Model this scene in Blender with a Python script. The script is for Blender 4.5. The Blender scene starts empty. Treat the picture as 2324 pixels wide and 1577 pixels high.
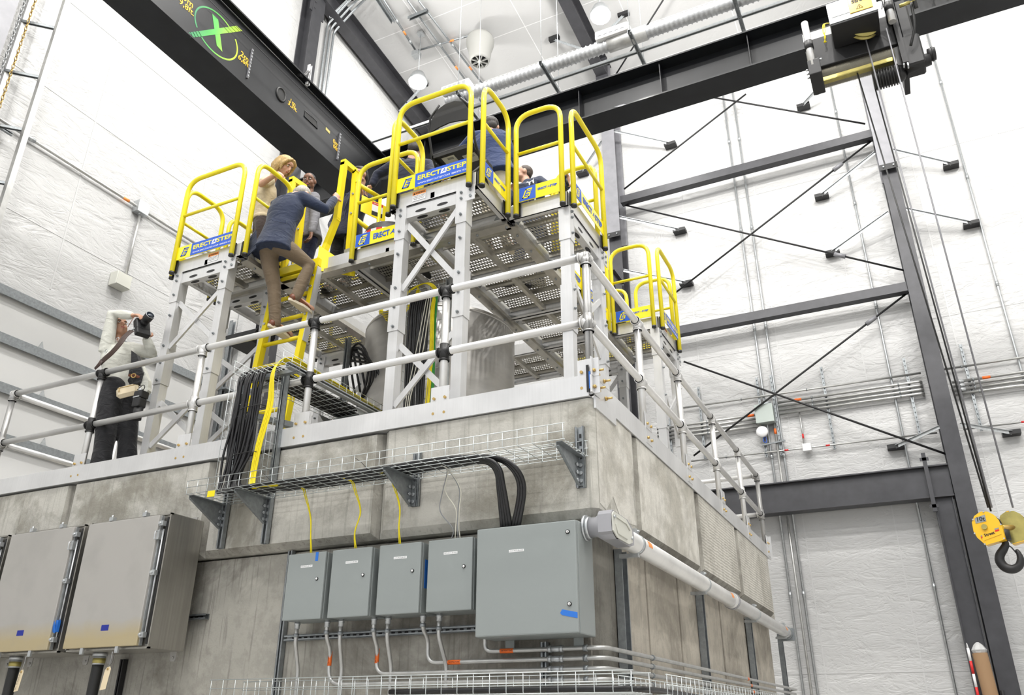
import bpy, bmesh, math, random
from mathutils import Vector, Matrix, Euler
random.seed(7)
S = bpy.context.scene
COL = S.collection
PI = math.pi
V = Vector
# ---------------------------------------------------------------- camera, world, lamps, exposure
# heights below are measured from the top of the concrete block wall; LIFT puts the hall floor at 0
LIFT = 3.6
cam_d = bpy.data.cameras.new('camera'); cam = bpy.data.objects.new('camera', cam_d); COL.objects.link(cam)
cam_d.sensor_width = 36.0; cam_d.lens = 36.0*1852.6/2324.0; cam_d.clip_end = 200; cam_d.clip_start = 0.05
def cam_matrix():
    yaw, pitch, roll = -0.45457, 0.430457, 0.002734
    f = V((math.sin(yaw)*math.cos(pitch), math.cos(yaw)*math.cos(pitch), math.sin(pitch)))
    r = f.cross(V((0,0,1))).normalized(); u = r.cross(f)
    r2 = math.cos(roll)*r + math.sin(roll)*u; u2 = -math.sin(roll)*r + math.cos(roll)*u
    m = Matrix((r2, u2, -f)).transposed().to_4x4(); m.translation = V((1.7078,-4.6941,-1.9394+LIFT))
    return m
cam.matrix_world = cam_matrix(); S.camera = cam
S.view_settings.view_transform = 'Standard'; S.view_settings.look = 'None'
S.view_settings.gamma = 1.0; S.view_settings.use_curve_mapping = False
S.view_settings.exposure = 0.40
W = bpy.data.worlds.new('world'); S.world = W; W.use_nodes = True
W.node_tree.nodes['Background'].inputs[0].default_value = (0.95,0.97,1.0,1)
W.node_tree.nodes['Background'].inputs[1].default_value = 1.0
S.cycles.use_denoising = True
S.cycles.max_bounces = 6; S.cycles.diffuse_bounces = 3; S.cycles.glossy_bounces = 3
S.cycles.transmission_bounces = 2; S.cycles.sample_clamp_indirect = 4
S.cycles.caustics_reflective = False; S.cycles.caustics_refractive = False
def lamp(name, loc, size, power, color=(1,0.98,0.95), rot=(0,0,0), shape='DISK'):
    d = bpy.data.lights.new(name, 'POINT'); d.shadow_soft_size = size; d.energy = power; d.color = color
    o = bpy.data.objects.new(name, d); COL.objects.link(o); o.location = V(loc)+V((0,0,LIFT)); o.rotation_euler = rot
    return o
# the hall's high bay lamps, in rows under the roof (the two in view have their housings built below)
BAYS = [(-7.6,8.8,13.0),(-2.62,8.8,13.0),(2.4,8.8,13.0),(7.4,8.8,13.0),
        (-7.6,2.5,13.3),(-2.62,2.5,13.3),(2.4,2.5,13.3),(7.4,2.5,13.3),
        (-7.6,-4.0,13.6),(-2.62,-4.0,13.6),(2.4,-4.0,13.6),(7.4,-4.0,13.6),
        (-2.62,-10.5,13.6),(2.4,-10.5,13.6),(7.4,-10.5,13.6)]
for b in BAYS: lamp('high_bay_lamp', (b[0],b[1],b[2]-0.34), 0.20, (120 if b[1] > 5 else 200) if b[0] < -5 else (165 if b[1] > 5 else 880))
# ---------------------------------------------------------------- materials
def nt(name):
    m = bpy.data.materials.new(name); m.use_nodes = True; t = m.node_tree
    return m, t, t.nodes['Principled BSDF']
def mat(name, col, rough=0.5, metal=0.0, spec=None, coat=0.0, noise=0.0, nscale=20.0, bump=0.0, bscale=60.0, emis=None, estr=0.0, alpha=None):
    m, t, b = nt(name)
    b.inputs['Base Color'].default_value = (*col,1); b.inputs['Roughness'].default_value = rough
    b.inputs['Metallic'].default_value = metal
    if spec is not None: b.inputs['Specular IOR Level'].default_value = spec
    if coat: b.inputs['Coat Weight'].default_value = coat; b.inputs['Coat Roughness'].default_value = 0.1
    if emis: b.inputs['Emission Color'].default_value = (*emis,1); b.inputs['Emission Strength'].default_value = estr
    tc = t.nodes.new('ShaderNodeTexCoord')
    if noise:
        n = t.nodes.new('ShaderNodeTexNoise'); n.inputs['Scale'].default_value = nscale; n.inputs['Detail'].default_value = 5
        t.links.new(tc.outputs['Object'], n.inputs['Vector'])
        r = t.nodes.new('ShaderNodeMapRange'); r.inputs[1].default_value = .3; r.inputs[2].default_value = .7
        r.inputs[3].default_value = 1-noise; r.inputs[4].default_value = 1+noise
        t.links.new(n.outputs['Fac'], r.inputs[0])
        mx = t.nodes.new('ShaderNodeVectorMath'); mx.operation = 'SCALE'; mx.inputs[0].default_value = col
        t.links.new(r.outputs[0], mx.inputs['Scale']); t.links.new(mx.outputs[0], b.inputs['Base Color'])
    if bump:
        n = t.nodes.new('ShaderNodeTexNoise'); n.inputs['Scale'].default_value = bscale; n.inputs['Detail'].default_value = 4
        t.links.new(tc.outputs['Object'], n.inputs['Vector'])
        bp = t.nodes.new('ShaderNodeBump'); bp.inputs['Strength'].default_value = bump; bp.inputs['Distance'].default_value = 0.01
        t.links.new(n.outputs['Fac'], bp.inputs['Height']); t.links.new(bp.outputs[0], b.inputs['Normal'])
    return m
def N(t, typ, **kw):
    n = t.nodes.new(typ)
    for k, v in kw.items():
        if k[0] == 'i' and k[1:].isdigit(): n.inputs[int(k[1:])].default_value = v
        else: setattr(n, k, v)
    return n
def ramp(t, src, stops):
    r = t.nodes.new('ShaderNodeValToRGB'); t.links.new(src, r.inputs[0]); e = r.color_ramp.elements
    while len(e) < len(stops): e.new(0.5)
    for i, (p, c) in enumerate(stops):
        e[i].position = p; e[i].color = (*c,1) if len(c) == 3 else c
    return r.outputs[0]
def mixc(t, fac, a, b, mode='MIX'):
    m = t.nodes.new('ShaderNodeMix'); m.data_type = 'RGBA'; m.blend_type = mode
    if hasattr(fac, 'links') or hasattr(fac, 'is_linked'): t.links.new(fac, m.inputs[0])
    else: m.inputs[0].default_value = fac
    for k, s in ((6,a),(7,b)):
        if hasattr(s, 'is_linked'): t.links.new(s, m.inputs[k])
        else: m.inputs[k].default_value = (*s,1)
    return m.outputs[2]
def mapped(t, scale, coord='Object'):
    tc = t.nodes.new('ShaderNodeTexCoord'); mp = t.nodes.new('ShaderNodeMapping'); mp.inputs['Scale'].default_value = scale
    t.links.new(tc.outputs[coord], mp.inputs['Vector']); return mp.outputs[0]
def concrete(name, base, dark, drip=0.5, stripes=0.0):
    m, t, b = nt(name); b.inputs['Roughness'].default_value = 0.86
    g = t.nodes.new('ShaderNodeNewGeometry')
    def nz(scale, detail=6, rough=.6, dist=0.0):
        mp = t.nodes.new('ShaderNodeMapping'); mp.inputs['Scale'].default_value = scale
        t.links.new(g.outputs['Position'], mp.inputs['Vector'])
        n = N(t,'ShaderNodeTexNoise'); n.inputs['Scale'].default_value = 1; n.inputs['Detail'].default_value = detail
        n.inputs['Roughness'].default_value = rough; n.inputs['Distortion'].default_value = dist
        t.links.new(mp.outputs[0], n.inputs['Vector']); return n.outputs['Fac']
    big = nz((1.3,1.3,1.3),7,.65,.4); med = nz((6,6,6),8,.7); drp = nz((34,34,1.5),3,.5,.6); fine = nz((60,60,60),6,.7)
    c = ramp(t, big, [(.40,dark),(.47,tuple((x+y)/2 for x,y in zip(base,dark))),(.52,base),(.64,base),(.70,tuple(min(1,x*1.22) for x in base))])
    c = mixc(t, ramp(t, med, [(.42,(0,0,0)),(.54,(1,1,1))]), mixc(t, .17, c, (0.05,0.045,0.035)), c)
    if drip:
        f = t.nodes.new('ShaderNodeMath'); f.operation = 'MULTIPLY'; f.inputs[1].default_value = drip
        t.links.new(ramp(t, drp, [(.56,(0,0,0)),(.66,(1,1,1))]), f.inputs[0])
        c = mixc(t, f.outputs[0], c, tuple(x*.62 for x in dark))
    c = mixc(t, ramp(t, fine, [(.6,(0,0,0)),(.85,(.35,.35,.35))]), c, tuple(min(1,x*1.35) for x in base))
    t.links.new(c, b.inputs['Base Color'])
    vor = N(t,'ShaderNodeTexVoronoi'); vor.inputs['Scale'].default_value = 17; t.links.new(g.outputs['Position'], vor.inputs['Vector'])
    pits = ramp(t, vor.outputs['Distance'], [(.04,(0,0,0)),(.13,(1,1,1))])
    h = mixc(t, .5, med, fine); h = mixc(t, .22, h, pits, 'MULTIPLY')
    bp = N(t,'ShaderNodeBump'); bp.inputs['Strength'].default_value = .55; bp.inputs['Distance'].default_value = .012
    t.links.new(h, bp.inputs['Height'])
    if stripes:
        w = N(t,'ShaderNodeTexWave'); w.bands_direction = 'Z'; w.inputs['Scale'].default_value = stripes; w.inputs['Distortion'].default_value = 3
        w.inputs['Detail'].default_value = 2; t.links.new(g.outputs['Position'], w.inputs['Vector'])
        b2 = N(t,'ShaderNodeBump'); b2.inputs['Strength'].default_value = .5; b2.inputs['Distance'].default_value = .006
        t.links.new(w.outputs['Fac'], b2.inputs['Height']); t.links.new(bp.outputs[0], b2.inputs['Normal']); t.links.new(b2.outputs[0], b.inputs['Normal'])
    else: t.links.new(bp.outputs[0], b.inputs['Normal'])
    return m
def brushed(name, col, rough=.34, metal=.85, streak=(2,2,90), var=.12, coord='Object', bumpst=.06):
    m, t, b = nt(name); b.inputs['Metallic'].default_value = metal
    v = mapped(t, streak, coord); n = N(t,'ShaderNodeTexNoise'); n.inputs['Scale'].default_value = 1; n.inputs['Detail'].default_value = 4
    t.links.new(v, n.inputs['Vector'])
    v2 = mapped(t, (2.5,2.5,2.5), coord); n2 = N(t,'ShaderNodeTexNoise'); n2.inputs['Scale'].default_value = 1; n2.inputs['Detail'].default_value = 6
    t.links.new(v2, n2.inputs['Vector'])
    a = ramp(t, n.outputs['Fac'], [(.3,tuple(x*(1-var) for x in col)),(.7,tuple(min(1,x*(1+var)) for x in col))])
    a = mixc(t, ramp(t, n2.outputs['Fac'], [(.35,(.35,.35,.35)),(.65,(0,0,0))]), a, tuple(x*.6 for x in col))
    t.links.new(a, b.inputs['Base Color'])
    r = N(t,'ShaderNodeMapRange'); r.inputs[3].default_value = rough-.08; r.inputs[4].default_value = rough+.12
    t.links.new(n2.outputs['Fac'], r.inputs[0]); t.links.new(r.outputs[0], b.inputs['Roughness'])
    bp = N(t,'ShaderNodeBump'); bp.inputs['Strength'].default_value = bumpst; bp.inputs['Distance'].default_value = .002
    t.links.new(n.outputs['Fac'], bp.inputs['Height']); t.links.new(bp.outputs[0], b.inputs['Normal'])
    return m
def vinyl(name, col, wr=1.0, rough=.32):
    m, t, b = nt(name); b.inputs['Base Color'].default_value = (*col,1); b.inputs['Roughness'].default_value = rough
    g = t.nodes.new('ShaderNodeNewGeometry')
    def nz(scale, detail, dist):
        mp = t.nodes.new('ShaderNodeMapping'); mp.inputs['Scale'].default_value = scale
        t.links.new(g.outputs['Position'], mp.inputs['Vector'])
        n = N(t,'ShaderNodeTexNoise'); n.inputs['Scale'].default_value = 1; n.inputs['Detail'].default_value = detail
        n.inputs['Distortion'].default_value = dist; t.links.new(mp.outputs[0], n.inputs['Vector']); return n.outputs['Fac']
    a = nz((.55,.55,.9),3,.8); c = nz((.8,.8,2.0),4,1.6); d = nz((2.2,2.2,6),5,2.5)
    r1 = ramp(t, c, [(.25,(0,0,0)),(.5,(1,1,1)),(.75,(0,0,0))]); r2 = ramp(t, d, [(.3,(0,0,0)),(.5,(1,1,1)),(.7,(0,0,0))])
    for nd in t.nodes:
        if nd.type == 'VALTORGB': nd.color_ramp.interpolation = 'B_SPLINE'
    h = mixc(t, .5, a, r1); h = mixc(t, .16, h, r2)
    bp = N(t,'ShaderNodeBump'); bp.inputs['Strength'].default_value = .6*wr; bp.inputs['Distance'].default_value = .09
    t.links.new(h, bp.inputs['Height']); t.links.new(bp.outputs[0], b.inputs['Normal'])
    return m
M = dict(
 block=concrete('block_concrete', (0.54,0.525,0.475), (0.31,0.295,0.25), .30),
 block2=concrete('formed_concrete', (0.56,0.54,0.485), (0.44,0.42,0.37), .2, stripes=11.0),
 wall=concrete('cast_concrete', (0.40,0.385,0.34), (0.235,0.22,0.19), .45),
 slab=concrete('slab_concrete', (0.50,0.46,0.39), (0.34,0.31,0.26), .25),
 blockr=concrete('pale_concrete', (0.66,0.64,0.585), (0.46,0.44,0.385), .25),
 floor=mat('polished_floor', (0.52,0.51,0.49), .25, noise=.1, nscale=1.5),
 vinyl=vinyl('white_vinyl', (0.54,0.54,0.535)),
 vinylr=vinyl('roof_vinyl', (0.64,0.64,0.635), .3, .5),
 door=mat('white_door', (0.70,0.70,0.69), .45, noise=.02, nscale=1),
 steel=mat('grey_steel', (0.045,0.045,0.05), .42, .2, noise=.15, nscale=6),
 steelp=mat('primed_steel', (0.22,0.22,0.235), .45, .15, noise=.1, nscale=5),
 black=mat('black_paint', (0.010,0.011,0.013), .38, 0, spec=.35, coat=.08, noise=.3, nscale=3),
 blackm=mat('matt_black', (0.012,0.012,0.013), .5),
 rubber=mat('black_rubber', (0.012,0.012,0.012), .45),
 alu=brushed('aluminium', (0.74,0.74,0.74), .36, .5, (60,60,1.5), .035, bumpst=.02),
 alux=brushed('aluminium_rail', (0.76,0.755,0.74), .34, .6, (12,12,12), .03, bumpst=.0),
 deck=brushed('deck_aluminium', (0.52,0.50,0.45), .3, .8, (10,10,10), .1),
 galv=mat('galvanised', (0.52,0.54,0.55), .38, .75, noise=.12, nscale=30),
 galvd=mat('galvanised_dull', (0.30,0.32,0.33), .42, .7, noise=.15, nscale=30),
 stain=brushed('stainless', (0.46,0.45,0.43), .42, .75, (1.5,1.5,60), .06),
 stainr=brushed('stainless_side', (0.40,0.385,0.35), .36, .85, (60,60,1.5), .1),
 tank=brushed('tank_steel', (0.56,0.545,0.52), .42, .6, (3,3,14), .10),
 encl=mat('grey_enclosure', (0.265,0.29,0.285), .42, 0, bump=.04, bscale=400),
 pvc=mat('grey_pvc', (0.33,0.33,0.35), .25),
 conduit=mat('conduit_metal', (0.50,0.50,0.485), .36, .7, noise=.1, nscale=14),
 yellow=mat('safety_yellow', (0.93,0.78,0.010), .3, 0, coat=.4),
 yellow2=mat('ladder_yellow', (0.90,0.72,0.008), .42, 0),
 blue=mat('sign_blue', (0.018,0.10,0.56), .4),
 cyan=mat('tape_blue', (0.02,0.16,0.60), .6),
 dblue=mat('dark_tape_blue', (0.008,0.02,0.25), .6),
 orange=mat('label_orange', (0.85,0.16,0.02), .5),
 orangew=mat('warning_orange', (0.87,0.30,0.07), .5),
 white=mat('white_plain', (0.84,0.84,0.84), .5),
 paper=mat('tag_paper', (0.74,0.62,0.42), .8),
 fanp=mat('fan_plastic', (0.34,0.34,0.32), .5),
 cream=mat('plastic_cream', (0.62,0.62,0.56), .45),
 red=mat('red_mark', (0.65,0.02,0.02), .5),
 ink=mat('black_ink', (0.01,0.01,0.01), .6),
 brass=mat('brass_bolt', (0.55,0.38,0.14), .35, .8),
 cabyel=mat('yellow_cable', (0.85,0.70,0.005), .45),
 cabblk=mat('black_cable', (0.010,0.010,0.011), .38),
 cabgry=mat('grey_cable', (0.26,0.27,0.28), .5),
 cabwht=mat('white_cable', (0.72,0.70,0.60), .5),
 cabgrn=mat('green_cable', (0.02,0.25,0.03), .5),
 crane=mat('crane_yellow', (0.88,0.50,0.008), .35, 0, coat=.3),
 zinc=mat('zinc_yellow', (0.42,0.36,0.12), .35, .75, noise=.2, nscale=9),
)
# ---------------------------------------------------------------- mesh helpers
ORG = {}
def root_of(o):
    while o.parent: o = o.parent
    return o
def tag(o, label=None, cat=None, group=None, kind=None):
    if label: o['label'] = label
    if cat: o['category'] = cat
    if group: o['group'] = group
    if kind: o['kind'] = kind
    return o
def thing(name, label, cat, loc=(0,0,0), group=None):
    o = bpy.data.objects.new(name, None); COL.objects.link(o); o.location = loc; o.empty_display_size = .1
    ORG[o.name] = V(loc); tag(o, label, cat, group); return o
class MB:
    def __init__(s): s.v = []; s.f = []; s.mi = []; s.sm = []; s.cur = 0; s.smooth = False; s.X = Matrix.Identity(4)
    def add(s, vs, fs, smooth=None):
        n = len(s.v); X = s.X
        s.v += [tuple(X @ V(p)) for p in vs]; s.f += [tuple(i+n for i in f) for f in fs]
        s.mi += [s.cur]*len(fs); s.sm += [s.smooth if smooth is None else smooth]*len(fs); return s
    def box(s, lo, hi):
        x0,y0,z0 = lo; x1,y1,z1 = hi
        vs = [(x0,y0,z0),(x1,y0,z0),(x1,y1,z0),(x0,y1,z0),(x0,y0,z1),(x1,y0,z1),(x1,y1,z1),(x0,y1,z1)]
        return s.add(vs, [(0,3,2,1),(4,5,6,7),(0,1,5,4),(1,2,6,5),(2,3,7,6),(3,0,4,7)])
    def cbox(s, c, d):
        return s.box([c[i]-d[i]/2 for i in range(3)], [c[i]+d[i]/2 for i in range(3)])
    def bbox(s, lo, hi, b):     # box with chamfered edges
        bm = bmesh.new(); bmesh.ops.create_cube(bm, size=1)
        for v in bm.verts: v.co = V([(lo[i]+hi[i])/2+v.co[i]*(hi[i]-lo[i]) for i in range(3)])
        bmesh.ops.bevel(bm, geom=list(bm.edges), offset=b, segments=2 if b < .02 else 1, affect='EDGES', profile=.6)
        bm.verts.ensure_lookup_table(); bm.verts.index_update()
        s.add([tuple(v.co) for v in bm.verts], [[v.index for v in f.verts] for f in bm.faces]); bm.free(); return s
    def bar(s, a, b, w, h, up=(0,0,1), ch=0):   # rectangular bar from a to b, w sideways, h along up
        a = V(a); b = V(b); d = (b-a).normalized(); u = V(up); u = (u-d*u.dot(d))
        if u.length < 1e-4: u = V((0,1,0))-d*d.y
        u.normalize(); r = d.cross(u)
        vs = [tuple(p+r*(i*w/2)+u*(j*h/2)) for p in (a,b) for i,j in ((-1,-1),(1,-1),(1,1),(-1,1))]
        return s.add(vs, [(0,1,2,3),(7,6,5,4),(0,4,5,1),(1,5,6,2),(2,6,7,3),(3,7,4,0)])
    def tube(s, pts, r, n=10, caps=True, closed=False, smooth=True, flat=1.0, up=None):
        P = [V(p) for p in pts]; k = len(P); rs = r if isinstance(r,(list,tuple)) else [r]*k
        T = []
        for i in range(k):
            a = P[i-1] if (i > 0 or closed) else P[i]; b = P[(i+1)%k] if (i < k-1 or closed) else P[i]
            T.append((b-a).normalized() if (b-a).length > 1e-9 else V((0,0,1)))
        u = V(up) if up else V((0,0,1))
        if abs(T[0].dot(u.normalized())) > .95: u = V((0,1,0)) if not up else V((1,0,0))
        u = (u-T[0]*u.dot(T[0])).normalized(); vs = []; fs = []
        for i in range(k):
            if i: 
                u = u-T[i]*u.dot(T[i])
                if u.length < 1e-5: u = V((1,0,0))-T[i]*T[i].x
                u.normalize()
            w = T[i].cross(u)
            for j in range(n):
                a = 2*PI*j/n; vs.append(tuple(P[i]+(u*math.cos(a)*flat+w*math.sin(a))*rs[i]))
        m = k if closed else k-1
        for i in range(m):
            for j in range(n):
                A = i*n+j; B = i*n+(j+1)%n; Cc = ((i+1)%k)*n+(j+1)%n; D = ((i+1)%k)*n+j; fs.append((A,B,Cc,D))
        s.add(vs, fs, smooth)
        if caps and not closed:
            b = len(s.v)-len(vs); s.f += [tuple(b+j for j in reversed(range(n))), tuple(b+(k-1)*n+j for j in range(n))]
            s.mi += [s.cur]*2; s.sm += [False]*2
        return s
    def cyl(s, a, b, r, n=16, r2=None, smooth=True):
        return s.tube([a,b], [r, r if r2 is None else r2], n, smooth=smooth)
    def lathe(s, prof, c=(0,0,0), axis=(0,0,1), n=24, smooth=True):    # prof: (radius, height)
        ax = V(axis).normalized(); u = V((1,0,0)) if abs(ax.x) < .9 else V((0,1,0)); u = (u-ax*u.dot(ax)).normalized(); w = ax.cross(u)
        vs = []; fs = []; c = V(c)
        for (r,h) in prof:
            for j in range(n): a = 2*PI*j/n; vs.append(tuple(c+ax*h+(u*math.cos(a)+w*math.sin(a))*max(r,1e-4)))
        for i in range(len(prof)-1):
            for j in range(n): fs.append((i*n+j, i*n+(j+1)%n, (i+1)*n+(j+1)%n, (i+1)*n+j))
        fs.append(tuple(reversed(range(n)))); fs.append(tuple((len(prof)-1)*n+j for j in range(n)))
        return s.add(vs, fs, smooth)
    def prism(s, pts, off):     # closed outline (3-D points) extruded by a vector
        n = len(pts); o = V(off); vs = [tuple(V(p)) for p in pts]+[tuple(V(p)+o) for p in pts]
        fs = [tuple(reversed(range(n))), tuple(range(n,2*n))]+[(i,(i+1)%n,n+(i+1)%n,n+i) for i in range(n)]
        return s.add(vs, fs, False)
    def ball(s, c, r, n=12, m=8):
        rx,ry,rz = (r,r,r) if not isinstance(r,(tuple,list)) else r
        vs = []; fs = []
        for i in range(m+1):
            th = PI*i/m
            for j in range(n):
                a = 2*PI*j/n; vs.append((c[0]+rx*math.sin(th)*math.cos(a), c[1]+ry*math.sin(th)*math.sin(a), c[2]+rz*math.cos(th)))
        for i in range(m):
            for j in range(n): fs.append((i*n+j,(i+1)*n+j,(i+1)*n+(j+1)%n,i*n+(j+1)%n))
        return s.add(vs, fs, True)
    def build(s, name, mats, parent=None, org=None):
        if not isinstance(mats,(list,tuple)): mats = [mats]
        if parent is not None:
            o0 = ORG[root_of(parent).name]
        elif org is not None: o0 = V(org)
        else:
            xs = [p[0] for p in s.v]; ys = [p[1] for p in s.v]; zs = [p[2] for p in s.v]
            o0 = V(((min(xs)+max(xs))/2,(min(ys)+max(ys))/2,min(zs)))
        me = bpy.data.meshes.new(name); me.from_pydata([(p[0]-o0.x,p[1]-o0.y,p[2]-o0.z) for p in s.v], [], s.f)
        for m in mats: me.materials.append(m)
        me.polygons.foreach_set('material_index', s.mi); me.polygons.foreach_set('use_smooth', s.sm)
        me.validate(); me.update()
        bm = bmesh.new(); bm.from_mesh(me); bmesh.ops.recalc_face_normals(bm, faces=bm.faces); bm.to_mesh(me); bm.free()
        o = bpy.data.objects.new(name, me); COL.objects.link(o)
        if parent is not None: o.parent = parent
        else: o.location = o0; ORG[o.name] = o0
        return o
ORD = ['first','second','third','fourth','fifth','sixth','seventh','eighth','ninth','tenth','eleventh','twelfth']
def split_build(mb, name, mats, parent, gap=.003):
    """build the separate pieces of one MB as separate parts"""
    par = list(range(len(mb.v)))
    def find(a):
        while par[a] != a: par[a] = par[par[a]]; a = par[a]
        return a
    for f in mb.f:
        r = find(f[0])
        for i in f[1:]: par[find(i)] = r
    comp = {}
    for i in range(len(mb.v)): comp.setdefault(find(i), []).append(i)
    boxes = []
    for k, idx in comp.items():
        lo = [min(mb.v[i][a] for i in idx)-gap for a in range(3)]; hi = [max(mb.v[i][a] for i in idx)+gap for a in range(3)]; boxes.append([lo, hi, {k}])
    ch = True
    while ch:
        ch = False
        for i in range(len(boxes)):
            for j in range(i+1, len(boxes)):
                a, b = boxes[i], boxes[j]
                if all(a[0][q] <= b[1][q] and b[0][q] <= a[1][q] for q in range(3)):
                    boxes[i] = [[min(a[0][q],b[0][q]) for q in range(3)], [max(a[1][q],b[1][q]) for q in range(3)], a[2]|b[2]]; boxes.pop(j); ch = True; break
            if ch: break
    out = []
    for _, _, ks in boxes:
        m = MB(); mp = {}
        for k in ks:
            for i in comp[k]: mp[i] = len(m.v); m.v.append(mb.v[i])
        for f, mi, sm in zip(mb.f, mb.mi, mb.sm):
            if f[0] in mp: m.f.append(tuple(mp[i] for i in f)); m.mi.append(mi); m.sm.append(sm)
        out.append(m.build(name, mats, parent))
    return out
def struct(mb, name, m): return tag(mb.build(name, m), kind='structure')
def arc(c, r, a0, a1, e1, e2, n=6):
    c = V(c); e1 = V(e1); e2 = V(e2)
    return [c+e1*(r*math.cos(a0+(a1-a0)*i/n))+e2*(r*math.sin(a0+(a1-a0)*i/n)) for i in range(n+1)]
def fillet(pts, r, n=5):      # polyline with rounded corners
    P = [V(p) for p in pts]; out = [P[0]]
    for i in range(1,len(P)-1):
        a = (P[i-1]-P[i]); b = (P[i+1]-P[i]); la, lb = a.length, b.length; a.normalize(); b.normalize()
        ang = a.angle(b)
        if ang > 3.1: out.append(P[i]); continue
        d = min(r/math.tan(ang/2), la*.49, lb*.49); p0 = P[i]+a*d; p1 = P[i]+b*d
        for k in range(n+1):
            q = k/n; out.append((p0*(1-q)+P[i]*q)*(1-q)+(P[i]*(1-q)+p1*q)*q)
    out.append(P[-1]); return out
def spline(pts, n=6):         # smooth curve through the points
    P = [V(p) for p in pts]; P = [P[0]*2-P[1]]+P+[P[-1]*2-P[-2]]; out = []
    for i in range(1,len(P)-2):
        for k in range(n):
            t = k/n; a,b,c,d = P[i-1],P[i],P[i+1],P[i+2]
            out.append(.5*((2*b)+(c-a)*t+(2*a-5*b+4*c-d)*t*t+(3*b-a-3*c+d)*t**3))
    out.append(P[-2]); return out
def text_mb(txt, size, o, ex, ey, depth=.0006, bold=0.0, align='CENTER', sx=1.0, sk=0.0, fit=None):
    """lettering as solid mesh: o = anchor, ex = reading direction, ey = up direction of the letters"""
    cu = bpy.data.curves.new('t','FONT'); cu.body = txt; cu.size = size; cu.align_x = align; cu.align_y = 'CENTER'
    cu.extrude = depth; cu.offset = bold; cu.shear = sk; cu.resolution_u = 2
    ob = bpy.data.objects.new('t', cu); COL.objects.link(ob)
    me = bpy.data.meshes.new_from_object(ob); bpy.data.objects.remove(ob); bpy.data.curves.remove(cu)
    ex = V(ex).normalized(); ey = V(ey).normalized(); o = V(o); ez = ex.cross(ey)
    if fit and len(me.vertices):
        w = max(v.co.x for v in me.vertices)-min(v.co.x for v in me.vertices); sx = fit/max(w,1e-6)
    mb = MB(); mb.add([tuple(o+ex*(v.co.x*sx)+ey*v.co.y+ez*v.co.z) for v in me.vertices], [tuple(p.vertices) for p in me.polygons])
    bpy.data.meshes.remove(me); return mb
def merge(a, b, mi=None):
    n = len(a.v); a.v += b.v; a.f += [tuple(i+n for i in f) for f in b.f]; a.mi += b.mi if mi is None else [mi]*len(b.f); a.sm += b.sm
    return a
def children(o): return [c for c in bpy.data.objects if c.parent == o]
def copy_tree(o, parent=None, delta=(0,0,0), label=None):
    c = o.copy(); COL.objects.link(c); c.parent = parent
    if parent is None: c.location = V(o.location)+V(delta); ORG[c.name] = V(c.location)
    if label: c['label'] = label
    for ch in children(o): copy_tree(ch, c)
    return c
def strut(mb, a, b, w=.041, d=.041, face=(0,-1,0)):   # slotted U channel, open side towards 'face'
    a = V(a); b = V(b); dr = (b-a).normalized(); f = V(face); f = (f-dr*f.dot(dr)).normalized(); s = dr.cross(f)
    mb.bar(a-f*(d/2-.002), b-f*(d/2-.002), w, .004, f)
    for k in (-1,1):
        mb.bar(a+s*(k*(w/2-.002)), b+s*(k*(w/2-.002)), .004, d, f)
        mb.bar(a+s*(k*(w/2-.007))+f*(d/2-.002), b+s*(k*(w/2-.007))+f*(d/2-.002), .012, .004, f)
    return mb

# ---------------------------------------------------------------- the hall
FZ = -3.6
def roofz(y): return 14.45+.08*(12-y)
def panel_lines(m, w, h, amt=.06, col=(0.9,0.9,0.9)):
    t = m.node_tree; b = t.nodes['Principled BSDF']; g = t.nodes.new('ShaderNodeNewGeometry')
    br = N(t,'ShaderNodeTexBrick'); br.offset = 0; br.inputs['Scale'].default_value = 1; br.inputs['Brick Width'].default_value = w
    br.inputs['Row Height'].default_value = h; br.inputs['Mortar Size'].default_value = .011; br.inputs['Mortar Smooth'].default_value = 0
    c = b.inputs['Base Color'].default_value[:3]
    br.inputs['Color1'].default_value = (*c,1); br.inputs['Color2'].default_value = (*[x*.97 for x in c],1); br.inputs['Mortar'].default_value = (*col,1)
    t.links.new(g.outputs['Position'], br.inputs['Vector']); t.links.new(br.outputs['Color'], b.inputs['Base Color'])
panel_lines(M['vinylr'], 2.5, 1.22)
mb = MB(); mb.box((-9.6,-22,FZ-.3),(16,12.9,FZ)); struct(mb, 'floor', M['floor'])
mb = MB(); mb.box((-9.6,12.5,FZ),(16,12.9,16)); struct(mb, 'wall_back', M['vinyl'])
mb = MB(); mb.box((-9.75,-22,FZ),(-9.35,12.5,19)); struct(mb, 'wall_left', M['vinyl'])
mb = MB(); mb.box((15.6,-22,FZ),(16,12.5,19)); struct(mb, 'wall_right', M['vinyl'])
mb = MB(); mb.prism([(-9.35,12.5,roofz(12.5)),(-9.35,-22,roofz(-22)),(-9.35,-22,roofz(-22)+.3),(-9.35,12.5,roofz(12.5)+.3)],(25,0,0)); struct(mb, 'ceiling', M['vinylr'])
# seams of the wall vinyl: taped joints, thin raised strips
mb = MB()
for x in (-6.5,-4.4,-1.95,-0.2,1.45,3.2,4.9,6.6,8.4): mb.box((x-.012,12.492,FZ),(x+.012,12.5,14.4))
for z in (-1.1,1.9,5.6,9.6,12.6): mb.box((-9.3,12.494,z-.008),(15.6,12.5,z+.008))
struct(mb, 'trim_1', mat('vinyl_tape', (0.57,0.57,0.565), .4))
mb = MB()
for y in (-8,-5.5,-2.8,-.4,2.0,4.4,6.8,9.2,11.5): mb.box((-9.35,y-.012,4.0),(-9.342,y+.012,14.9))
for z in (4.9,7.2,9.0,11.4): mb.box((-9.35,-15,z-.008),(-9.344,12.5,z+.008))
struct(mb, 'trim_2', bpy.data.materials['vinyl_tape'])
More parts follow.
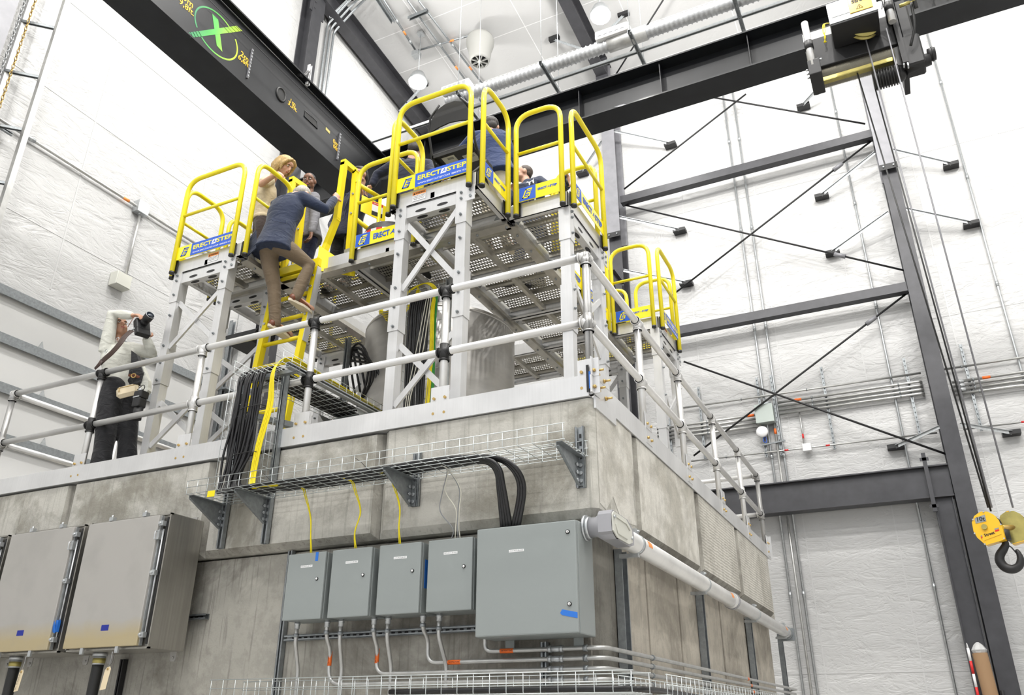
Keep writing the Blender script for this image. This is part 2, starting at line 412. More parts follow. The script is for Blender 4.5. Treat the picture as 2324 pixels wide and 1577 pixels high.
# H columns and rafters
def hsec(mb, a, b, w, d, up, tf=.02, tw=.014):   # flanges face +-up
    a = V(a); b = V(b); dr = (b-a).normalized(); u = V(up); u = (u-dr*u.dot(dr)).normalized()
    for k in (-1,1): mb.bar(a+u*(k*(d/2-tf/2)), b+u*(k*(d/2-tf/2)), w, tf, u)
    mb.bar(a, b, tw, d-2*tf, u)
def column(x, zt, label, name='steel_column'):
    t = thing(name, label, 'column', (x,12.2,FZ))
    mb = MB(); hsec(mb, (x,12.17,FZ+.02), (x,12.17,9.0), .30, .5, (0,1,0)); mb.box((x-.25,11.85,FZ),(x+.25,12.48,FZ+.025))
    mb.build('lower_shaft', M['steel'], t)
    mb = MB(); hsec(mb, (x,12.12,9.0), (x,12.12,zt), .34, .6, (0,1,0)); mb.build('upper_shaft', M['steelp'], t)
    mb = MB(); mb.box((x-.18,11.79,8.93),(x+.18,11.815,9.07))
    mb.build('splice_plate', M['blackm'], t); mb = MB()
    for sx in (-.1,.1): mb.cyl((x+sx,11.79,9.0),(x+sx,11.765,9.0),.018,6)
    split_build(mb, 'bolt', M['galvd'], t)
    return t
c1 = column(-3.58, roofz(11.8)-.02, 'dark grey steel H column rising behind the railed platform')
c2 = column(2.69, roofz(11.8)-.02, 'tall dark grey steel H column behind the crane ropes')
c0 = column(-9.05, roofz(11.8)-.02, 'steel corner column where left and back wall meet')
# corbel of the first column
mb = MB(); x = -3.58
mb.prism([(x-.13,11.85,7.6),(x-.13,11.2,7.6),(x-.13,11.2,7.45),(x-.13,11.85,6.6)],(.26,0,0)); mb.box((x-.2,11.1,7.6),(x+.2,11.85,7.63))
cb = mb.build('corbel', M['steel'], c1)
def rafter(x, label):
    t = thing('roof_rafter', label, 'rafter', (x,12,roofz(12)-.5), 'roof rafters')
    mb = MB(); a = V((x,11.9,roofz(11.9)-.33)); b = V((x,-22,roofz(-22)-.33)); hsec(mb, a, b, .30, .62, (0,0,1)); mb.build('beam', M['steel'], t)
    mb = MB(); mb.box((x-.17,11.5,roofz(11.9)-.72),(x+.17,11.53,roofz(11.9)-.02)); mb.build('end_plate', M['steel'], t)
rafter(-9.05,'dark tapered rafter at the left end wall, down towards the seated-chair platform')
rafter(-3.55,'dark rafter crossing the ceiling beside the brighter high bay lamp')
rafter(2.69,'dark rafter above the hoist, mostly hidden behind the crane beam')
rafter(8.6,'dark rafter at the far right bay of the hall')
# end wall post
t = thing('end_wall_post', 'dark steel post on left end wall meeting the rafter', 'column', (-9.15,6.35,FZ))
mb = MB(); hsec(mb, (-9.15,6.35,FZ), (-9.15,6.35,roofz(6.35)-.5), .34, .36, (1,0,0)); mb.build('shaft', M['steel'], t)
mb = MB(); mb.box((-9.0,6.1,13.6),(-8.975,6.6,14.4))
for z in (13.75,13.95): mb.cyl((-8.975,6.25,z),(-8.95,6.25,z),.02,6)
mb.build('clip_plate', M['steel'], t)
t = thing('end_wall_post', 'dark steel post at the far upper left corner of the view', 'column', (-9.15,-.1,FZ))
mb = MB(); hsec(mb, (-9.15,-.02,3.9), (-9.15,-.02,roofz(0)-.5), .34, .36, (1,0,0)); mb.build('shaft', M['steelp'], t)
# girts and the framed opening
def girt(z, label, y0=11.98):
    mb = MB(); mb.box((-3.4,y0,z-.10),(2.53,y0+.2,z+.10)); tag(mb.build('wall_girt', M['steel']), label, 'beam')
girt(10.1, 'upper dark steel girt between two columns on the back wall')
girt(6.18, 'lower dark steel girt between two columns on the back wall')
t = thing('door_header', 'deep dark steel header beam over the lower right opening', 'beam', (.5,12.1,1.8))
mb = MB(); hsec(mb, (-3.3,12.13,2.12), (2.3,12.13,2.12), .2, .62, (0,0,1), .018, .5) if False else None
mb.box((-3.3,12.0,1.84),(2.53,12.02,2.40)); mb.box((-3.3,11.9,1.82),(2.53,12.2,1.845)); mb.box((-3.3,11.9,2.395),(2.53,12.2,2.42)); mb.build('beam', M['steel'], t)
mb = MB(); mb.box((2.13,11.84,1.55),(2.20,11.9,2.65)); mb.box((2.09,11.84,2.5),(2.24,11.86,2.56)); mb.box((2.09,11.84,1.62),(2.24,11.86,1.68)); mb.build('splice_angle', M['steel'], t)
t = thing('opening_jamb', 'dark steel jamb post under the header, beside the tall column', 'column', (2.38,12.1,FZ))
mb = MB(); mb.box((2.2,12.0,FZ),(2.48,12.02,1.81)); mb.box((2.18,11.95,FZ),(2.20,12.25,1.81)); mb.box((2.48,11.95,FZ),(2.50,12.25,1.81)); mb.build('post', M['steel'], t)
# bracing rods
def rod(a, b, label, cat='bracing rod', r=.022, tb=None, m='blackm'):
    t = thing('bracing_rod', label, cat, a)
    mb = MB(); mb.cyl(a, b, r, 8); mb.build('rod', M[m], t)
    if tb:
        p = V(a)+(V(b)-V(a))*tb; d = (V(b)-V(a)).normalized()*.12; mb = MB(); mb.cyl(p-d, p+d, .05, 8); mb.build('turnbuckle', M['steelp'], t)
E_ = lambda p: V((p[0],12.15,p[2]))
rod(E_((-3.334,12,10.508)), E_((-0.035,12,12.348)), 'thin black rod rising to right from the column beside upper girt')
rod(E_((-1.32,12,12.854)), E_((2.441,12,10.509)), 'thin black rod nearly level just under the crane beam')
rod(E_((-3.361,12,10.031)), E_((2.584,12,6.612)), 'long black bracing rod falling to the right between the two girts', tb=.8)
rod(E_((-2.356,12,7.176)), E_((2.476,12,9.998)), 'long black bracing rod rising to the right between the two girts', tb=.84)
rod(E_((-2.21,12,5.461)), E_((2.643,12,2.61)), 'black bracing rod falling right across the conduit rack')
rod(E_((-2.19,12,3.256)), E_((2.553,12,6.123)), 'black bracing rod rising right across the conduit rack', tb=.83)
def brace(a, b, label):
    t = thing('flange_brace', label, 'brace', b, 'flange braces between columns and wall')
    a = V(a); b = V(b); mb = MB(); mb.bar(a, b, .07, .006, (0,0,1)); mb.bar(a+V((0,0,-.03)), b+V((0,0,-.03)), .006, .06, (0,0,1)); mb.build('angle', M['galv'], t)
    mb = MB(); mb.box((b.x-.15,b.y-.02,b.z-.05),(b.x+.15,b.y+.18,b.z+.03)); mb.build('clip', M['blackm'], t)
for a, b, l in (((-3.523,12,12.368),(-2.089,12,11.654),'galvanised brace right of the platform column, just below the crane beam'),
  ((-3.522,12,9.654),(-2.066,12,9.028),'galvanised brace right of the platform column, above the small lamp-like bracket'),
  ((-3.547,12,8.128),(-2.031,12,7.544),'galvanised brace right of the platform column, lowest, behind small yellow guardrails'),
  ((1.717,12,11.859),(1.218,12,11.664),'galvanised brace just under the left end of hoist'),
  ((2.731,12,9.628),(3.906,12,9.025),'galvanised brace right of tall column, upper of the pair'),
  ((2.498,12,9.587),(1.251,12,9.031),'galvanised brace left of tall column, upper of the pair'),
  ((2.76,12,8.048),(3.982,12,7.501),'galvanised brace right of tall column, lower of the pair'),
  ((2.494,12,8.015),(1.256,12,7.523),'galvanised brace left of tall column, lower of the pair'),
  ((2.611,12,3.201),(1.73,12,2.987),'galvanised brace left of tall column near the header beam'),
  ((2.903,12,3.175),(3.713,12,2.984),'galvanised brace right of tall column below the conduit rack'),
  ((-3.809,12,12.103),(-4.531,12,11.553),'galvanised brace left of the platform column, behind tall yellow guardrail')):
    brace((a[0],12.0,a[2]), (b[0],12.3,b[2]), l)
# the sectional door in the left wall
t = thing('sectional_door', 'white sectional overhead door with dark struts in left wall', 'door', (-9.3,1.5,FZ))
zs = [3.66-.68*i for i in range(11)]; y0, y1 = -5.0, 5.35
for i, z in enumerate(zs):
    mb = MB(); mb.bbox((-9.345,y0,z-.672),(-9.29,y1,z-.004),.008); p = mb.build('door_section', M['door'], t)
    mb = MB(); mb.box((-9.29,y0,z-.05),(-9.21,y1,z+.02)); mb.box((-9.23,y0,z-.12),(-9.21,y1,z-.05)); mb.build('strut', M['galvd'], p)
    zz = z-.72+.0
    if i < 5:
        for yh in (-1.2,.45,2.05,3.75):
            mb = MB(); yy = yh+.2*i; mb.prism([(-9.285,yy-.05,z-.66),(-9.285,yy,z-.53),(-9.285,yy+.05,z-.66),(-9.285,yy,z-.8)],(.02,0,0)); mb.box((-9.27,yy-.035,z-.68),(-9.22,yy+.035,z-.65)); mb.build('hinge', M['galv'], p)
t = thing('door_track', 'galvanised vertical door track behind the left scaffold legs', 'track', (-9.2,5.5,FZ))
mb = MB(); strut(mb, (-9.2,5.5,FZ), (-9.2,5.5,5.0), .08, .08, (1,0,0)); mb.build('rail', M['galvd'], t)
for z in (2.6,3.6,4.6):
    mb = MB(); mb.box((-9.3,5.45,z-.02),(-9.05,5.75,z+.02)); mb.build('bracket', M['galvd'], t)
mb = MB(); mb.box((-9.33,5.75,FZ),(-9.2,6.1,6.4)); tag(mb.build('door_curtain', M['vinyl']), 'white insulation strip wrapped beside the door track', 'insulation strip')
# conduits of the left wall
def conduit(pts, r, label, name='conduit', m='conduit', bend=.15, group=None, couplings=(), straps=(), marks=(), n=10):
    t = thing(name, label, 'conduit', pts[0], group)
    P = fillet(pts, bend, 6) if len(pts) > 2 else pts
    mb = MB(); mb.tube(P, r, n); mb.build('pipe', M[m], t)
    L = [V(p) for p in pts]
    def at(u):
        i = int(u); i = min(i, len(L)-2); return L[i]+(L[i+1]-L[i])*(u-i), (L[i+1]-L[i]).normalized()
    for u in couplings:
        p, d = at(u); mb = MB(); mb.cyl(p-d*r*2.4, p+d*r*2.4, r*1.35, 10); mb.cyl(p-d*r*.5, p+d*r*.5, r*1.6, 6); mb.build('coupling', M['galv'], t)
    for u, col, ln in marks:
        p, d = at(u); mb = MB(); mb.cyl(p-d*ln, p+d*ln, r*1.06, 10); mb.build('label_band', M[col], t)
    for u in straps:
        p, d = at(u); mb = MB(); mb.cyl(p-d*.012, p+d*.012, r*1.45, 8); mb.build('strap', M['galvd'], t)
    return t
conduit([(-9.28,-.3,6.13),(-9.28,3.6,6.13),(-9.28,6.2,6.13)], .026, 'thin conduit running along left wall above the door', marks=((.8,'orangew',.06),), couplings=(.35,))
conduit([(-9.27,3.13,6.13),(-9.27,3.13,4.75)], .022, 'thin conduit dropping to the small grey box on left wall', couplings=(.06,))
t = thing('junction_box', 'small grey box at the conduit end on left wall', 'box', (-9.27,3.0,4.5))
mb = MB(); mb.bbox((-9.34,2.9,4.52),(-9.16,3.18,4.76),.01); mb.build('body', M['cream'], t); mb = MB(); mb.box((-9.16,2.91,4.53),(-9.15,3.17,4.75)); mb.build('cover', M['cream'], t)
mb = MB(); mb.box((-9.34,3.02,6.02),(-9.2,3.24,6.24)); tag(mb.build('junction_box', M['galv']), 'galvanised fitting where two left wall conduits join', 'box')
mb = MB(); strut(mb,(-9.2,-.4,5.95),(-9.2,.75,5.95),.05,.04,(1,0,0)); tag(mb.build('strut_channel', M['galvd']), 'short strut channel behind the tall door rail at left edge', 'strut')
# the tall rail with rungs near the top left corner and its chains
t = thing('door_guide', 'tall pale guide rail on rung brackets beside left wall', 'guide rail', (-8.9,.75,5.0))
mb = MB(); mb.box((-8.94,.72,3.9),(-8.86,.80,15.0)); mb.build('rail', M['conduit'], t)
for z in (5.0,5.95,6.95,7.95,8.95,9.95,10.95):
    mb = MB(); strut(mb,(-9.3,.42,z+.0),(-8.95,.76,z+.0),.05,.04,(0,0,-1)); mb.build('rung', M['galvd'], t)
mb = MB(); mb.box((-9.33,.42,4.4),(-9.28,.5,15)); tag(mb.build('wall_angle', M['white']), 'white angle strip fixed to left wall behind guide rail', 'strip')
for k, (dx, l) in enumerate(((0,'brass coloured hoist chain hanging nearest the rungs'),(-.1,'pale hoist chain hanging left of the brass one'))):
    mb = MB()
    z = 5.3; i = 0
    while z < 14.5:
        cx, cy = -9.1+dx*.3, .42+dx*1.2; e = V((1,0,0)) if i%2 else V((0,1,0))
        mb.tube([V((cx,cy,z))+e*(.018*math.cos(a))+V((0,0,.045*math.sin(a))) for a in [PI*q/3 for q in range(6)]], .008, 5, closed=True); z += .075; i += 1
    tag(mb.build('hoist_chain', M['brass' if k == 0 else 'galv']), l, 'chain')
# conduits up the end wall onto the ceiling
for i in range(3):
    y = 7.05+.13*i
    pts = [(-9.25,y,5.8),(-9.25,y,roofz(y)-.75),(-8.6,y-.0,roofz(y)-.2),(-6.9,y-.55,roofz(y)-.12),(-3.8,y-.55,roofz(y)-.12)]
    conduit(pts, .03, ['leftmost of three thin conduits climbing the end wall to the roof','middle one of three thin conduits climbing the end wall to the roof','rightmost of three thin conduits climbing the end wall to the roof'][i], bend=.3, m='galvd', marks=((.62,'orangew',.1),))
mb = MB(); strut(mb,(-9.3,6.75,11.2),(-9.3,7.85,11.2),.06,.05,(1,0,0)); tag(mb.build('strut_channel', M['galvd']), 'strut channel crossing the three conduits on end wall', 'strut')
# ceiling: lamps, fan, struts, conduits
def R_(px): return px
def high_bay(b, label):
    x, y, z = b; t = thing('high_bay_light', label, 'lamp', (x,y,z-.1), 'high bay lamps under the roof')
    mb = MB(); mb.lathe([(.05,.30),(.16,.26),(.24,.06),(.25,0),(.235,-.01)], (x,y,z), (0,0,1), 24); mb.build('housing', M['galv'], t)
    mb = MB(); mb.lathe([(.225,-.02),(.22,-.06),(.15,-.11),(.01,-.125)], (x,y,z), (0,0,1), 24)
    m = bpy.data.materials.get('lamp_glow') or mat('lamp_glow', (1,1,1), .5, emis=(1,.99,.97), estr=60); mb.build('lens', m, t)
    mb = MB(); mb.cyl((x,y,z+.3),(x,y,roofz(y)-.02),.012,6); mb.box((x-.08,y-.08,roofz(y)-.1),(x+.08,y+.08,roofz(y)-.02)); mb.build('hanger', M['galv'], t)
high_bay(BAYS[0], 'glowing high bay lamp left of the tall yellow guardrail')
high_bay(BAYS[1], 'glowing high bay lamp in front of the dark rafter near the top')
p = V((-6.139,9.41,14.45)); t = thing('ceiling_fan', 'pale grey cone shaped air circulator fan under the ceiling', 'fan', p-V((0,0,1.4)))
mb = MB(); mb.lathe([(.12,.0),(.34,-.06),(.37,-.16),(.36,-.3),(.30,-.5),(.27,-.78),(.24,-.86),(.22,-.86),(.21,-.6)], p, (0,0,1), 28); mb.build('housing', M['fanp'], t)
mb = MB()
for k in range(8): a = PI*k/4; mb.bar(p+V((0,0,-.84)), p+V((.22*math.cos(a),.22*math.sin(a),-.84)), .02, .05)
mb.lathe([(.05,-.80),(.06,-.87),(.02,-.9)], p, (0,0,1), 12); mb.build('vane', M['fanp'], t)
mb = MB(); mb.lathe([(.215,-.78),(.21,-.79)], p, (0,0,1), 20); mb.build('throat', M['blackm'], t)
mb = MB(); mb.bar(p+V((-.25,0,.0)), p+V((.25,0,.0)), .05, .03); mb.bar(p+V((0,0,0)), p+V((0,0,.5)), .04, .04); mb.build('hanger', M['galv'], t)
def zr(px,py,q): return V(q)
for a, b, l in (((-7.982,9.197,14.5),(-6.306,9.351,14.5),'thin conduit from lamp box to the ceiling fan'),
                ((-7.894,7.467,14.7),(-7.999,9.225,14.5),'thin conduit across ceiling ending at the lamp box'),
                ((-7.341,7.735,14.7),(-7.237,11.617,14.3),'left one of two long parallel ceiling conduits behind the fan'),
                ((-7.089,7.857,14.7),(-6.835,11.812,14.3),'right one of two long parallel ceiling conduits behind the fan')):
    a = V(a); b = V(b); a.z = roofz(a.y)-.1; b.z = roofz(b.y)-.1
    conduit([a,b], .026, l, m='galvd', couplings=(.4,.8), marks=((.62,'orangew',.07),))
for a, b, l in (((-7.973,7.257,14.5),(-8.012,8.109,14.5),'dark strut channel on the ceiling near the top edge'),
                ((-7.58,8.171,14.5),(-7.004,8.162,14.5),'short strut channel crossing two ceiling conduits')):
    a = V(a); b = V(b); a.z = roofz(a.y)-.17; b.z = roofz(b.y)-.17
    mb = MB(); strut(mb, a, b, .09, .09, (0,0,-1)); tag(mb.build('strut_channel', M['galvd']), l, 'strut')
mb = MB(); p = V((-7.966,9.181,14.4)); mb.bbox(p-V((.1,.1,.06)), p+V((.1,.1,.1)), .01); tag(mb.build('junction_box', M['galv']), 'galvanised box on ceiling above the left high bay lamp', 'box')
def roofbrace(a, b, label):
    t = thing('roof_brace', label, 'brace', b); a = V(a); b = V(b)
    mb = MB(); mb.bar(a, b, .09, .008, (0,0,1)); mb.bar(a, b, .008, .08, (0,0,1)); mb.build('angle', M['galv'], t)
    mb = MB(); mb.box(b-V((.14,.06,.02)), b+V((.14,.06,.1))); mb.build('clip', M['blackm'], t)
roofbrace((-3.659,10.476,13.9), (-4.404,10.298,14.4), 'galvanised brace from the rafter to the ceiling, left of it')
roofbrace((-3.427,10.504,13.9), (-2.526,10.411,14.5), 'galvanised brace from the rafter to ceiling, right of bright lamp')
roofbrace((-9.14,6.972,14.2), (-8.762,7.147,14.8), 'galvanised brace at the top of end wall rafter')
roofbrace((-9.189,10.301,13.8), (-8.362,10.171,14.3), 'galvanised brace on end wall rafter behind tall guardrail')
rod((-3.325,11.805,13.9), (-1.415,10.101,14.2), 'black roof bracing rod right of the bright lamp')
# end wall rack of conduits on the back wall
def bw(p, y=12.42): return V((p[0],y,p[2]))
for k, (px, l) in enumerate(((1652,'thin conduit on back wall, first left of the crossing rods'),(1700,'thin conduit on back wall, second from the platform column'),(1880,'thin conduit on back wall between crossing rods and tall column'),(2262,'thin conduit on back wall right of the crane ropes'))):
    q = {1652:-.63,1700:-.38,1880:1.9,2262:4.15}[px]
    conduit([(q,12.44,FZ+.1),(q,12.44,13.9)], .024, l, m='galv', couplings=(.22,.38,.55,.7,.85))
rz = [4.44,4.06,3.98,3.9,3.82,3.74]
conduit([(-3.0,12.38,4.46),(2.45,12.38,4.42)], .022, 'single conduit above the back wall rack, left of tall column', straps=(.1,.35,.6,.9))
conduit([(2.85,12.38,4.42),(7.5,12.38,4.42)], .022, 'single conduit above the back wall rack, right of tall column', straps=(.07,))
for i in range(4):
    z = 4.24-.085*i
    conduit([(-.35,12.36,z),(2.42,12.36,z),(2.42,12.47,z)], .028, 'conduit between grey box and tall column, number %s from top' % ['one','two','three','four'][i], bend=.08, straps=(.25,.85), marks=((.15,'orange',.07),) if i == 0 else ())
    conduit([(-3.0,12.36,3.84-.085*i+.2),(-.75,12.36,3.84-.085*i+.2)], .028, 'conduit left of the grey box on back wall, number %s from top' % ['one','two','three','four'][i], straps=(.1,.5), marks=((.92,'orange',.07),) if i == 0 else ())
    z2 = 4.12-.085*i
    if i < 3: conduit([(2.95,12.36,z2),(7.5,12.36,z2)], .028, 'conduit right of tall column on back wall, number %s from top' % ['one','two','three'][i], straps=(.08,), couplings=(.03,), marks=((.13,'orange',.07),) if i == 0 else ())
    else: conduit([(2.95,12.36,z2),(4.35,12.36,z2),(4.35,12.36,FZ+.2)], .028, 'lowest rack conduit right of tall column, bending down', bend=.35, straps=(.3,))
conduit([(-2.9,12.38,3.22),(2.5,12.38,3.16)], .018, 'thin low conduit through the white box on back wall', straps=(.25,.4), marks=((.48,'red',.04),(.63,'red',.04)))
conduit([(2.95,12.38,3.16),(7.5,12.38,3.16)], .018, 'thin low conduit right of the crane ropes', marks=((.22,'red',.04),))
for i, (px, za, zb_) in enumerate(((-2.72,4.6,3.3),(-2.0,4.9,3.2),(-.72,4.9,3.1),(-.42,4.9,3.1),(.62,4.9,3.1),(2.2,4.8,3.1),(3.25,4.9,3.1))):
    mb = MB(); x = px; strut(mb, (x,12.4,za), (x,12.4,zb_), .05, .04, (0,-1,0))
    for k in range(int((za-zb_)/.1)): mb.box((x-.008,12.392,za-.06-k*.1),(x+.008,12.398,za-.01-k*.1))
    tag(mb.build('strut_channel', M['galvd']), 'upright slotted strut on back wall, %s from the left' % ['first','second','third','fourth','fifth','sixth','seventh'][i], 'strut')
p = V((-0.631,12.3,4.003)); t = thing('junction_box', 'square grey-green box in the conduit rack on back wall', 'box', (p.x,12.3,p.z-.2))
mb = MB(); mb.bbox((p.x-.18,12.2,p.z-.2),(p.x+.18,12.42,p.z+.19),.008); mb.build('body', mat('grey_green', (0.40,0.45,0.42), .45), t)
mb = MB(); mb.box((p.x-.185,12.19,p.z-.205),(p.x+.185,12.2,p.z+.195)); mb.build('cover', bpy.data.materials['grey_green'], t)
mb = MB(); mb.box((p.x+.0,12.25,p.z+.2),(p.x+.15,12.38,p.z+.25)); tag(mb.build('pull_box', M['galvd']), 'small grey fitting just above the square wall box', 'fitting')
p = V((-0.733,12.25,3.621)); t = thing('wireless_access_point', 'round white wireless access point below square wall box', 'access point', (p.x,12.3,p.z-.12))
mb = MB(); mb.lathe([(.115,.0),(.125,-.03),(.11,-.055),(.05,-.07),(.01,-.072)], (p.x,12.3,p.z), (0,1,0), 28); mb.build('housing', M['white'], t)
mb = MB(); mb.tube([V((p.x+.04*math.cos(a),12.228,p.z+.04*math.sin(a))) for a in [PI*q/10 for q in range(20)]], .004, 5, closed=True); mb.build('ring_light', mat('ap_ring', (0.5,0.6,1), .5, emis=(.45,.6,1), estr=1.5), t)
mb = MB(); mb.tube(spline([(p.x+.03,12.33,p.z-.08),(p.x-.0,12.3,p.z-.2),(p.x+.06,12.32,p.z-.22),(p.x+.05,12.34,p.z-.1)]), .008, 6); tag(mb.build('patch_cable', M['blue']), 'blue patch cable looped under white access point', 'cable')
p = V((0.102,12.3,3.183)); mb = MB(); mb.bbox((p.x-.085,12.3,p.z-.08),(p.x+.085,12.42,p.z+.08),.01); tag(mb.build('junction_box', M['white']), 'small white box on the thin low wall conduit', 'box')
conduit([(p.x-.05,12.4,p.z+.08),(p.x-.05,12.4,4.0)], .018, 'thin conduit rising from the small white wall box', marks=((.25,'red',.05),))
conduit([(-.48,12.38,FZ+.1),(-.48,12.38,3.92)], .024, 'thin conduit dropping from square wall box to the header', marks=((.96,'orange',.06),))
mb = MB(); strut(mb,(-.78,12.34,3.35),(-.3,12.34,3.39),.03,.03,(0,-1,0)); tag(mb.build('strut_channel', M['galvd']), 'short level strut under the white access point', 'strut')
# things standing at the lower right
p = V((2.418,11.6,-1.406)); t = thing('cardboard_tube', 'tall brown cardboard tube standing by the dark jamb', 'tube', (2.42,11.6,FZ))
mb = MB(); mb.cyl((2.46,11.6,FZ),(2.36,11.62,-.88),.115,24); mb.build('body', mat('cardboard', (0.27,0.165,0.085), .8), t)
mb = MB(); mb.lathe([(.10,0),(.12,.05),(.07,.13),(.02,.17)], (2.36,11.62,-.88), (0,0,1), 9, False); mb.build('crumpled_bag', M['vinyl'], t)
mb = MB()
for k in range(14): mb.cur = k%2; mb.cyl((2.2,11.55,FZ+k*.2),(2.2,11.55,FZ+k*.2+.2),.022,10)
mb.cyl((2.2,11.55,FZ+2.8),(2.2,11.55,FZ+2.88),.016,8,.004); tag(mb.build('surveying_pole', [M['red'],M['white']]), 'red and white striped pole beside cardboard tube', 'pole')
mb = MB(); mb.cyl((2.6,11.6,FZ),(2.56,11.62,-1.45),.03,10); tag(mb.build('rolled_tool', M['blackm']), 'dark slim pole right of the cardboard tube', 'pole')

# ---------------------------------------------------------------- the concrete block enclosure
def block(lo, hi, label, m='block', face='y', c=.05, d=.045):
    """block whose exposed face is a chamfered panel (sides and bottom)"""
    mb = MB(); x0,y0,z0 = lo; x1,y1,z1 = hi
    if face == 'y':
        mb.box((x0,y0+d,z0),(x1,y1,z1)); O = [(x0,y0+d,z0),(x1,y0+d,z0),(x1,y0+d,z1),(x0,y0+d,z1)]; I = [(x0+c,y0,z0+c),(x1-c,y0,z0+c),(x1-c,y0,z1-.012),(x0+c,y0,z1-.012)]
    else:
        mb.box((x0,y0,z0),(x1-d,y1,z1)); O = [(x1-d,y0,z0),(x1-d,y1,z0),(x1-d,y1,z1),(x1-d,y0,z1)]; I = [(x1,y0+c,z0+c),(x1,y1-c*.4,z0+c),(x1,y1-c*.4,z1-.012),(x1,y0+c,z1-.012)]
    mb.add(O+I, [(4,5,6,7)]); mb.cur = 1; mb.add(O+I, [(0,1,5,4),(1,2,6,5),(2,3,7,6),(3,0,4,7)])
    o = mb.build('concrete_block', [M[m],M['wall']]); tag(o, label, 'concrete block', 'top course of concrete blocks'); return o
xs = [0,-1.632,-3.262,-4.945,-6.575,-8.2]
nm = ['corner concrete block of top course, under the end of the long cable tray','second concrete block from the corner, above the four small grey boxes','third concrete block from the corner, behind the vertical cable bundle','fourth concrete block from the corner, above the right stainless cabinet','fifth concrete block from the corner, at the left edge']
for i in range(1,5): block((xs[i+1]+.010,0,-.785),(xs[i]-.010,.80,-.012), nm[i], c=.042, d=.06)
mb = MB(); P8 = []
def cor(k, z): return [(-1.628,.045,z),(-1.628+k,0,z),(-.035,0,z),(0,.035,z),(0,.80-.012,z),(-.06,.80,z),(-1.628,.80,z)]
A_ = cor(.05,-.735); B_ = cor(.05,-.012); L_ = [(-1.628,.045,-.785),(-1.60,.045,-.785),(-.06,.045,-.785),(-.045,.06,-.785),(-.045,.79,-.785),(-.06,.80,-.785),(-1.628,.80,-.785)]
mb.add(L_+A_+B_, [tuple(reversed(range(7)))]+[(i,(i+1)%7,7+(i+1)%7,7+i) for i in range(7)]+[(7+i,7+(i+1)%7,14+(i+1)%7,14+i) for i in range(7)]+[tuple(range(14,21))])
tag(mb.build('concrete_block', M['block']), nm[0], 'concrete block', 'top course of concrete blocks')
mb = MB(); pts = [(0,.05),(.10,.08),(.30,.03),(.52,.10),(.70,.06),(.78,.0)]   # thin plaster smear along the corner
mb.prism([(.0008,.04,-.03),(.0008,.76,-.03),(.0008,.77,-.25),(.0008,.74,-.52),(.0008,.765,-.70),(.0008,.45,-.73),(.0008,.30,-.60),(.0008,.16,-.72),(.0008,.05,-.70)],(.0015,0,0)); tag(mb.build('plaster_patch', M['blockr']), 'pale plaster smear on the right face of the corner block', 'plaster')
ys = [.80,2.60,4.30,6.26,6.62]
nr = ['smooth formed concrete block on right side, next to the corner block','ribbed concrete block in middle of the right side','far ribbed concrete block on right side','narrow end face block at far right of the course']
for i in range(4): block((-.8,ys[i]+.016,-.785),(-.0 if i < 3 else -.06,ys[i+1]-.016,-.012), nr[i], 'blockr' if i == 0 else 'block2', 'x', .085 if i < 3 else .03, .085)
# lifting notch in the corner block seen as a recess plate, mortar smear strip
mb = MB(); mb.box((-6.6,.8,-.4),(-.8,6.6,-.03)); tag(mb.build('deck_slab', M['slab']), 'concrete deck slab inside the block wall under the scaffold legs', 'slab')
struct(MB().box((-8.2,.12,-3.6),(-.12,.6,-.80)), 'wall_front', M['wall'])
# right side of the lower wall: tall cast slabs with open seams
seams = [.14,1.17,1.33,1.86,2.2,3.19,3.72,4.3,5.2,6.4]
for i in range(len(seams)-1):
    g = .012 if i in (0,5) else .003
    x = -.12 - (.01 if i%2 else 0)
    mb = MB(); mb.bbox((-.5,seams[i]+(.0 if i == 0 else g),-3.6),(x,seams[i+1]-g,-.80),.004)
    tag(mb.build('concrete_slab', M['slab']), 'tall concrete slab on right side below the big pipe, %s from the corner' % ['first','second','third','fourth','fifth','sixth','seventh','eighth','ninth'][i], 'concrete slab', 'tall slabs of the right side')
struct(MB().box((-6.6,.62,-3.6),(-.52,6.4,-.80)), 'wall_inner', M['wall'])
# aluminium kick angles along the edge
def kick(lo, hi, lab, foot):
    t = thing('kick_angle', lab, 'toe board', lo); mb = MB(); mb.box(lo, hi); mb.build('upright_leg', M['alu'], t)
    mb = MB(); mb.box(*foot); mb.build('flat_leg', M['alu'], t); return t
kick((-6.28,-.02,-.005),(-.02,-.01,.145),'long aluminium toe angle along front edge of block wall',((-6.28,-.01,-.006),(-.02,.14,.004)))
kick((.0,.06,-.02),(.01,6.45,.14),'long aluminium toe angle along right edge of block wall',((-.14,.06,-.006),(0,6.45,.004)))
t = thing('corner_bracket', 'aluminium corner plate with black and blue tape beside it', 'bracket', (0,0,0))
mb = MB(); mb.box((-.002,.02,-.08),(.012,.42,.0)); mb.box((.001,.05,.14),(.012,.30,.24)); mb.build('plate', M['alu'], t)
mb = MB()
for y,z in ((.07,.2),(.2,.17),(.09,.08),(.22,.05)): mb.cyl((.012,y,z),(.06,y,z),.008,6); mb.cyl((.012,y,z),(.022,y,z),.016,6)
split_build(mb, 'bolt', M['brass'], t)
mb = MB(); mb.box((-.03,-.026,.02),(-.012,-.02,.21)); mb.build('rubber_strip', M['rubber'], t)
mb = MB(); mb.box((-.011,-.03,.04),(.0,-.021,.16)); mb.build('blue_tape', M['cyan'], t)
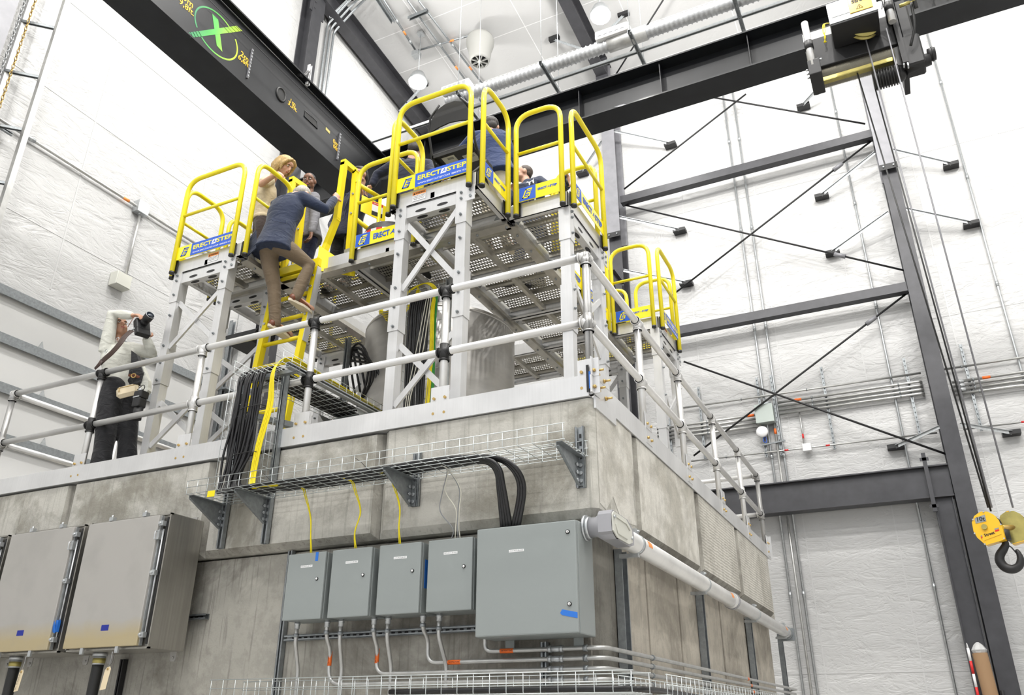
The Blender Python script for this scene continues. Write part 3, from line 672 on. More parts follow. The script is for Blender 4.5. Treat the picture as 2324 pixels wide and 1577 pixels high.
# ---------------------------------------------------------------- pipe railing
PR = .0285
def railing(name, label, posts, zt=1.07, zm=.55, black=(), inward=V((0,1,0)), ends=True, base=True):
    t = thing('pipe_railing', label, 'railing', V((posts[0][0],posts[0][1],0)))
    P = [V((p[0],p[1],0)) for p in posts]; d = (P[-1]-P[0]).normalized()
    for z, nm_ in ((zt,'top_rail'),(zm,'middle_rail')):
        mb = MB(); mb.tube([P[0]+V((0,0,z)), P[-1]+V((0,0,z))], PR, 20); mb.build(nm_, M['alux'], t)
    for i, p in enumerate(P):
        mb = MB(); mb.tube([p+V((0,0,.02)), p+V((0,0,zt-.01))], PR*.98, 20); po = mb.build('post', M['alux'], t)
        for z in (zt,zm):
            mb = MB(); k = .055; a = -k if i else -.012; b = k if i < len(P)-1 else .012
            if z == zt and (i == 0 or i == len(P)-1): pass
            mb.tube([p+d*a+V((0,0,z)), p+d*b+V((0,0,z))], PR*1.26, 20)
            mb.tube([p+V((0,0,z-.075)), p+V((0,0,z+(.0 if z == zt else .06)))], PR*1.27, 20)
            mb.tube([p+d*a+V((0,0,z)), p+d*(a+.012)+V((0,0,z))], PR*1.4, 20); mb.tube([p+d*(b-.012)+V((0,0,z)), p+d*b+V((0,0,z))], PR*1.4, 20)
            mb.tube([p+V((0,0,z-.075)), p+V((0,0,z-.063))], PR*1.4, 20)
            if z == zt: mb.ball(p+V((0,0,z)), PR*1.3)
            f = mb.build('rail_fitting', M['rubber'] if i in black else M['alux'], t)
            if i in black: f['label'] = 'black wrapped fitting'
        if base:
            n = inward; s = d
            mb = MB(); mb.bar(p+s*0+V((0,0,.13))-n*.035, p+V((0,0,.26))-n*.035, .15, .008, n); mb.bar(p+V((0,0,.01))-n*.03, p+V((0,0,.13))-n*.03, .15, .012, n)
            mb.build('base_plate', M['alu'], t)
            mb = MB()
            for sx in (-.045,.045):
                for z in (.055,.17): q = p+s*sx+V((0,0,z))-n*.03; mb.cyl(q, q-n*.022, .011, 6)
            split_build(mb, 'bolt', M['brass'], t)
    return t
fx = [-.022,-1.157,-2.407,-3.65,-4.927,-6.218]
railing('r','aluminium pipe railing along the front of block wall with black joints', [(x,.03) for x in fx], black=(1,2,4), inward=V((0,1,0)))
ry = [.03,1.20,2.42,3.78,5.09,6.31]
railing('r','aluminium pipe railing running away along right edge of block wall', [(-.022,y) for y in ry], black=(), inward=V((-1,0,0)))
railing('r','aluminium pipe railing at the left end, behind the photographer', [(-6.218,.03),(-6.218,1.3),(-6.218,2.6),(-6.218,3.9)], inward=V((1,0,0)))
railing('r','aluminium pipe railing at the far end, above the dark header beam', [(-.022,6.31),(-1.3,6.31),(-2.6,6.31)], inward=V((0,-1,0)))
# ---------------------------------------------------------------- enclosures on the front wall
def steel_cabinet(x0, lab, gold=True, tape=True):
    x1 = x0+.855; z0, z1 = -1.475, -.52; t = thing('steel_cabinet', lab, 'cabinet', ((x0+x1)/2,-.05,z0))
    m = M['stain']
    mb = MB(); mb.bbox((x0,-.345,z0),(x1,-.035,z1),.006); mb.build('body', M['stainr'], t)
    mb = MB(); mb.box((x0,-.362,z0),(x0+.012,-.34,z1)); mb.box((x1-.012,-.362,z0),(x1,-.34,z1)); mb.box((x0,-.362,z1-.012),(x1,-.34,z1)); mb.box((x0,-.362,z0),(x1,-.34,z0+.012)); mb.build('rim', M['stainr'], t)
    mb = MB(); mb.bbox((x0+.02,-.402,z0+.018),(x1-.075,-.372,z1-.018),.006); dr = mb.build('door', DOORM, t)
    mb = MB(); mb.box((x1-.074,-.385,z0+.02),(x1-.066,-.36,z1-.02)); mb.cyl((x1-.05,-.365,z0+.1),(x1-.05,-.365,z1-.12),.007,8); mb.build('latch_rod', M['galv'], t)
    mb = MB(); mb.box((x1-.04,-.358,z0+.03),(x1-.022,-.35,z1-.03)); mb.build('gasket', M['rubber'], t)
    for z in (z1-.08,(z0+z1)/2+.04,z0+.09):
        mb = MB(); mb.box((x1-.075,-.395,z-.018),(x1-.035,-.362,z+.018)); mb.cyl((x1-.06,-.41,z),(x1-.06,-.39,z),.009,8); mb.build('clamp', M['galv'], t)
    mb = MB(); mb.box((x1-.075,-.40,z1-.2),(x1-.05,-.37,z1-.13)); mb.tube([(x1-.07,-.405,z1-.14),(x1-.07,-.42,z1-.145),(x1-.07,-.42,z1-.2),(x1-.06,-.405,z1-.205)],.005,6); mb.build('hasp', M['galv'], t)
    for x in (x0+.24,x0+.6):
        mb = MB(); mb.box((x-.02,-.39,z1-.01),(x+.02,-.355,z1+.02)); mb.cyl((x,-.38,z1+.01),(x,-.38,z1+.035),.008,8); mb.build('clamp', M['galv'], t)
        mb = MB(); mb.box((x-.03,-.40,z0-.025),(x-.0,-.385,z0+.02)); mb.build('clamp', M['galv'], t)
    for x in (x0+.1,x1-.1):
        mb = MB(); mb.prism([(x-.03,-.036,z0-.05),(x-.02,-.036,z0-.065),(x+.02,-.036,z0-.065),(x+.03,-.036,z0-.05),(x+.03,-.036,z0+.01),(x-.03,-.036,z0+.01)],(0,.006,0)); mb.cyl((x,-.045,z0-.04),(x,-.03,z0-.04),.01,8); mb.build('mounting_foot', M['stain'], t)
        mb = MB(); mb.box((x-.025,-.04,z1),(x+.025,-.034,z1+.04)); mb.build('mounting_foot', M['stain'], t)
    if tape:
        mb = MB(); mb.box((x0+.43-.038,-.4035,z0+.13),(x0+.43+.038,-.402,z0+.17)); mb.build('blue_tape', M['dblue'], dr)
    return t
def door_mat():     # brushed stainless with a straw coloured heat stain along the bottom edge
    m, t, b = nt('stainless_door'); b.inputs['Metallic'].default_value = .55; b.inputs['Roughness'].default_value = .46
    g = t.nodes.new('ShaderNodeNewGeometry'); sp = t.nodes.new('ShaderNodeSeparateXYZ'); t.links.new(g.outputs['Position'], sp.inputs[0])
    n = N(t,'ShaderNodeTexNoise'); n.inputs['Scale'].default_value = 3.5; n.inputs['Detail'].default_value = 5; t.links.new(g.outputs['Position'], n.inputs['Vector'])
    ad = N(t,'ShaderNodeMath'); ad.operation = 'MULTIPLY_ADD'; ad.inputs[1].default_value = .16; t.links.new(n.outputs['Fac'], ad.inputs[0]); t.links.new(sp.outputs['Z'], ad.inputs[2])
    mr = N(t,'ShaderNodeMapRange'); mr.inputs[1].default_value = 2.30; mr.inputs[2].default_value = 2.42; t.links.new(ad.outputs[0], mr.inputs[0])
    c = mixc(t, mr.outputs[0], (0.50,0.42,0.26), (0.47,0.455,0.43))
    f = ramp(t, n.outputs['Fac'], [(.3,(.35,.35,.35)),(.5,(0,0,0))]); c = mixc(t, f, c, (0.36,0.35,0.33)); t.links.new(c, b.inputs['Base Color'])
    mp = mapped(t, (400,400,400)); n3 = N(t,'ShaderNodeTexNoise'); n3.inputs['Scale'].default_value = 1; t.links.new(mp, n3.inputs['Vector'])
    bp = N(t,'ShaderNodeBump'); bp.inputs['Strength'].default_value = .08; bp.inputs['Distance'].default_value = .002; t.links.new(n3.outputs['Fac'], bp.inputs['Height']); t.links.new(bp.outputs[0], b.inputs['Normal'])
    return m
DOORM = door_mat()
steel_cabinet(-4.09,'right stainless steel wall cabinet, the one seen whole')
steel_cabinet(-5.02,'middle stainless steel wall cabinet with a writing-marked tag below it')
steel_cabinet(-5.95,'leftmost stainless steel cabinet, only its side edge in view', tape=False)
mb = MB(); mb.box((-4.232,-.385,-1.33),(-4.205,-.362,-1.245)); mb.prism([(-4.25,-.39,-1.30),(-4.215,-.41,-1.25),(-4.21,-.39,-1.31)],(0,.004,-.03)); tag(mb.build('tape_scrap', M['cyan']), 'crumpled scrap of blue tape on the middle steel cabinet latch rod', 'tape')
def paper_tag(p, lab, writing=False, tilt=.25):
    t = thing('paper_tag', lab, 'tag', p); p = V(p); a = p; b = p+V((-.01,0,-.10))
    mb = MB(); mb.tube([a,(a+b)/2+V((.004,0,0)),b], .0015, 5); mb.build('wire', M['galv'], t)
    ex = V((.97,-.15,.1)).normalized(); ez = V((-.12*tilt*4,0,-1)).normalized(); w = .036 if not writing else .03
    pts = [b+ex*(-w*.5),b+ex*(w*.5),b+ex*w+ez*.018,b+ex*w+ez*.15,b-ex*w+ez*.15,b-ex*w+ez*.018]
    mb = MB(); mb.prism(pts, (0,.0015,0)); pg = mb.build('card', M['paper'], t)
    mb = MB(); mb.lathe([(.009,0),(.009,.003)], b+ez*.014+V((0,-.004,0)), (0,1,0), 12); mb.build('eyelet', M['brass'], t)
    if writing:
        mb = text_mb('AL-240B 4C  S0C', .016, b+ez*.085+V((0,-.008,0)), ez, -ex, .0004, fit=.11); mb.build('writing', M['ink'], t)
paper_tag((-3.545,-.392,-1.49),'blank manila tag hanging from right steel cabinet')
paper_tag((-4.47,-.392,-1.49),'manila tag with writing hanging from middle steel cabinet', True)
def hose(x, lab):
    t = thing('flexible_conduit', lab, 'conduit', (x,-.22,-2.6)); mb = MB(); mb.tube(spline([(x,-.22,-1.55),(x-.03,-.2,-1.8),(x-.05,-.17,-2.2),(x-.05,-.15,-2.6)]), .040, 20); mb.build('hose', M['rubber'], t)
    mb = MB(); mb.cyl((x,-.22,-1.478),(x,-.22,-1.50),.056,6); mb.cyl((x,-.22,-1.50),(x,-.22,-1.56),.043,18); mb.build('fitting', M['galv'], t)
    mb = MB(); mb.cyl((x,-.22,-1.515),(x,-.22,-1.55),.0445,18); mb.build('ring', M['zinc'], t)
hose(-3.88,'black hose dropping from the right steel cabinet'); hose(-4.83,'black hose dropping from the middle steel cabinet')
def chan(a, b, lab, face=(0,-1,0), w=.041, d=.041, slots=True, m='galvd'):
    mb = MB(); strut(mb, a, b, w, d, face); a = V(a); b = V(b); L = (b-a).length; dr = (b-a).normalized(); f = V(face)
    t = thing('strut_channel', lab, 'strut', a)
    if slots:
        mb.cur = 1; s = dr.cross(f)
        k = .06
        while k < L-.03: p = a+dr*k-f*(d/2-.006); mb.bar(p-dr*.013, p+dr*.013, .014, .003, f); k += .052
    mb.build('channel', [M[m],M['blackm']], t)
    return t
chan((-3.63,.095,-1.218),(-3.19,.095,-1.218),'short level slotted strut right of the steel cabinets')
chan((-3.99,.095,-1.5),(-3.99,.095,-3.55),'upright black strut under the right steel cabinet', slots=False, m='blackm')
chan((-2.44,.095,-.79),(-2.44,.095,-3.55),'upright dark strut behind the leftmost small grey box', slots=False)
chan((-.40,.08,-1.5),(-.40,.08,-3.55),'upright strut carrying conduits under the big grey cabinet', slots=False)
chan((-2.40,.085,-1.405),(-.75,.085,-1.40),'long level slotted strut carrying conduits under small boxes')
# small grey boxes
def jbox(x, lab, code, tape=None, k=0):
    z0, z1 = -1.315, -.875; t = thing('grey_enclosure', lab, 'enclosure', (x+.16,.0,z0), 'small grey enclosures in a row')
    mb = MB(); mb.bbox((x,-.125,z0),(x+.325,.075,z1),.006); mb.build('body', M['encl'], t)
    mb = MB(); mb.bbox((x-.002,-.15,z0-.002),(x+.322,-.128,z1+.002),.007); d = mb.build('door', M['encl'], t)
    mb = MB(); c = (x+.265,-.15,-1.055); mb.lathe([(.0115,.0),(.0115,-.006)], c, (0,1,0), 20); mb.build('lock', M['ink'], d)
    mb = MB(); mb.lathe([(.0075,.0),(.0075,-.008)], c, (0,1,0), 20); mb.cbox((c[0],c[1]-.0085,c[2]),(.011,.001,.003)); mb.build('lock_face', M['white'], d)
    mb = MB(); mb.box((x+.115,-.1512,-.972),(x+.215,-.150,-.957)); mb.build('name_strip', M['white'], d)
    text_mb(code, .011, (x+.165,-.1516,-.9645),(1,0,0),(0,0,1),.0003,fit=.09).build('lettering', M['cabgry'], d)
    if tape: mb = MB(); mb.box(*tape); mb.build('blue_tape', M['cyan'], t)
bx = [-2.25,-1.87,-1.485,-1.107]
jbox(bx[0],'first small grey enclosure from the left, with blue tape on its top edge','ACS-RCS-JB-001',((bx[0]+.235,-.1515,-.935),(bx[0]+.258,-.150,-.874)))
jbox(bx[1],'second small grey enclosure from the left, fed by middle-left yellow cable','ACS-RCS-JB-002')
jbox(bx[2],'third small grey enclosure from the left, blue tape down its right side','ACS-RCS-JB-003',((bx[2]+.325,-.10,-1.16),(bx[2]+.3265,-.04,-.98)))
jbox(bx[3],'fourth small grey enclosure, next to the big grey cabinet','ACS-RCS-JB-005')
t = thing('large_grey_enclosure', 'big square grey wall cabinet with two round locks', 'enclosure', (-.39,-.05,-1.49))
mb = MB(); mb.bbox((-.728,-.172,-1.485),(-.066,.07,-.843),.008); mb.build('body', M['encl'], t)
mb = MB(); mb.bbox((-.728,-.20,-1.483),(-.068,-.175,-.845),.009); d = mb.build('door', M['encl'], t)
for z in (-.915,-1.325):
    c = (-.118,-.2,z); mb = MB(); mb.lathe([(.013,.0),(.013,-.007)], c, (0,1,0), 22); mb.build('lock', M['ink'], d)
    mb = MB(); mb.lathe([(.0085,.0),(.0085,-.009)], c, (0,1,0), 20); mb.build('lock_face', M['white'], d)
    mb = MB(); mb.cbox((c[0],c[1]-.0095,c[2]),(.003,.001,.012)); mb.build('key_slot', M['ink'], d)
mb = MB(); mb.box((-.505,-.2012,-1.005),(-.405,-.20,-.99)); mb.build('name_strip', M['white'], d)
text_mb('ACS-RCS-JB-004', .011, (-.455,-.2016,-.9975),(1,0,0),(0,0,1),.0003,fit=.09).build('lettering', M['cabgry'], d)
mb = MB(); mb.prism([(-.17,-.2015,-1.36),(-.165,-.2015,-1.352),(-.072,-.2015,-1.372),(-.072,-.2015,-1.404),(-.165,-.2015,-1.384),(-.178,-.2015,-1.372)],(0,.0015,0)); mb.build('blue_tape', M['cyan'], d)
for x in (-.62,-.17):
    mb = MB(); mb.box((x-.03,.05,-1.53),(x+.03,.056,-1.48)); mb.build('mounting_foot', M['encl'], t); mb = MB(); mb.box((x-.03,.05,-.85),(x+.03,.056,-.81)); mb.build('mounting_foot', M['encl'], t)
# conduits under the boxes
yy = -.045; r = .0135
def cc(pts, lab, **k): return conduit(pts, r, lab, m='conduit', n=14, **k)
def top(x): return (x,yy,-1.318)
zc = [-1.545,-1.60,-1.657,-1.715]
def around(z):  # turn the corner and run down the right side
    return [(-.05,-.03,z),(.06,-.03,z-.003),(.06,.3,z-.0)] 
def fin(x0, z, lab, pre, marks, coup):
    pts = pre+[(x0,.03,z),(-.15,.03,z),(-.0,.03,z),(.0,.25,z),(.0,7.2 if z < zc[0] else 7.35,z)]
    return cc(pts, lab, bend=.16, marks=marks, couplings=coup, straps=(len(pre)+.72,))
cc([top(-2.20),(-2.20,yy,-1.45),(-2.215,.03,-1.62),(-2.215,.03,-3.5)],'straight conduit dropping from the first small box', couplings=(.08,), straps=(.65,))
cc([top(-1.83),(-1.83,yy,-1.45),(-1.85,.03,-1.62),(-1.85,.03,-3.5)],'straight conduit dropping from the second small box', couplings=(.08,), straps=(.65,))
cc([top(-1.455),(-1.455,yy,-1.45),(-1.46,.03,-1.62),(-1.46,.03,-3.5)],'straight conduit dropping from the third small box', couplings=(.08,), straps=(.65,))
cc([top(-1.07),(-1.07,yy,-1.45),(-1.05,.03,-1.62),(-1.05,.03,-3.5)],'straight conduit dropping from the fourth small box', couplings=(.08,), straps=(.65,))
def orange_text(p, ex, ey, txt='24 VOLT DC', w=.07):
    o = text_mb(txt, .012, p, ex, ey, .0004, fit=w).build('label_lettering', M['ink']); return o
def lettered(t, p, ex, ey, w=.07):
    text_mb('24 VOLT DC', .012, p, ex, ey, .0004, fit=w).build('label_lettering', M['ink'], t)
c_ = cc([top(-1.945),(-1.945,yy,-1.42),(-1.955,.03,-1.5),(-1.955,.03,zc[3]),(-.15,.03,zc[3]),(0,.03,zc[3]),(0,.25,zc[3]),(0,6.9,zc[3])],'conduit from first box bending along the wall, lowest of four', bend=.17, couplings=(.1,), straps=(.75,4.2,6.1), marks=((2.25,'orange',.045),(6.62,'orange',.03))); lettered(c_,(-1.955,.0155,-1.548),(0,0,1),(-1,0,0),.075)
c_ = cc([top(-1.565),(-1.565,yy,-1.42),(-1.575,.03,-1.5),(-1.575,.03,zc[2]),(-.15,.03,zc[2]),(0,.03,zc[2]),(0,.25,zc[2]),(0,7.0,zc[2])],'conduit from second box bending along the wall, third of four', bend=.17, couplings=(.1,), straps=(.75,4.2,6.1), marks=((2.3,'orange',.045),(6.6,'orange',.03))); lettered(c_,(-1.575,.0155,-1.547),(0,0,1),(-1,0,0),.075)
c_ = cc([top(-1.19),(-1.19,yy,-1.40),(-1.19,.03,-1.46),(-1.19,.03,zc[1]),(-.15,.03,zc[1]),(0,.03,zc[1]),(0,.25,zc[1]),(0,7.1,zc[1])],'conduit from third box bending along the wall, second of four', bend=.14, couplings=(.1,), straps=(.75,4.2,6.1), marks=((3.19,'orange',.045),(6.58,'orange',.03))); lettered(c_,(-.99,.0155,zc[1]),(1,0,0),(0,0,1),.075)
c_ = cc([(-.78,yy,-1.318),(-.78,yy,-1.40),(-.78,.03,-1.45),(-.78,.03,zc[0]),(-.15,.03,zc[0]),(0,.03,zc[0]),(0,.25,zc[0]),(0,7.25,zc[0]),(-.1,7.3,zc[0]),(-.1,7.3,-1.9)],'conduit from fourth box bending under the big cabinet, top of four', bend=.09, couplings=(.1,), straps=(4.2,6.1), marks=((3.24,'orange',.045),(6.55,'orange',.03))); lettered(c_,(-.625,.0155,zc[0]),(1,0,0),(0,0,1),.075)
for i, z in enumerate(zc[:4]):
    t = thing('conduit_coupling', ['top','second','third','lowest'][i]+' bright coupling right of the upright strut under big cabinet', 'coupling', (-.3,.03,z-.02))
    mb = MB(); mb.cyl((-.345,.03,z),(-.27,.03,z),.018,12); mb.cyl((-.355,.03,z),(-.335,.03,z),.022,6); mb.cyl((-.28,.03,z),(-.26,.03,z),.022,6); mb.build('sleeve', M['galv'], t)
# upright struts of the right face
for i, (y, lb) in enumerate(((.66,'upright dark strut on right side nearest the corner, under the pipe'),(2.8,'second upright strut on right side'),(4.95,'third upright strut on right side'),(7.0,'far upright strut beyond the end of right side'))):
    chan((-.09,y,-.88),(-.09,y,-3.55),lb,(1,0,0),.12 if i == 0 else .1,.055,False)
# big pipe and fittings
px = .045
t = thing('large_pipe', 'large bright metal pipe sloping away along the right side', 'pipe', (px,.4,-.95))
a = V((px,.30,-.862)); b = V((px,6.75,-.895)); mb = MB(); mb.cyl(a, b, .064, 32); mb.build('pipe', M['alux'], t)
dp = (b-a).normalized()
for s in (3.2,): 
    p = a+dp*s; mb = MB(); mb.cyl(p-dp*.09, p+dp*.09, .074, 32); mb.build('coupling', M['alux'], t); mb = MB(); mb.cyl(p-dp*.02, p+dp*.03, .08, 32); mb.build('coupling_band', M['pvc'], t)
for s in (.28,2.1,4.3,6.2):
    p = a+dp*s; mb = MB(); mb.cyl(p-dp*.02, p+dp*.02, .068, 32); mb.box((p.x-.11,p.y-.02,p.z-.085),(p.x+.02,p.y+.02,p.z-.06)); mb.box((p.x-.01,p.y-.025,p.z+.06),(p.x+.02,p.y+.025,p.z+.1)); mb.cyl(p+V((-.02,0,.085)),p+V((.035,0,.085)),.008,8); mb.build('pipe_clamp', M['galv'], t)
for s in (.42,2.98,6.05): p = a+dp*s; mb = MB(); mb.cyl(p-dp*.045, p+dp*.045, .0648, 32); o = mb.build('orange_label', M['orangew'], t) if False else None; mb = MB(); mb.box((p.x+.0,p.y-.05,p.z+.0),(p.x+.065,p.y+.05,p.z+.0)) if False else None
for s in (.42,2.98,6.05):
    p = a+dp*s; R = .0648; mb = MB(); n = 6
    ring = [[p+dp*dy+V((R*math.cos(q),0,R*math.sin(q))) for q in [(-.05+.75*k/n) for k in range(n+1)]] for dy in (-.045,.045)]
    mb.add([tuple(v) for v in ring[0]+ring[1]], [(k,k+1,n+2+k,n+1+k) for k in range(n)]); mb.build('orange_label', M['orangew'], t)
mb = MB(); mb.cyl(b-dp*.1, b+dp*.02, .075, 24); mb.box((b.x-.09,b.y-.03,b.z-.09),(b.x+.09,b.y+.06,b.z+.06)); mb.build('end_cap', M['galvd'], t)
t = thing('conduit_elbow', 'grey plastic reducer and pulling elbow joining big cabinet to the pipe', 'fitting', (0,-.06,-.96))
z = -.868; y = -.045
mb = MB(); mb.cyl((-.066,y,z),(-.052,y,z),.078,28); mb.cyl((-.052,y,z),(-.03,y,z),.066,28); mb.build('locknut', M['galv'], t)
mb = MB(); mb.lathe([(.060,-.045),(.060,.01),(.082,.045),(.082,.13)], (0,y,z), (1,0,0), 32)
mb.prism([(.045,-.127,z+.055),(.045,-.10,z+.082),(.045,.18,z+.078),(.045,.29,z+.03),(.045,.29,z-.06),(.045,.20,z-.085),(.045,-.05,z-.082),(.045,-.127,z-.05)],(.085,0,0))
mb.build('body', M['pvc'], t)
mb = MB(); mb.cyl((px,.16,z+.0),(px,.34,z+.0),.072,28); mb.build('outlet', M['alux'], t)
mb = MB(); mb.prism([(.131,-.12,z+.05),(.131,-.095,z+.073),(.131,.13,z+.068),(.131,.235,z+.02),(.131,.235,z-.055),(.131,.16,z-.077),(.131,-.05,z-.075),(.131,-.12,z-.045)],(.008,0,0)); cv = mb.build('cover', M['cream'], t)
mb = MB(); mb.tube([(.142,-.06,z+.045),(.142,.12,z+.04),(.142,.18,z+.01)], .004, 6); mb.tube([(.142,-.08,z-.0),(.142,-.05,z-.05),(.142,.12,z-.055)], .004, 6); split_build(mb, 'cover_ridge', M['cream'], cv)
mb = MB(); mb.cyl((.135,-.1,z+.04),(.15,-.1,z+.04),.010,10); mb.cyl((.135,.22,z-.03),(.15,.22,z-.03),.010,10); split_build(mb, 'screw', M['galv'], cv)
# ---------------------------------------------------------------- wire basket trays
def basket(name, lab, o, ex, ey, ez, L, Wd, H, step=.1, wstep=.055, r=.0024, cut=()):
    """o corner; ex along, ey across, ez up (side walls)"""
    t = thing('wire_cable_tray', lab, 'cable tray', o); o = V(o); ex, ey, ez = V(ex), V(ey), V(ez)
    mb = MB()
    for k in range(int(Wd/wstep)+1): q = o+ey*min(Wd,k*Wd/int(Wd/wstep)); mb.tube([q, q+ex*L], r, 6)
    mb.build('floor_wires', M['wire'], t)
    for s, nm_ in ((0,'side_wires'),(Wd,'side_wires')):
        mb = MB()
        for h in (H*.5,H): mb.tube([o+ey*s+ez*h, o+ey*s+ez*h+ex*L], r*1.15, 6)
        mb.build(nm_, M['wire'], t)
    mb = MB(); n = int(L/step)
    for k in range(n+1):
        q = o+ex*(.012+k*(L-.024)/n); mb.tube(fillet([q+ez*H, q, q+ey*Wd, q+ey*Wd+ez*H], .012, 3), r, 6)
    mb.build('cross_wires', M['wire'], t)
    return t
M['wire'] = mat('bright_wire', (0.62,0.66,0.66), .3, .6)
basket('t','long wire basket tray across the top of the block wall', (-3.09,-.40,-.408),(1,0,0),(0,1,0),(0,0,1),3.05,.38,.10)
def tri_bracket(x, lab, lf=1):
    t = thing('tray_bracket', lab, 'bracket', (x,-.03,-.6), 'triangular brackets of the long tray')
    mb = MB(); mb.prism([(x,-.385,-.412),(x,-.03,-.412),(x,-.03,-.60),(x,-.06,-.60),(x,-.385,-.44)],(.003,0,0)); mb.box((x,-.385,-.416),(x+.04,-.03,-.412)); mb.prism([(x,-.385,-.44),(x,-.06,-.60),(x+.02,-.06,-.60),(x+.02,-.385,-.44)],(0,0,.003)); mb.box((x-.02,-.033,-.60),(x+.04,-.028,-.43)); mb.build('plate', M['galvd'], t)
    mb = MB()
    for z in (-.47,-.52,-.57): mb.cyl((x+.004,-.07,z),(x+.014,-.07,z),.012,8); mb.cyl((x+.02,-.036,z),(x+.02,-.046,z),.012,8)
    split_build(mb, 'bolt', M['galv'], t)
for x, l in ((-3.06,'left end triangular bracket under the long tray'),(-2.62,'second triangular bracket under the long tray, right of the cable bundle'),(-1.34,'third triangular bracket under the long tray, mid wall'),(-.105,'right end triangular bracket under the long tray, near the corner')):
    tri_bracket(x, l)
chan((-.09,-.022,-.21),(-.09,-.022,-.61),'short upright strut behind the right tray bracket',(0,-1,0),.06,.025)
chan((-1.31,-.022,-.22),(-1.31,-.022,-.60),'short upright strut behind the middle tray bracket',(0,-1,0),.06,.025)
chan((-3.035,-.03,.60),(-3.035,-.03,-.745),'left tall strut of the vertical tray, in front of block wall',(0,-1,0),.05,.041,False)
chan((-2.60,-.03,.60),(-2.60,-.03,-.745),'right tall strut of the vertical tray, in front of block wall',(0,-1,0),.05,.041,False)
basket('t','upright wire basket tray holding black and yellow cables', (-3.06,-.055,-.30),(0,0,1),(1,0,0),(0,-1,0),.92,.46,.105,wstep=.11)
basket('t','raised wire basket tray leading back over the railing under platform', (-2.95,-.26,.605),(0,1,0),(1,0,0),(0,0,1),1.45,.50,.10)
chan((-3.0,-.1,.585),(-2.42,-.1,.585),'level strut under the near end of the raised tray',(0,0,1),.04,.035,False)
chan((-2.44,-.2,.60),(-2.44,1.25,.60),'pale side strut along the raised tray',(1,0,0),.045,.04,False,'galv')
chan((-2.9,1.0,.585),(-2.44,1.0,.585),'level strut under the far end of the raised tray',(0,0,1),.04,.035,False)
chan((-3.0,-.0,.34),(-2.46,1.35,.34),'dark diagonal strut below the raised tray',(0,0,1),.05,.05,False,'galvd')
chan((-2.46,1.1,.0),(-2.46,1.1,.58),'short leg strut under the far end of the raised tray',(0,-1,0),.05,.04,False)
chan((-2.9,1.1,.0),(-2.9,1.1,.58),'second short leg strut under the far end of the raised tray',(0,-1,0),.05,.04,False)
for k, x in enumerate((-2.48,-2.88)):
    t = thing('gusset_plate', ['right','left'][k]+' grey gusset plate under the far end of the raised tray', 'gusset', (x,.95,.4)); mb = MB(); mb.prism([(x,.75,.57),(x,1.1,.57),(x,1.1,.30)],(.004,0,0)); mb.build('plate', M['galv'], t); mb = MB(); mb.cyl((x+.004,1.0,.5),(x+.012,1.0,.5),.012,8); mb.build('hole', M['blackm'], t)
# cables
def cable(pts, r, lab, m, name='cable', n=8, sub=5, cat='cable', group=None):
    mb = MB(); mb.tube(spline(pts, sub), r, n); return tag(mb.build(name, M[m]), lab, cat, group)
for k in range(7):
    f = k/6; x = -2.96+.034*k+random.uniform(-.012,.012); ye = -.30+.028*k
    pts = [(-2.86+.03*k,1.15,.625),(-2.90+.035*k,.4,.635),(-2.93+.03*k,.02,.66),(x,-.12-.02*(k%2),.60),(x+random.uniform(-.02,.02),-.15-.015*(k%2),.35),(x-.03+random.uniform(-.03,.01),-.13,.0),(x*.6-1.19,-.13-.01*(k%3),-.24),(x+.05,-.2,-.36),(x+.25,ye,-.392)]
    if k < 4: pts += [(-2.2,-.12-.025*k,-.392),(-1.4,-.10-.03*k,-.388),(-.95,-.12-.03*k,-.385),(-.72+.012*k,-.16-.025*k,-.40),(-.62+.018*k,-.17-.02*k,-.47),(-.60+.018*k,-.16-.01*k,-.6),(-.60+.02*k,-.10,-.845)]
    else: pts += [(-2.2,-.14-.025*k,-.39),(-1.4,-.13-.025*k,-.385),(-.95,-.14-.022*k,-.378),(-.66+.01*(k-4),-.18-.02*(k-4),-.39),(-.50+.018*(k-4),-.17-.01*k,-.47),(-.46+.018*(k-4),-.15,-.60),(-.53+.02*(k-4),-.10,-.845)]
    cable(pts, .0135, ORD[k]+' thick black cable of the bundle along the long tray into the big cabinet', 'cabblk', 'black_cable', group='black cables to the big cabinet')
for k in range(9):
    x = -2.96+.032*k+random.uniform(-.01,.01)
    pts = [(-2.85+.028*k,1.0,.65),(-2.90+.03*k,.3,.66),(x+.01,-.02,.685),(x,-.155,.60),(x+random.uniform(-.03,.03),-.165,.3),(x-.03+random.uniform(-.03,.02),-.16,-.05),(x*.6-1.20+random.uniform(-.02,.02),-.17,-.28),(x+.02,-.22,-.37),(-2.6+.02*k,-.33+.02*k,-.385),(-1.9,-.30+.02*k,-.38)]
    cable(pts, .009, ORD[k]+' thinner black cable from the left in the upright bundle', 'cabblk', 'black_cable', group='thin black cables in the upright tray')
for k in range(8):
    x = -2.64+.008*k+random.uniform(-.004,.004)
    pts = [(-2.52+.008*k,1.15,.66),(-2.54+.008*k,.3,.70),(x+.01,-.02,.72+.005*k),(x,-.15-.004*k,.60),(x+.01,-.165,.3),(x-.05,-.16,.0),(x-.07,-.16,-.25),(x-.02,-.20,-.375),(x+.1,-.28,-.39),(-2.3,-.3+.01*k,-.39)]
    cable(pts, .0045, ORD[k]+' yellow cable from the left beside the upright black bundle', 'cabyel', 'yellow_cable', n=6, group='yellow cables in the upright tray')
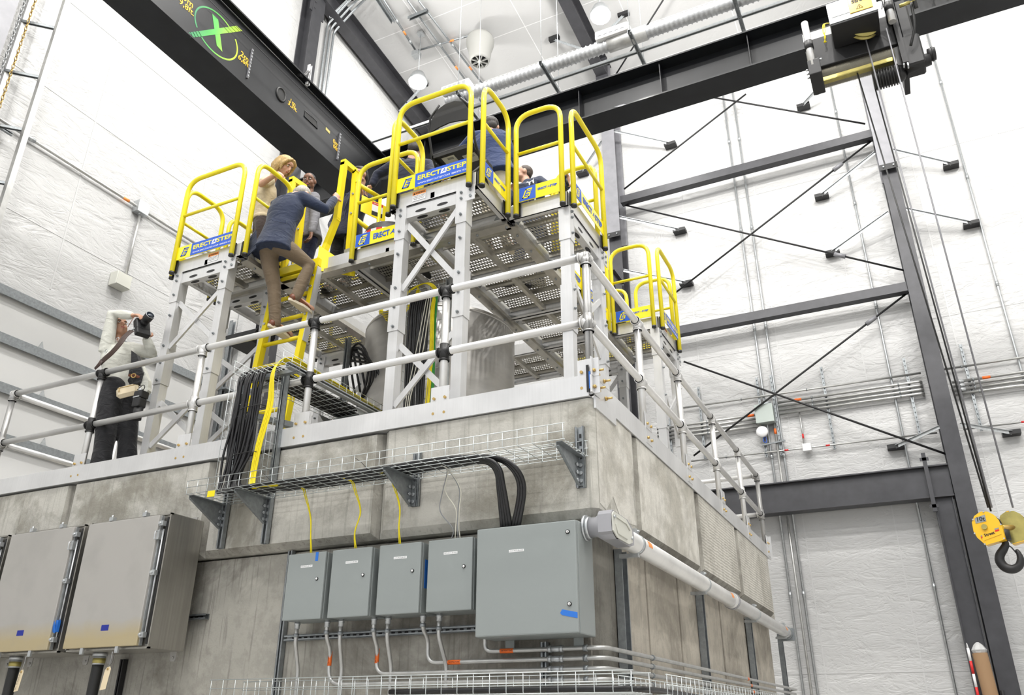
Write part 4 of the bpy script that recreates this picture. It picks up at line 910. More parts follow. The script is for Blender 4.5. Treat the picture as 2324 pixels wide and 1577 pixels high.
for nm_, z in (('upper','.30'),('lower','-.08')):
    z = float(z); mb = MB(); mb.tube([(-3.0+.0,-.135,z),(-2.85,-.19,z+.01),(-2.69,-.185,z+.015),(-2.66,-.13,z+.01),(-2.85,-.115,z),(-2.98,-.12,z)],.0035,5,closed=True); tag(mb.build('cable_tie', M['rubber']), nm_+' black tie around the upright cable bundle', 'cable tie')
for i, (xa, xb, l) in enumerate(((-2.19,-2.12,'left'),(-1.76,-1.74,'middle'),(-1.44,-1.38,'right'))):
    for k in range(2):
        o = k*.013
        cable([(xa-.1,-.28,-.385),(xa-.01+o,-.17,-.40),(xa+.035+o,-.16,-.48),(xa+.075+o*.4,-.13,-.62),(xb+o*.3,-.10,-.75),(xb-.0+o,-.08,-.873)], .0036, '%s strand of the %s pair of yellow cables dropping to a small box' % (('left','right')[k], l), 'cabyel', 'yellow_cable', n=6)
for k, (dx, m) in enumerate(((0,'cabgry'),(.02,'cabwht'),(.035,'cabgry'),(.045,'cabwht'))):
    cable([(-1.02,-.2,-.39),(-.99+dx*.3,-.15,-.42),(-.96-(.07 if k < 2 else -.02)+dx,-.13,-.55),(-.95-(.10 if k == 0 else -.0)+dx,-.12,-.68),(-.96+dx,-.10,-.8),(-.985+dx*1.6,-.08,-.872)], .0034, ['leftmost thin grey','left thin white','right thin grey','rightmost thin white'][k]+' wire looping down to the fourth small box', m, 'thin_wire', n=6)
for k, x in enumerate((-.99,-.955,-.925)):
    mb = MB(); mb.cyl((x,-.08,-.873),(x,-.08,-.862),.011,8); tag(mb.build('cable_gland', M['cream']), ['left','middle','right'][k]+' pale cable gland on top of the fourth small box', 'cable gland')
mb = MB(); mb.box((-2.86,-.403,-.455),(-2.79,-.400,-.41)); o = mb.build('yellow_label', M['cabyel']); tag(o, 'bright yellow warning label hanging on the long tray front', 'label')
mb = MB(); mb.box((-2.70,-.25,-.4125),(-2.63,-.21,-.409)); tag(mb.build('yellow_label', M['cabyel']), 'second yellow label lying under the long tray', 'label')
cable([(-2.35,-.3,-.38),(-2.40,-.32,-.33),(-2.44,-.31,-.30)], .002, 'loose end of a black cable tie on the long tray, left', 'rubber', 'cable_tie_end', n=5)
cable([(-1.52,-.3,-.39),(-1.56,-.33,-.34),(-1.62,-.32,-.30)], .002, 'loose end of a black cable tie on the long tray, middle', 'rubber', 'cable_tie_end', n=5)
# lower trays along the bottom of the picture
basket('t','lower wire basket tray running along the front at the bottom edge', (-2.55,-.42,-1.80),(1,0,0),(0,1,0),(0,0,1),2.86,.30,.105)
basket('t','lower wire basket tray running away along the right side', (.06,.06,-1.80),(0,1,0),(1,0,0),(0,0,1),5.6,.28,.105,step=.1)
for k in range(4): cable([(-1.2,-.36+.05*k,-1.78),(-.4,-.34+.05*k,-1.775),(.1,-.30+.05*k,-1.775),(.22+.02*k,-.0,-1.775),(.2,1.5,-1.78)], .014, ORD[k]+' black cable lying in the lower tray near the corner', 'cabblk', 'black_cable', group='black cables in the lower tray')

# ---------------------------------------------------------------- modular access platform
ZB, ZD = 2.19, 2.34     # underside and top of the decks
def e_logo(cx, ex, ez, n, h, m1, parent, side):      # slanted open-square emblem of bars
    ex = V(ex); ez = V(ez); n = V(n); c = V(cx); mb = MB(); sk = .38; w = h*.72; tk = h*.13
    def P(u, v): return c+ex*(u+sk*v)+ez*v
    def quad(u0,v0,u1,v1): mb.prism([P(u0,v0)+n*side,P(u1,v0)+n*side,P(u1,v1)+n*side,P(u0,v1)+n*side], n*.0008)
    quad(-w/2,-h/2,w/2,-h/2+tk); quad(-w/2,h/2-tk,w/2,h/2); quad(-w/2,-h/2,-w/2+tk,h/2); quad(w/2-tk,-h/2,w/2,-h*.02); quad(-w*.12,-h*.07,w/2,h*.07)
    quad(-w*.12,h*.20,w*.5,h*.28); quad(-w*.12,-h*.28,w*.22,-h*.20)
    return mb.build('emblem', m1, parent)
def guardrail(a, b, label, sign=None, n=None, toe=True, zt=3.31, capm=True):
    """yellow hoop guardrail; a, b post feet (x,y) left to right seen from outside; n outward normal"""
    A = V((a[0],a[1],0)); B = V((b[0],b[1],0)); d = (B-A).normalized(); n = V(n); L = (B-A).length; R = min(.17,L*.38)
    t = thing('guardrail', label, 'guardrail', (A+B)/2+V((0,0,ZB)), 'yellow hoop guardrails of the platform')
    zb = ZB+.0; up = V((0,0,1))
    pts = fillet([A+up*zb, A+up*zt, B+up*zt, B+up*zb], R, 9)
    mb = MB(); mb.tube(pts, .0245, 14); mb.build('hoop', M['yellow'], t)
    mb = MB(); mb.tube([A+up*2.865, B+up*2.865], .0165, 12); mb.build('middle_bar', M['yellow'], t)
    for p in (A,B):
        mb = MB(); mb.cyl(p+up*(zb-.012), p+up*(zb+.012), .0258, 16); mb.build('end_cap', M['rubber'], t)
        q = p-n*.03+(d if p is A else -d)*.008; mb = MB(); mb.bar(q+up*(zb+.01), q+up*(zb+.15), .05, .012, n); mb.build('mount_strip', M['rubber'], t)
    if toe:
        mb = MB(); q0 = A+d*.01-n*.006; q1 = B-d*.01-n*.006; mb.bar((q0+up*2.405), (q1+up*2.405), .004, .15, up); tp = mb.build('toe_board', M['yellow'], t)
        s = .0035-.006
        def plate(u0, u1, m, z0=2.335, z1=2.478):
            mb = MB(); mb.prism([A+d*u0+up*z0+n*s,A+d*u1+up*z0+n*s,A+d*u1+up*z1+n*s,A+d*u0+up*z1+n*s], n*.0008); return mb.build('sign_panel', M[m], tp)
        cz = 2.405
        if sign == 'big':      # emblem on yellow, name on blue
            e_logo(A+d*.13+up*cz, d, up, n, .095, M['blue'], tp, s+.001)
            plate(.215, L-.012, 'blue')
            m = (.215+L-.012)/2; wd = L-.012-.215
            text_mb('ERECT', .066, A+d*(.225+wd*.245)+up*(cz+.018)+n*(s+.0012), d, up, .0005, .0016, fit=wd*.44).build('lettering', M['yellow'], tp)
            text_mb('STEP', .066, A+d*(.225+wd*.765)+up*(cz+.018)+n*(s+.0012), d, up, .0005, .0016, fit=wd*.36).build('lettering', M['yellow'], tp)
            q = A+d*(.225+wd*.53)+up*(cz+.018)+n*(s+.001)
            mb = MB(); mb.prism([q-d*.034-up*.026,q+d*.022-up*.026,q+d*.034+up*.026,q-d*.022+up*.026], n*.0006); mb.build('lettering', M['white'], tp)
            text_mb('A', .05, q+n*.0014, d, up, .0003, .001, sk=.2).build('lettering', M['blue'], tp)
            text_mb('WWW.ERECTASTEP.COM  888.878.1030', .024, A+d*(.225+wd*.5)+up*(cz-.042)+n*(s+.0012), d, up, .0005, fit=wd*.93).build('lettering', M['white'], tp)
        elif sign == 'small':  # emblem on blue, small name on yellow
            plate(.03, .03+L*.36, 'blue'); e_logo(A+d*(.03+L*.18)+up*cz, d, up, n, .095, M['yellow'], tp, s+.0012)
            text_mb('ERECT', .030, A+d*(L*.57)+up*(cz+.012)+n*(s+.0012), d, up, .0005, .0012, fit=L*.20).build('lettering', M['blue'], tp)
            text_mb('A', .026, A+d*(L*.70)+up*(cz+.012)+n*(s+.0012), d, up, .0005, sk=.3).build('lettering', M['blue'], tp)
            text_mb('STEP', .030, A+d*(L*.81)+up*(cz+.012)+n*(s+.0012), d, up, .0005, .0012, fit=L*.16).build('lettering', M['blue'], tp)
        elif sign == 'long':
            plate(.03, .20, 'blue'); e_logo(A+d*(.115)+up*cz, d, up, n, .10, M['yellow'], tp, s+.0012)
            w = L-.28
            text_mb('ERECT', .085, A+d*(.235+w*.23)+up*cz+n*(s+.0012), d, up, .0005, .003, fit=w*.44).build('lettering', M['blue'], tp)
            text_mb('A', .07, A+d*(.235+w*.53)+up*cz+n*(s+.0012), d, up, .0005, .001, sk=.3).build('lettering', M['blue'], tp)
            text_mb('STEP', .085, A+d*(.235+w*.79)+up*cz+n*(s+.0012), d, up, .0005, .003, fit=w*.36).build('lettering', M['blue'], tp)
    return t
# grip planking: rows of diamond openings with raised lips, one mesh per deck
def planks(mb, x0, x1, y0, y1, z, cx=.030, cy=.049):
    """sheet with diamond holes; x along the plank"""
    nx = max(2,int((x1-x0)/cx)); ny = max(2,int((y1-y0)/cy)); dx = (x1-x0)/nx; dy = (y1-y0)/ny
    for j in range(ny):
        for i in range(-1,nx+1):
            off = dx*.5 if j%2 else 0
            a = x0+i*dx+off; b = a+dx
            if a < x0-1e-6 or b > x1+1e-6: 
                a2 = max(a,x0); b2 = min(b,x1)
                if b2-a2 > .004: 
                    n = len(mb.v); mb.v += [(a2,y0+j*dy,z),(b2,y0+j*dy,z),(b2,y0+(j+1)*dy,z),(a2,y0+(j+1)*dy,z)]; mb.f.append((n,n+1,n+2,n+3)); mb.mi.append(mb.cur); mb.sm.append(False)
                continue
            c = y0+j*dy; d = c+dy; mx = (a+b)/2; my = (c+d)/2; hw = dx*.43; hh = dy*.45; n = len(mb.v)
            mb.v += [(a,c,z),(b,c,z),(b,d,z),(a,d,z),(mx-hw,my,z),(mx,my-hh,z),(mx+hw,my,z),(mx,my+hh,z),
                     (mx-hw*.95,my,z+.005),(mx,my-hh*.95,z+.005),(mx+hw*.95,my,z+.005),(mx,my+hh*.95,z+.005)]
            F = [(0,1,5),(1,6,5),(1,2,6),(2,7,6),(2,3,7),(3,4,7),(3,0,4),(0,5,4),(4,5,9,8),(5,6,10,9),(6,7,11,10),(7,4,8,11)]
            mb.f += [tuple(q+n for q in f) for f in F]; mb.mi += [mb.cur]*12; mb.sm += [False]*12
DK = {}
def deck(x0, x1, y0, y1, label):
    t = thing('deck_module', label, 'platform deck', ((x0+x1)/2,(y0+y1)/2,ZB), 'perforated deck modules of the platform')
    g = .006; a, b, c, d = x0+g, x1-g, y0+g, y1-g
    mb = MB()
    for lo, hi in (((a,c,ZB),(b,c+.006,ZD)),((a,d-.006,ZB),(b,d,ZD)),((a,c,ZB),(a+.006,d,ZD)),((b-.006,c,ZB),(b,d,ZD)),
                   ((a,c,ZB),(b,c+.045,ZB+.006)),((a,d-.045,ZB),(b,d,ZB+.006)),((a,c,ZB),(a+.045,d,ZB+.006)),((b-.045,c,ZB),(b,d,ZB+.006))): mb.box(lo, hi)
    mb.build('frame', M['alu'], t)
    # planks run along x, each a shallow channel
    n = max(2, round((d-c-.09)/.29)); w = (d-c-.02)/n
    for k in range(n):
        y = c+.01+k*w; mb = MB(); planks(mb, a+.02, b-.02, y+.016, y+w-.016, ZD-.018)
        mb.box((a+.01,y+.003,ZD-.06),(b-.01,y+.006,ZD-.018)); mb.box((a+.01,y+w-.006,ZD-.06),(b-.01,y+w-.003,ZD-.018))
        mb.box((a+.01,y+.003,ZD-.019),(b-.01,y+.018,ZD-.016)); mb.box((a+.01,y+w-.018,ZD-.019),(b-.01,y+w-.003,ZD-.016))
        mb.build('tread_plank', M['deck'], t)
    mb = MB(); ym = (c+d)/2
    mb.box(((a+b)/2-.02,c,ZB+.012),((a+b)/2+.02,d,ZB+.07)) if (b-a) > .75 else None
    if mb.v: mb.build('cross_beam', M['deck'], t)
    # triangular gussets in two corners
    mb = MB()
    for (x, y, sx, sy) in ((a,c,1,1),(b,c,-1,1),(b,d,-1,-1),(a,d,1,-1)):
        mb.prism([(x+sx*.012,y+sy*.012,ZB+.008),(x+sx*.14,y+sy*.012,ZB+.008),(x+sx*.012,y+sy*.14,ZB+.008)],(0,0,.006))
    split_build(mb, 'corner_gusset', M['galvd'], t)
    return t
X0,X1,X2,X3,X4,X5 = -4.60,-3.68,-2.815,-1.95,-1.07,-.48
deck(X3,X4,.30,.90,'front perforated deck carrying the black folding chair')
deck(X4,X5,.90,1.81,'perforated deck right of the chair deck, set one step back')
deck(X0,X1,.30,.90,'front left perforated deck beside the climbing man')
deck(X1,X2,.90,1.81,'perforated deck at the top of the yellow ladder')
deck(X2,X3,.90,1.81,'perforated deck right of the ladder, behind the front left leg')
deck(X3,X4,.90,1.81,'perforated deck just behind the chair deck')
deck(X0,X1,.90,1.81,'left perforated deck behind the front left one')
deck(X0,X1,1.81,2.72,'left rear perforated deck')
deck(X3,X4,1.81,2.72,'perforated deck under the man with the microphone')
deck(X3,X4,2.72,3.62,'perforated deck right of the steel tank, rear')
deck(X3,X4,3.62,4.50,'farthest right perforated deck behind the tank')
deck(X2,X3,3.62,4.50,'rear perforated deck behind the tank, right part')
deck(X1,X2,3.62,4.50,'rear perforated deck behind the tank, left part')
deck(X4,X5,3.62,4.45,'small outlying perforated deck with its own guardrails at right')
# warning stickers
def warning(p, d, n, label_long=True):
    d = V(d); n = V(n); p = V(p); up = V((0,0,1)); w = .135
    t = thing('warning_sticker', 'x', 'sticker', p, 'orange warning stickers on the platform')
    mb = MB(); mb.prism([p+d*0-up*.095,p+d*w-up*.095,p+d*w,p], n*.0006); mb.build('backing', M['white'], t)
    mb = MB(); mb.prism([p+d*0-up*.036,p+d*w-up*.036,p+d*w,p], n*.0009); mb.build('orange_band', M['orangew'], t)
    text_mb('WARNING', .026, p+d*.079-up*.019+n*.0013, d, up, .0003, .0008, fit=.098).build('lettering', M['ink'], t)
    q = p+d*.018-up*.019+n*.001; mb = MB(); mb.prism([q-d*.012-up*.011,q+d*.012-up*.011,q+up*.012], n*.0004); mb.build('hazard_triangle', M['ink'], t)
    for k, s in enumerate(('POTENTIAL FALL HAZARD','PLATFORM LOAD NOT TO','EXCEED 50 LBS / SQ. FT')):
        text_mb(s, .011, p+d*(w/2)-up*(.048+.016*k)+n*.0011, d, up, .0003, fit=.12 if k < 2 else .105).build('small_print', M['ink'], t)
    return t
warning((-1.715,.3035,2.315),(1,0,0),(0,-1,0))['label'] = 'orange warning sticker below the sign of the chair deck'
warning((-4.12,.3035,2.315),(1,0,0),(0,-1,0))['label'] = 'orange warning sticker on the front left deck'
warning((-2.30,.9035,2.315),(1,0,0),(0,-1,0))['label'] = 'orange warning sticker beside the front tower, left of its leg'
warning((-.4825,3.86,2.315),(0,1,0),(1,0,0))['label'] = 'orange warning sticker on the small outlying deck'
# guardrails
ZA = .262
guardrail((-1.887,ZA),(-1.126,ZA),'tall yellow guardrail in front of the folding chair','big',(0,-1,0))
guardrail((-1.03,.322),(-1.03,.815),'short yellow guardrail on the right side of the chair deck','small',(1,0,0))
guardrail((-.97,.862),(-.518,.862),'narrow yellow guardrail facing front, right of the chair deck','small',(0,-1,0))
guardrail((-.44,.936),(-.44,1.735),'yellow guardrail receding on the right side, lettered in blue','long',(1,0,0))
guardrail((-1.99,.34),(-1.99,.84),'yellow guardrail on the left side of the chair deck',None,(-1,0,0))
guardrail((-4.555,ZA),(-3.764,ZA),'leftmost yellow guardrail with big blue sign','big',(0,-1,0))
guardrail((-3.635,.31),(-3.635,.84),'yellow guardrail gripped by the blonde woman',None,(1,0,0), toe=False)
guardrail((-4.64,.34),(-4.64,.86),'yellow guardrail on the far left side of the left deck, front one',None,(-1,0,0))
guardrail((-4.64,.96),(-4.64,1.75),'yellow guardrail on the far left side, middle one',None,(-1,0,0))
guardrail((-4.64,1.88),(-4.64,2.66),'yellow guardrail on the far left side, rear one',None,(-1,0,0))
guardrail((-4.52,2.76),(-3.76,2.76),'yellow guardrail closing the back of the left deck','small',(0,1,0))
guardrail((-2.775,.862),(-2.06,.862),'yellow guardrail right of the ladder gate','long',(0,-1,0))
guardrail((-1.03,1.87),(-1.03,2.66),'yellow guardrail edging the inner deck, mostly below the right deck','long',(1,0,0))
guardrail((-1.03,2.78),(-1.03,3.5),'yellow guardrail edging the inner deck, behind the lettered one','small',(1,0,0))
guardrail((-.55,1.85),(-.98,1.85),'yellow guardrail closing the back of the right deck',None,(0,1,0))
guardrail((-1.0,3.575),(-.52,3.575),'narrow yellow guardrail on the front of the small outlying deck','small',(0,-1,0))
guardrail((-.44,3.66),(-.44,4.38),'yellow guardrail on the right of the small outlying deck','big',(1,0,0))
guardrail((-.52,4.49),(-.98,4.49),'yellow guardrail at the back of the small outlying deck','small',(0,1,0))
guardrail((-1.12,4.54),(-1.88,4.54),'yellow guardrail along the rear edge behind the tank, right','small',(0,1,0))
# support towers
def tower(a, b, z0, z1, label, n, leg=.09, braces=((1.36,2.02),(.32,.86)), cap=True, mirror=False):
    """plane frame with two telescoping square legs, from a to b along d; n faces the viewer"""
    A = V((a[0],a[1],0)); B = V((b[0],b[1],0)); d = (B-A).normalized(); n = V(n); up = V((0,0,1)); h = leg/2
    t = thing('support_tower', label, 'scaffold tower', (A+B)/2, 'aluminium support towers under the platform')
    for k, p in enumerate((A,B)):
        s = 1 if k == 0 else -1
        mb = MB(); mb.bar(p+up*z0, p+up*z1, leg, leg, n); mb.build('leg', M['alu'], t)
        mb = MB()
        for za, zb_ in ((z1-.33,z1+.0),(z0+.98,z0+1.42)):
            mb.bar(p+up*za+n*(h+.003), p+up*zb_+n*(h+.003), leg+.016, .007, n); mb.bar(p+up*za+d*(h+.003), p+up*zb_+d*(h+.003), leg+.016, .007, d); mb.bar(p+up*za-d*(h+.003), p+up*zb_-d*(h+.003), leg+.016, .007, d)
        if k == 1: mb.bar(p+up*(z1-.13)+n*(h+.006)+d*.085, p+up*(z1+.02)+n*(h+.006)+d*.085, .09, .008, n)
        split_build(mb, 'sleeve', M['alu'], t, .02)
        mb = MB()
        for z in (z1-.03,z1-.09,z1-.25,z1-.48,z0+1.38,z0+1.20,z0+1.02):
            q = p+up*z+n*(h+.006); mb.cyl(q, q+n*.012, .013, 8); mb.cyl(q+n*.012, q+n*.02, .008, 6)
        if k == 1:
            for z in (z1-.03,z1-.09): q = p+up*z+n*(h+.008)+d*.09; mb.cyl(q, q+n*.012, .013, 8)
        split_build(mb, 'bolt', M['galvd'], t)
        mb = MB(); mb.bar(p+up*z0-n*0, p+up*(z0+.012), .15, .15, n); mb.build('base_plate', M['alu'], t)
    if cap:
        mb = MB(); mb.bar(A+d*h+up*(z1-.065), B-d*h+up*(z1-.065), .07, .11, up); cb_ = mb.build('cap_beam', M['alu'], t)
        mb = MB()
        for f in (.32,.68):
            c = A+(B-A)*f+up*(z1-.122); L = .055
            pts = [c+d*(L*math.cos(q)*(1.0))+n*(.018*math.sin(q)) for q in [2*PI*i/14 for i in range(14)]]; mb.prism(pts, -up*.002)
            c = A+(B-A)*f+up*(z1-.075)+n*.035; pts = [c+d*(L*math.cos(q))+up*(.014*math.sin(q)) for q in [2*PI*i/14 for i in range(14)]]; mb.prism(pts, n*.002)
        split_build(mb, 'slot', M['blackm'], cb_)
    for (u, v) in braces:
        for i, (s0, s1) in enumerate(((u,v),(v,u))):
            mb = MB(); off = n*(.0 if i else .022); mb.bar(A+d*h+up*s0+off, B-d*h+up*s1+off, .02, .05, up); mb.build('brace', M['alu'], t)
    return t
NF = (0,-1,0)
tower((-1.825,.35),(-1.215,.35),.0,2.19,'front aluminium tower under the chair deck, nearest the camera',NF)
tower((-4.50,.35),(-3.86,.35),.0,2.19,'front aluminium tower under the front left deck',NF,braces=((1.36,1.86),(.36,.80)))
tower((-4.50,.95),(-3.86,.95),.0,2.19,'aluminium tower behind the front left one',NF,braces=((1.1,1.5),(.5,.9)))
tower((-.53,.97),(-.53,1.74),.0,2.19,'aluminium tower on the right side under the lettered guardrail',(1,0,0),braces=((1.05,1.62),(.25,.75)))
tower((-.53,3.67),(-.53,4.39),.0,2.19,'far aluminium tower under the small outlying deck',(1,0,0),braces=((1.1,1.6),(.3,.8)))
tower((-1.83,4.45),(-1.2,4.45),.0,2.19,'rear aluminium tower seen low behind the tank',NF)
tower((-3.6,4.45),(-2.9,4.45),.0,2.19,'rear aluminium tower left of the tank',NF)
tower((-4.5,2.66),(-3.86,2.66),.0,2.19,'rear aluminium tower under the left decks',NF,braces=((1.2,1.7),(.4,.9)))
# long gutter beams between the deck rows, under the decks
def gutter(a, b, lab):
    t = thing('support_beam', lab, 'beam', a, 'beams under the decks'); a = V(a); b = V(b); d = (b-a).normalized()
    mb = MB(); mb.bar(a, b, .10, .012); 
    for s in (-1,1): r = d.cross(V((0,0,1))); mb.bar(a+r*(s*.045)+V((0,0,.02)), b+r*(s*.045)+V((0,0,.02)), .008, .05)
    mb.build('beam', M['deck'], t)
    L = (b-a).length; k = .15
    mb = MB()
    while k < L: p = a+d*k; mb.cyl(p-V((0,0,.018)), p, .012, 8); k += .3
    split_build(mb, 'bolt', M['galvd'], t)
gutter((X3,.95,ZB-.035),(X3,4.45,ZB-.035),'long beam with bolts under the deck joint right of tank')
gutter((X4,.95,ZB-.035),(X4,4.4,ZB-.035),'beam with bolts under the joint between inner and right decks')
gutter((X1,.36,ZB-.035),(X1,2.7,ZB-.035),'beam under the joint left of the ladder')
gutter((X0+.05,.93,ZB-.035),(X4,.93,ZB-.035),'cross beam under the front edge of the middle decks')
# ladder with walk-through gate
t = thing('yellow_ladder', 'yellow ladder the man is climbing, with wide walk-through handrails', 'ladder', (-3.55,.83,0))
LY = .84; xl, xr = -3.685,-3.175
def lx(x, z): return x+.105*(z-2.2)     # the ladder leans a little
for x in (xl,xr):
    mb = MB(); mb.bar((lx(x,.02),LY,.02),(lx(x,1.63),LY,1.63),.056,.07,(0,1,0)); mb.bar((lx(x,1.632),LY,1.632),(x,LY,2.22),.052,.066,(0,1,0)); mb.build('side_rail', M['yellow2'], t)
    mb = MB(); sx = 1 if x > -3.5 else -1
    mb.bar((lx(x,1.4)+sx*.032,LY+.005,1.4),(x+sx*.032,LY+.005,2.2),.008,.075,(0,1,0)); mb.build('side_plate', M['alu'], t)
    mb = MB()
    for z in (.3,.9,1.2,1.55,1.68,1.98,2.1): mb.cyl((lx(x,z),LY-.035,z),(lx(x,z),LY-.046,z),.013,8)
    split_build(mb, 'rivet', M['galv'], t)
for i in range(-6,4):
    z = 1.455+.24*i
    if z < .05: continue
    mb = MB(); mb.tube([(lx(xl,z),LY,z),(lx(xr,z),LY,z)], .021, 14); mb.build('rung', M['yellow2'], t)
mb = MB(); mb.box((xl-.03,LY-.03,2.215),(xr+.03,LY+.05,2.30)); mb.build('top_step', M['yellow2'], t)
def handrail(side, P):
    w, h = .052, .062
    mb = MB()
    for i in range(len(P)-1):
        a_, b_ = V(P[i]), V(P[i+1]); dd = (b_-a_).normalized()*.018; mb.bar(a_-dd, b_+dd, w, h, (0,1,0) if i < 3 or i > 4 else (0,0,1))
    mb.build('handrail', M['yellow2'], t)
    x = P[0][0]
    mb = MB(); mb.prism([(x,LY-.012,2.24),(x,LY-.012,2.46),(x+side*.26,1.10,2.26),(x+side*.26,1.10,2.18),(x,LY-.012,2.17)],(0,.02,0)); split_build(mb, 'gusset', M['yellow2'], t)
    q = P[-1]; mb = MB()
    for z in (2.44,2.52,3.0,3.25): mb.cyl((q[0],q[1]-.03,z),(q[0],q[1]-.045,z),.012,8)
    mb.box((q[0]-.04,q[1]-.034,2.38),(q[0]+.08,q[1]-.026,2.56)); split_build(mb, 'rivet', M['galv'], t)
handrail(1, [(xr,LY,2.2),(-3.20,.97,2.55),(-3.13,1.0,2.86),(-3.11,1.0,3.56),(-3.11,1.0,3.59),(-3.10,1.17,3.59),(-3.08,1.17,3.56),(-3.06,1.17,2.36)])
handrail(-1, [(xl,LY,2.2),(-3.72,.97,2.55),(-3.80,1.0,2.86),(-3.82,1.0,3.56),(-3.82,1.0,3.59),(-3.80,1.17,3.59),(-3.79,1.17,3.56),(-3.77,1.17,2.36)])
t = thing('safety_gate', 'yellow swing gate right of the ladder with red-headed danger notice', 'gate', (-3.0,1.25,2.5))
A_, B_ = V((-3.06,1.20,0)), V((-2.93,1.45,0)); U = V((0,0,1))
mb = MB(); mb.tube([A_+U*3.42, B_+U*3.36], .024, 12); mb.build('upper_arm', M['yellow2'], t)
mb = MB(); mb.tube([A_+U*2.98, B_+U*2.86], .024, 12); mb.build('lower_arm', M['yellow2'], t)
mb = MB(); mb.tube([B_+U*2.6, B_+U*3.36], .020, 12); mb.build('end_post', M['yellow2'], t)
mb = MB()
for z in (2.98,3.42): mb.cbox((-3.065,1.19,z),(.07,.05,.05)); mb.cyl((-3.05,1.16,z),(-3.05,1.145,z),.012,8)
split_build(mb, 'hinge', M['yellow2'], t)
d_ = (B_-A_).normalized(); n_ = d_.cross(U)
q = A_+d_*.06+U*3.30
mb = MB(); mb.prism([q,q+d_*.30-U*.03,q+d_*.30-U*.24,q-U*.21], n_*.004); np_ = mb.build('notice_plate', M['yellow2'], t)
q = q+d_*.13+n_*.005-U*.03
mb = MB(); mb.prism([q,q+d_*.13,q+d_*.13-U*.17,q-U*.17], n_*.001); mb.build('notice', M['white'], np_)
mb = MB(); mb.prism([q,q+d_*.13,q+d_*.13-U*.035,q-U*.035], n_*.0018); mb.build('notice_head', M['red'], np_)
mb = MB(); mb.prism([q-U*.12,q+d_*.13-U*.12,q+d_*.13-U*.17,q-U*.17], n_*.0018); mb.build('notice_foot', M['ink'], np_)
text_mb('DANGER', .022, q+d_*.065-U*.018+n_*.0022, d_, U, .0003, fit=.1).build('lettering', M['white'], np_)
# steel tank inside the platform
t = thing('steel_tank', 'large upright brushed steel tank under the platform', 'tank', (-2.75,2.56,0))
mb = MB(); mb.lathe([(.855,.0),(.855,.02)], (-2.75,2.56,.0), (0,0,1), 128); mb.lathe([(.848,.02),(.848,2.06)], (-2.75,2.56,.0), (0,0,1), 128); mb.lathe([(.846,2.06),(.835,2.09),(.80,2.11)], (-2.75,2.56,.0), (0,0,1), 128, False); mb.build('shell', M['tank'], t)
mb = MB(); mb.lathe([(.852,2.04),(.852,2.06)], (-2.75,2.56,.0), (0,0,1), 96); mb.build('top_band', M['tank'], t)
for k, z in enumerate((.5,1.0)):
    mb = MB(); mb.lathe([(.8492,z),(.8492,z+.006)], (-2.75,2.56,.0), (0,0,1), 96); mb.build('weld_seam', M['stain'], t)
# upright tray of cables in front of the tank
basket('t','upright wire cable tray in front of the tank, behind the front tower', (-2.44,1.44,.02),(0,0,1),(1,0,0),(0,-1,0),2.05,.44,.09,wstep=.1)
chan((-1.99,1.44,.0),(-1.99,1.44,2.1),'tall upright strut beside the tank cables',(0,-1,0),.05,.05,False,'galv')
chan((-2.36,1.2,.02),(-2.04,1.3,.42),'short diagonal strut at the foot of the tank cables',(0,0,1),.041,.041,False,'galv')
for k in range(9):
    x = -2.40+.026*k; j = random.uniform(-.01,.01)
    cable([(x+j,1.38,.02),(x-j,1.39,.7),(x+j,1.38,1.4),(x+.02,1.38,1.9),(x+.06,1.55,2.08)], .0125, ORD[k]+' black cable from the left rising in front of the tank', 'cabblk', 'black_cable', group='black cables in front of the tank')
for k in range(4):
    x = -2.13+.012*k
    cable([(x,1.34,.02),(x-.02+.01*math.sin(k),1.36,.6),(x+.01,1.35,1.2),(x,1.35,1.75),(x+.01,1.38,1.95),(x-.12,1.4,2.08),(x-.35,1.45,2.07),(x-.5,1.5,1.98)], .0055, ORD[k]+' yellow cable rising in front of the tank and looping over', 'cabyel', 'yellow_cable', n=6, group='yellow cables in front of the tank')
for k in range(3):
    cable([(-2.09+.012*k,1.34,.02),(-2.08+.01*k,1.35,.9),(-2.10+.012*k,1.36,1.5),(-2.09+.01*k,1.36,1.95)], .006, ORD[k]+' green earth cable rising in front of the tank', 'cabgrn', 'green_cable', n=6, group='green cables in front of the tank')
for k in range(3):
    cable([(-2.30+.03*k,1.33,.3),(-2.34+.02*k,1.32,.75),(-2.28+.04*k,1.33,1.2),(-2.2+.03*k,1.33,1.7),(-2.18+.02*k,1.36,1.98)], .0045, ORD[k]+' white cable hanging loosely in front of the tank', 'cabwht', 'white_cable', n=6, group='white cables in front of the tank')
for k in range(6):
    a = .02*k
    cable([(-2.98,1.95,2.12),(-2.95-a,1.75,2.0+a),(-2.82+a*.5,1.62,1.88+a),(-2.62,1.55,1.86+a*.9),(-2.45+a,1.5,1.95+a*.4),(-2.40,1.5,2.13)], .0045, ORD[k]+' yellow cable looped under the deck left of the tank', 'cabyel', 'yellow_cable', n=6, group='yellow loop under the deck')
for k in range(5):
    a = .03*k
    cable([(-3.45+a*2.2,1.9,1.2+a),(-3.42+a*1.5,1.75,1.58+a),(-3.25-a,1.7+a*.5,1.74-a*1.2),(-3.12+a*.6,1.72,1.56-a*.8),(-3.16+a*1.4,1.78,1.3),(-3.3+a,1.85,1.08+a*1.6)], .0125, ORD[k]+' thick black hose coiled left of the tank', 'cabblk', 'black_hose', group='black hoses left of the tank')
chan((-3.32,1.62,.0),(-3.32,1.62,1.78),'dark upright strut left of the tank',(0,-1,0),.05,.05,False)
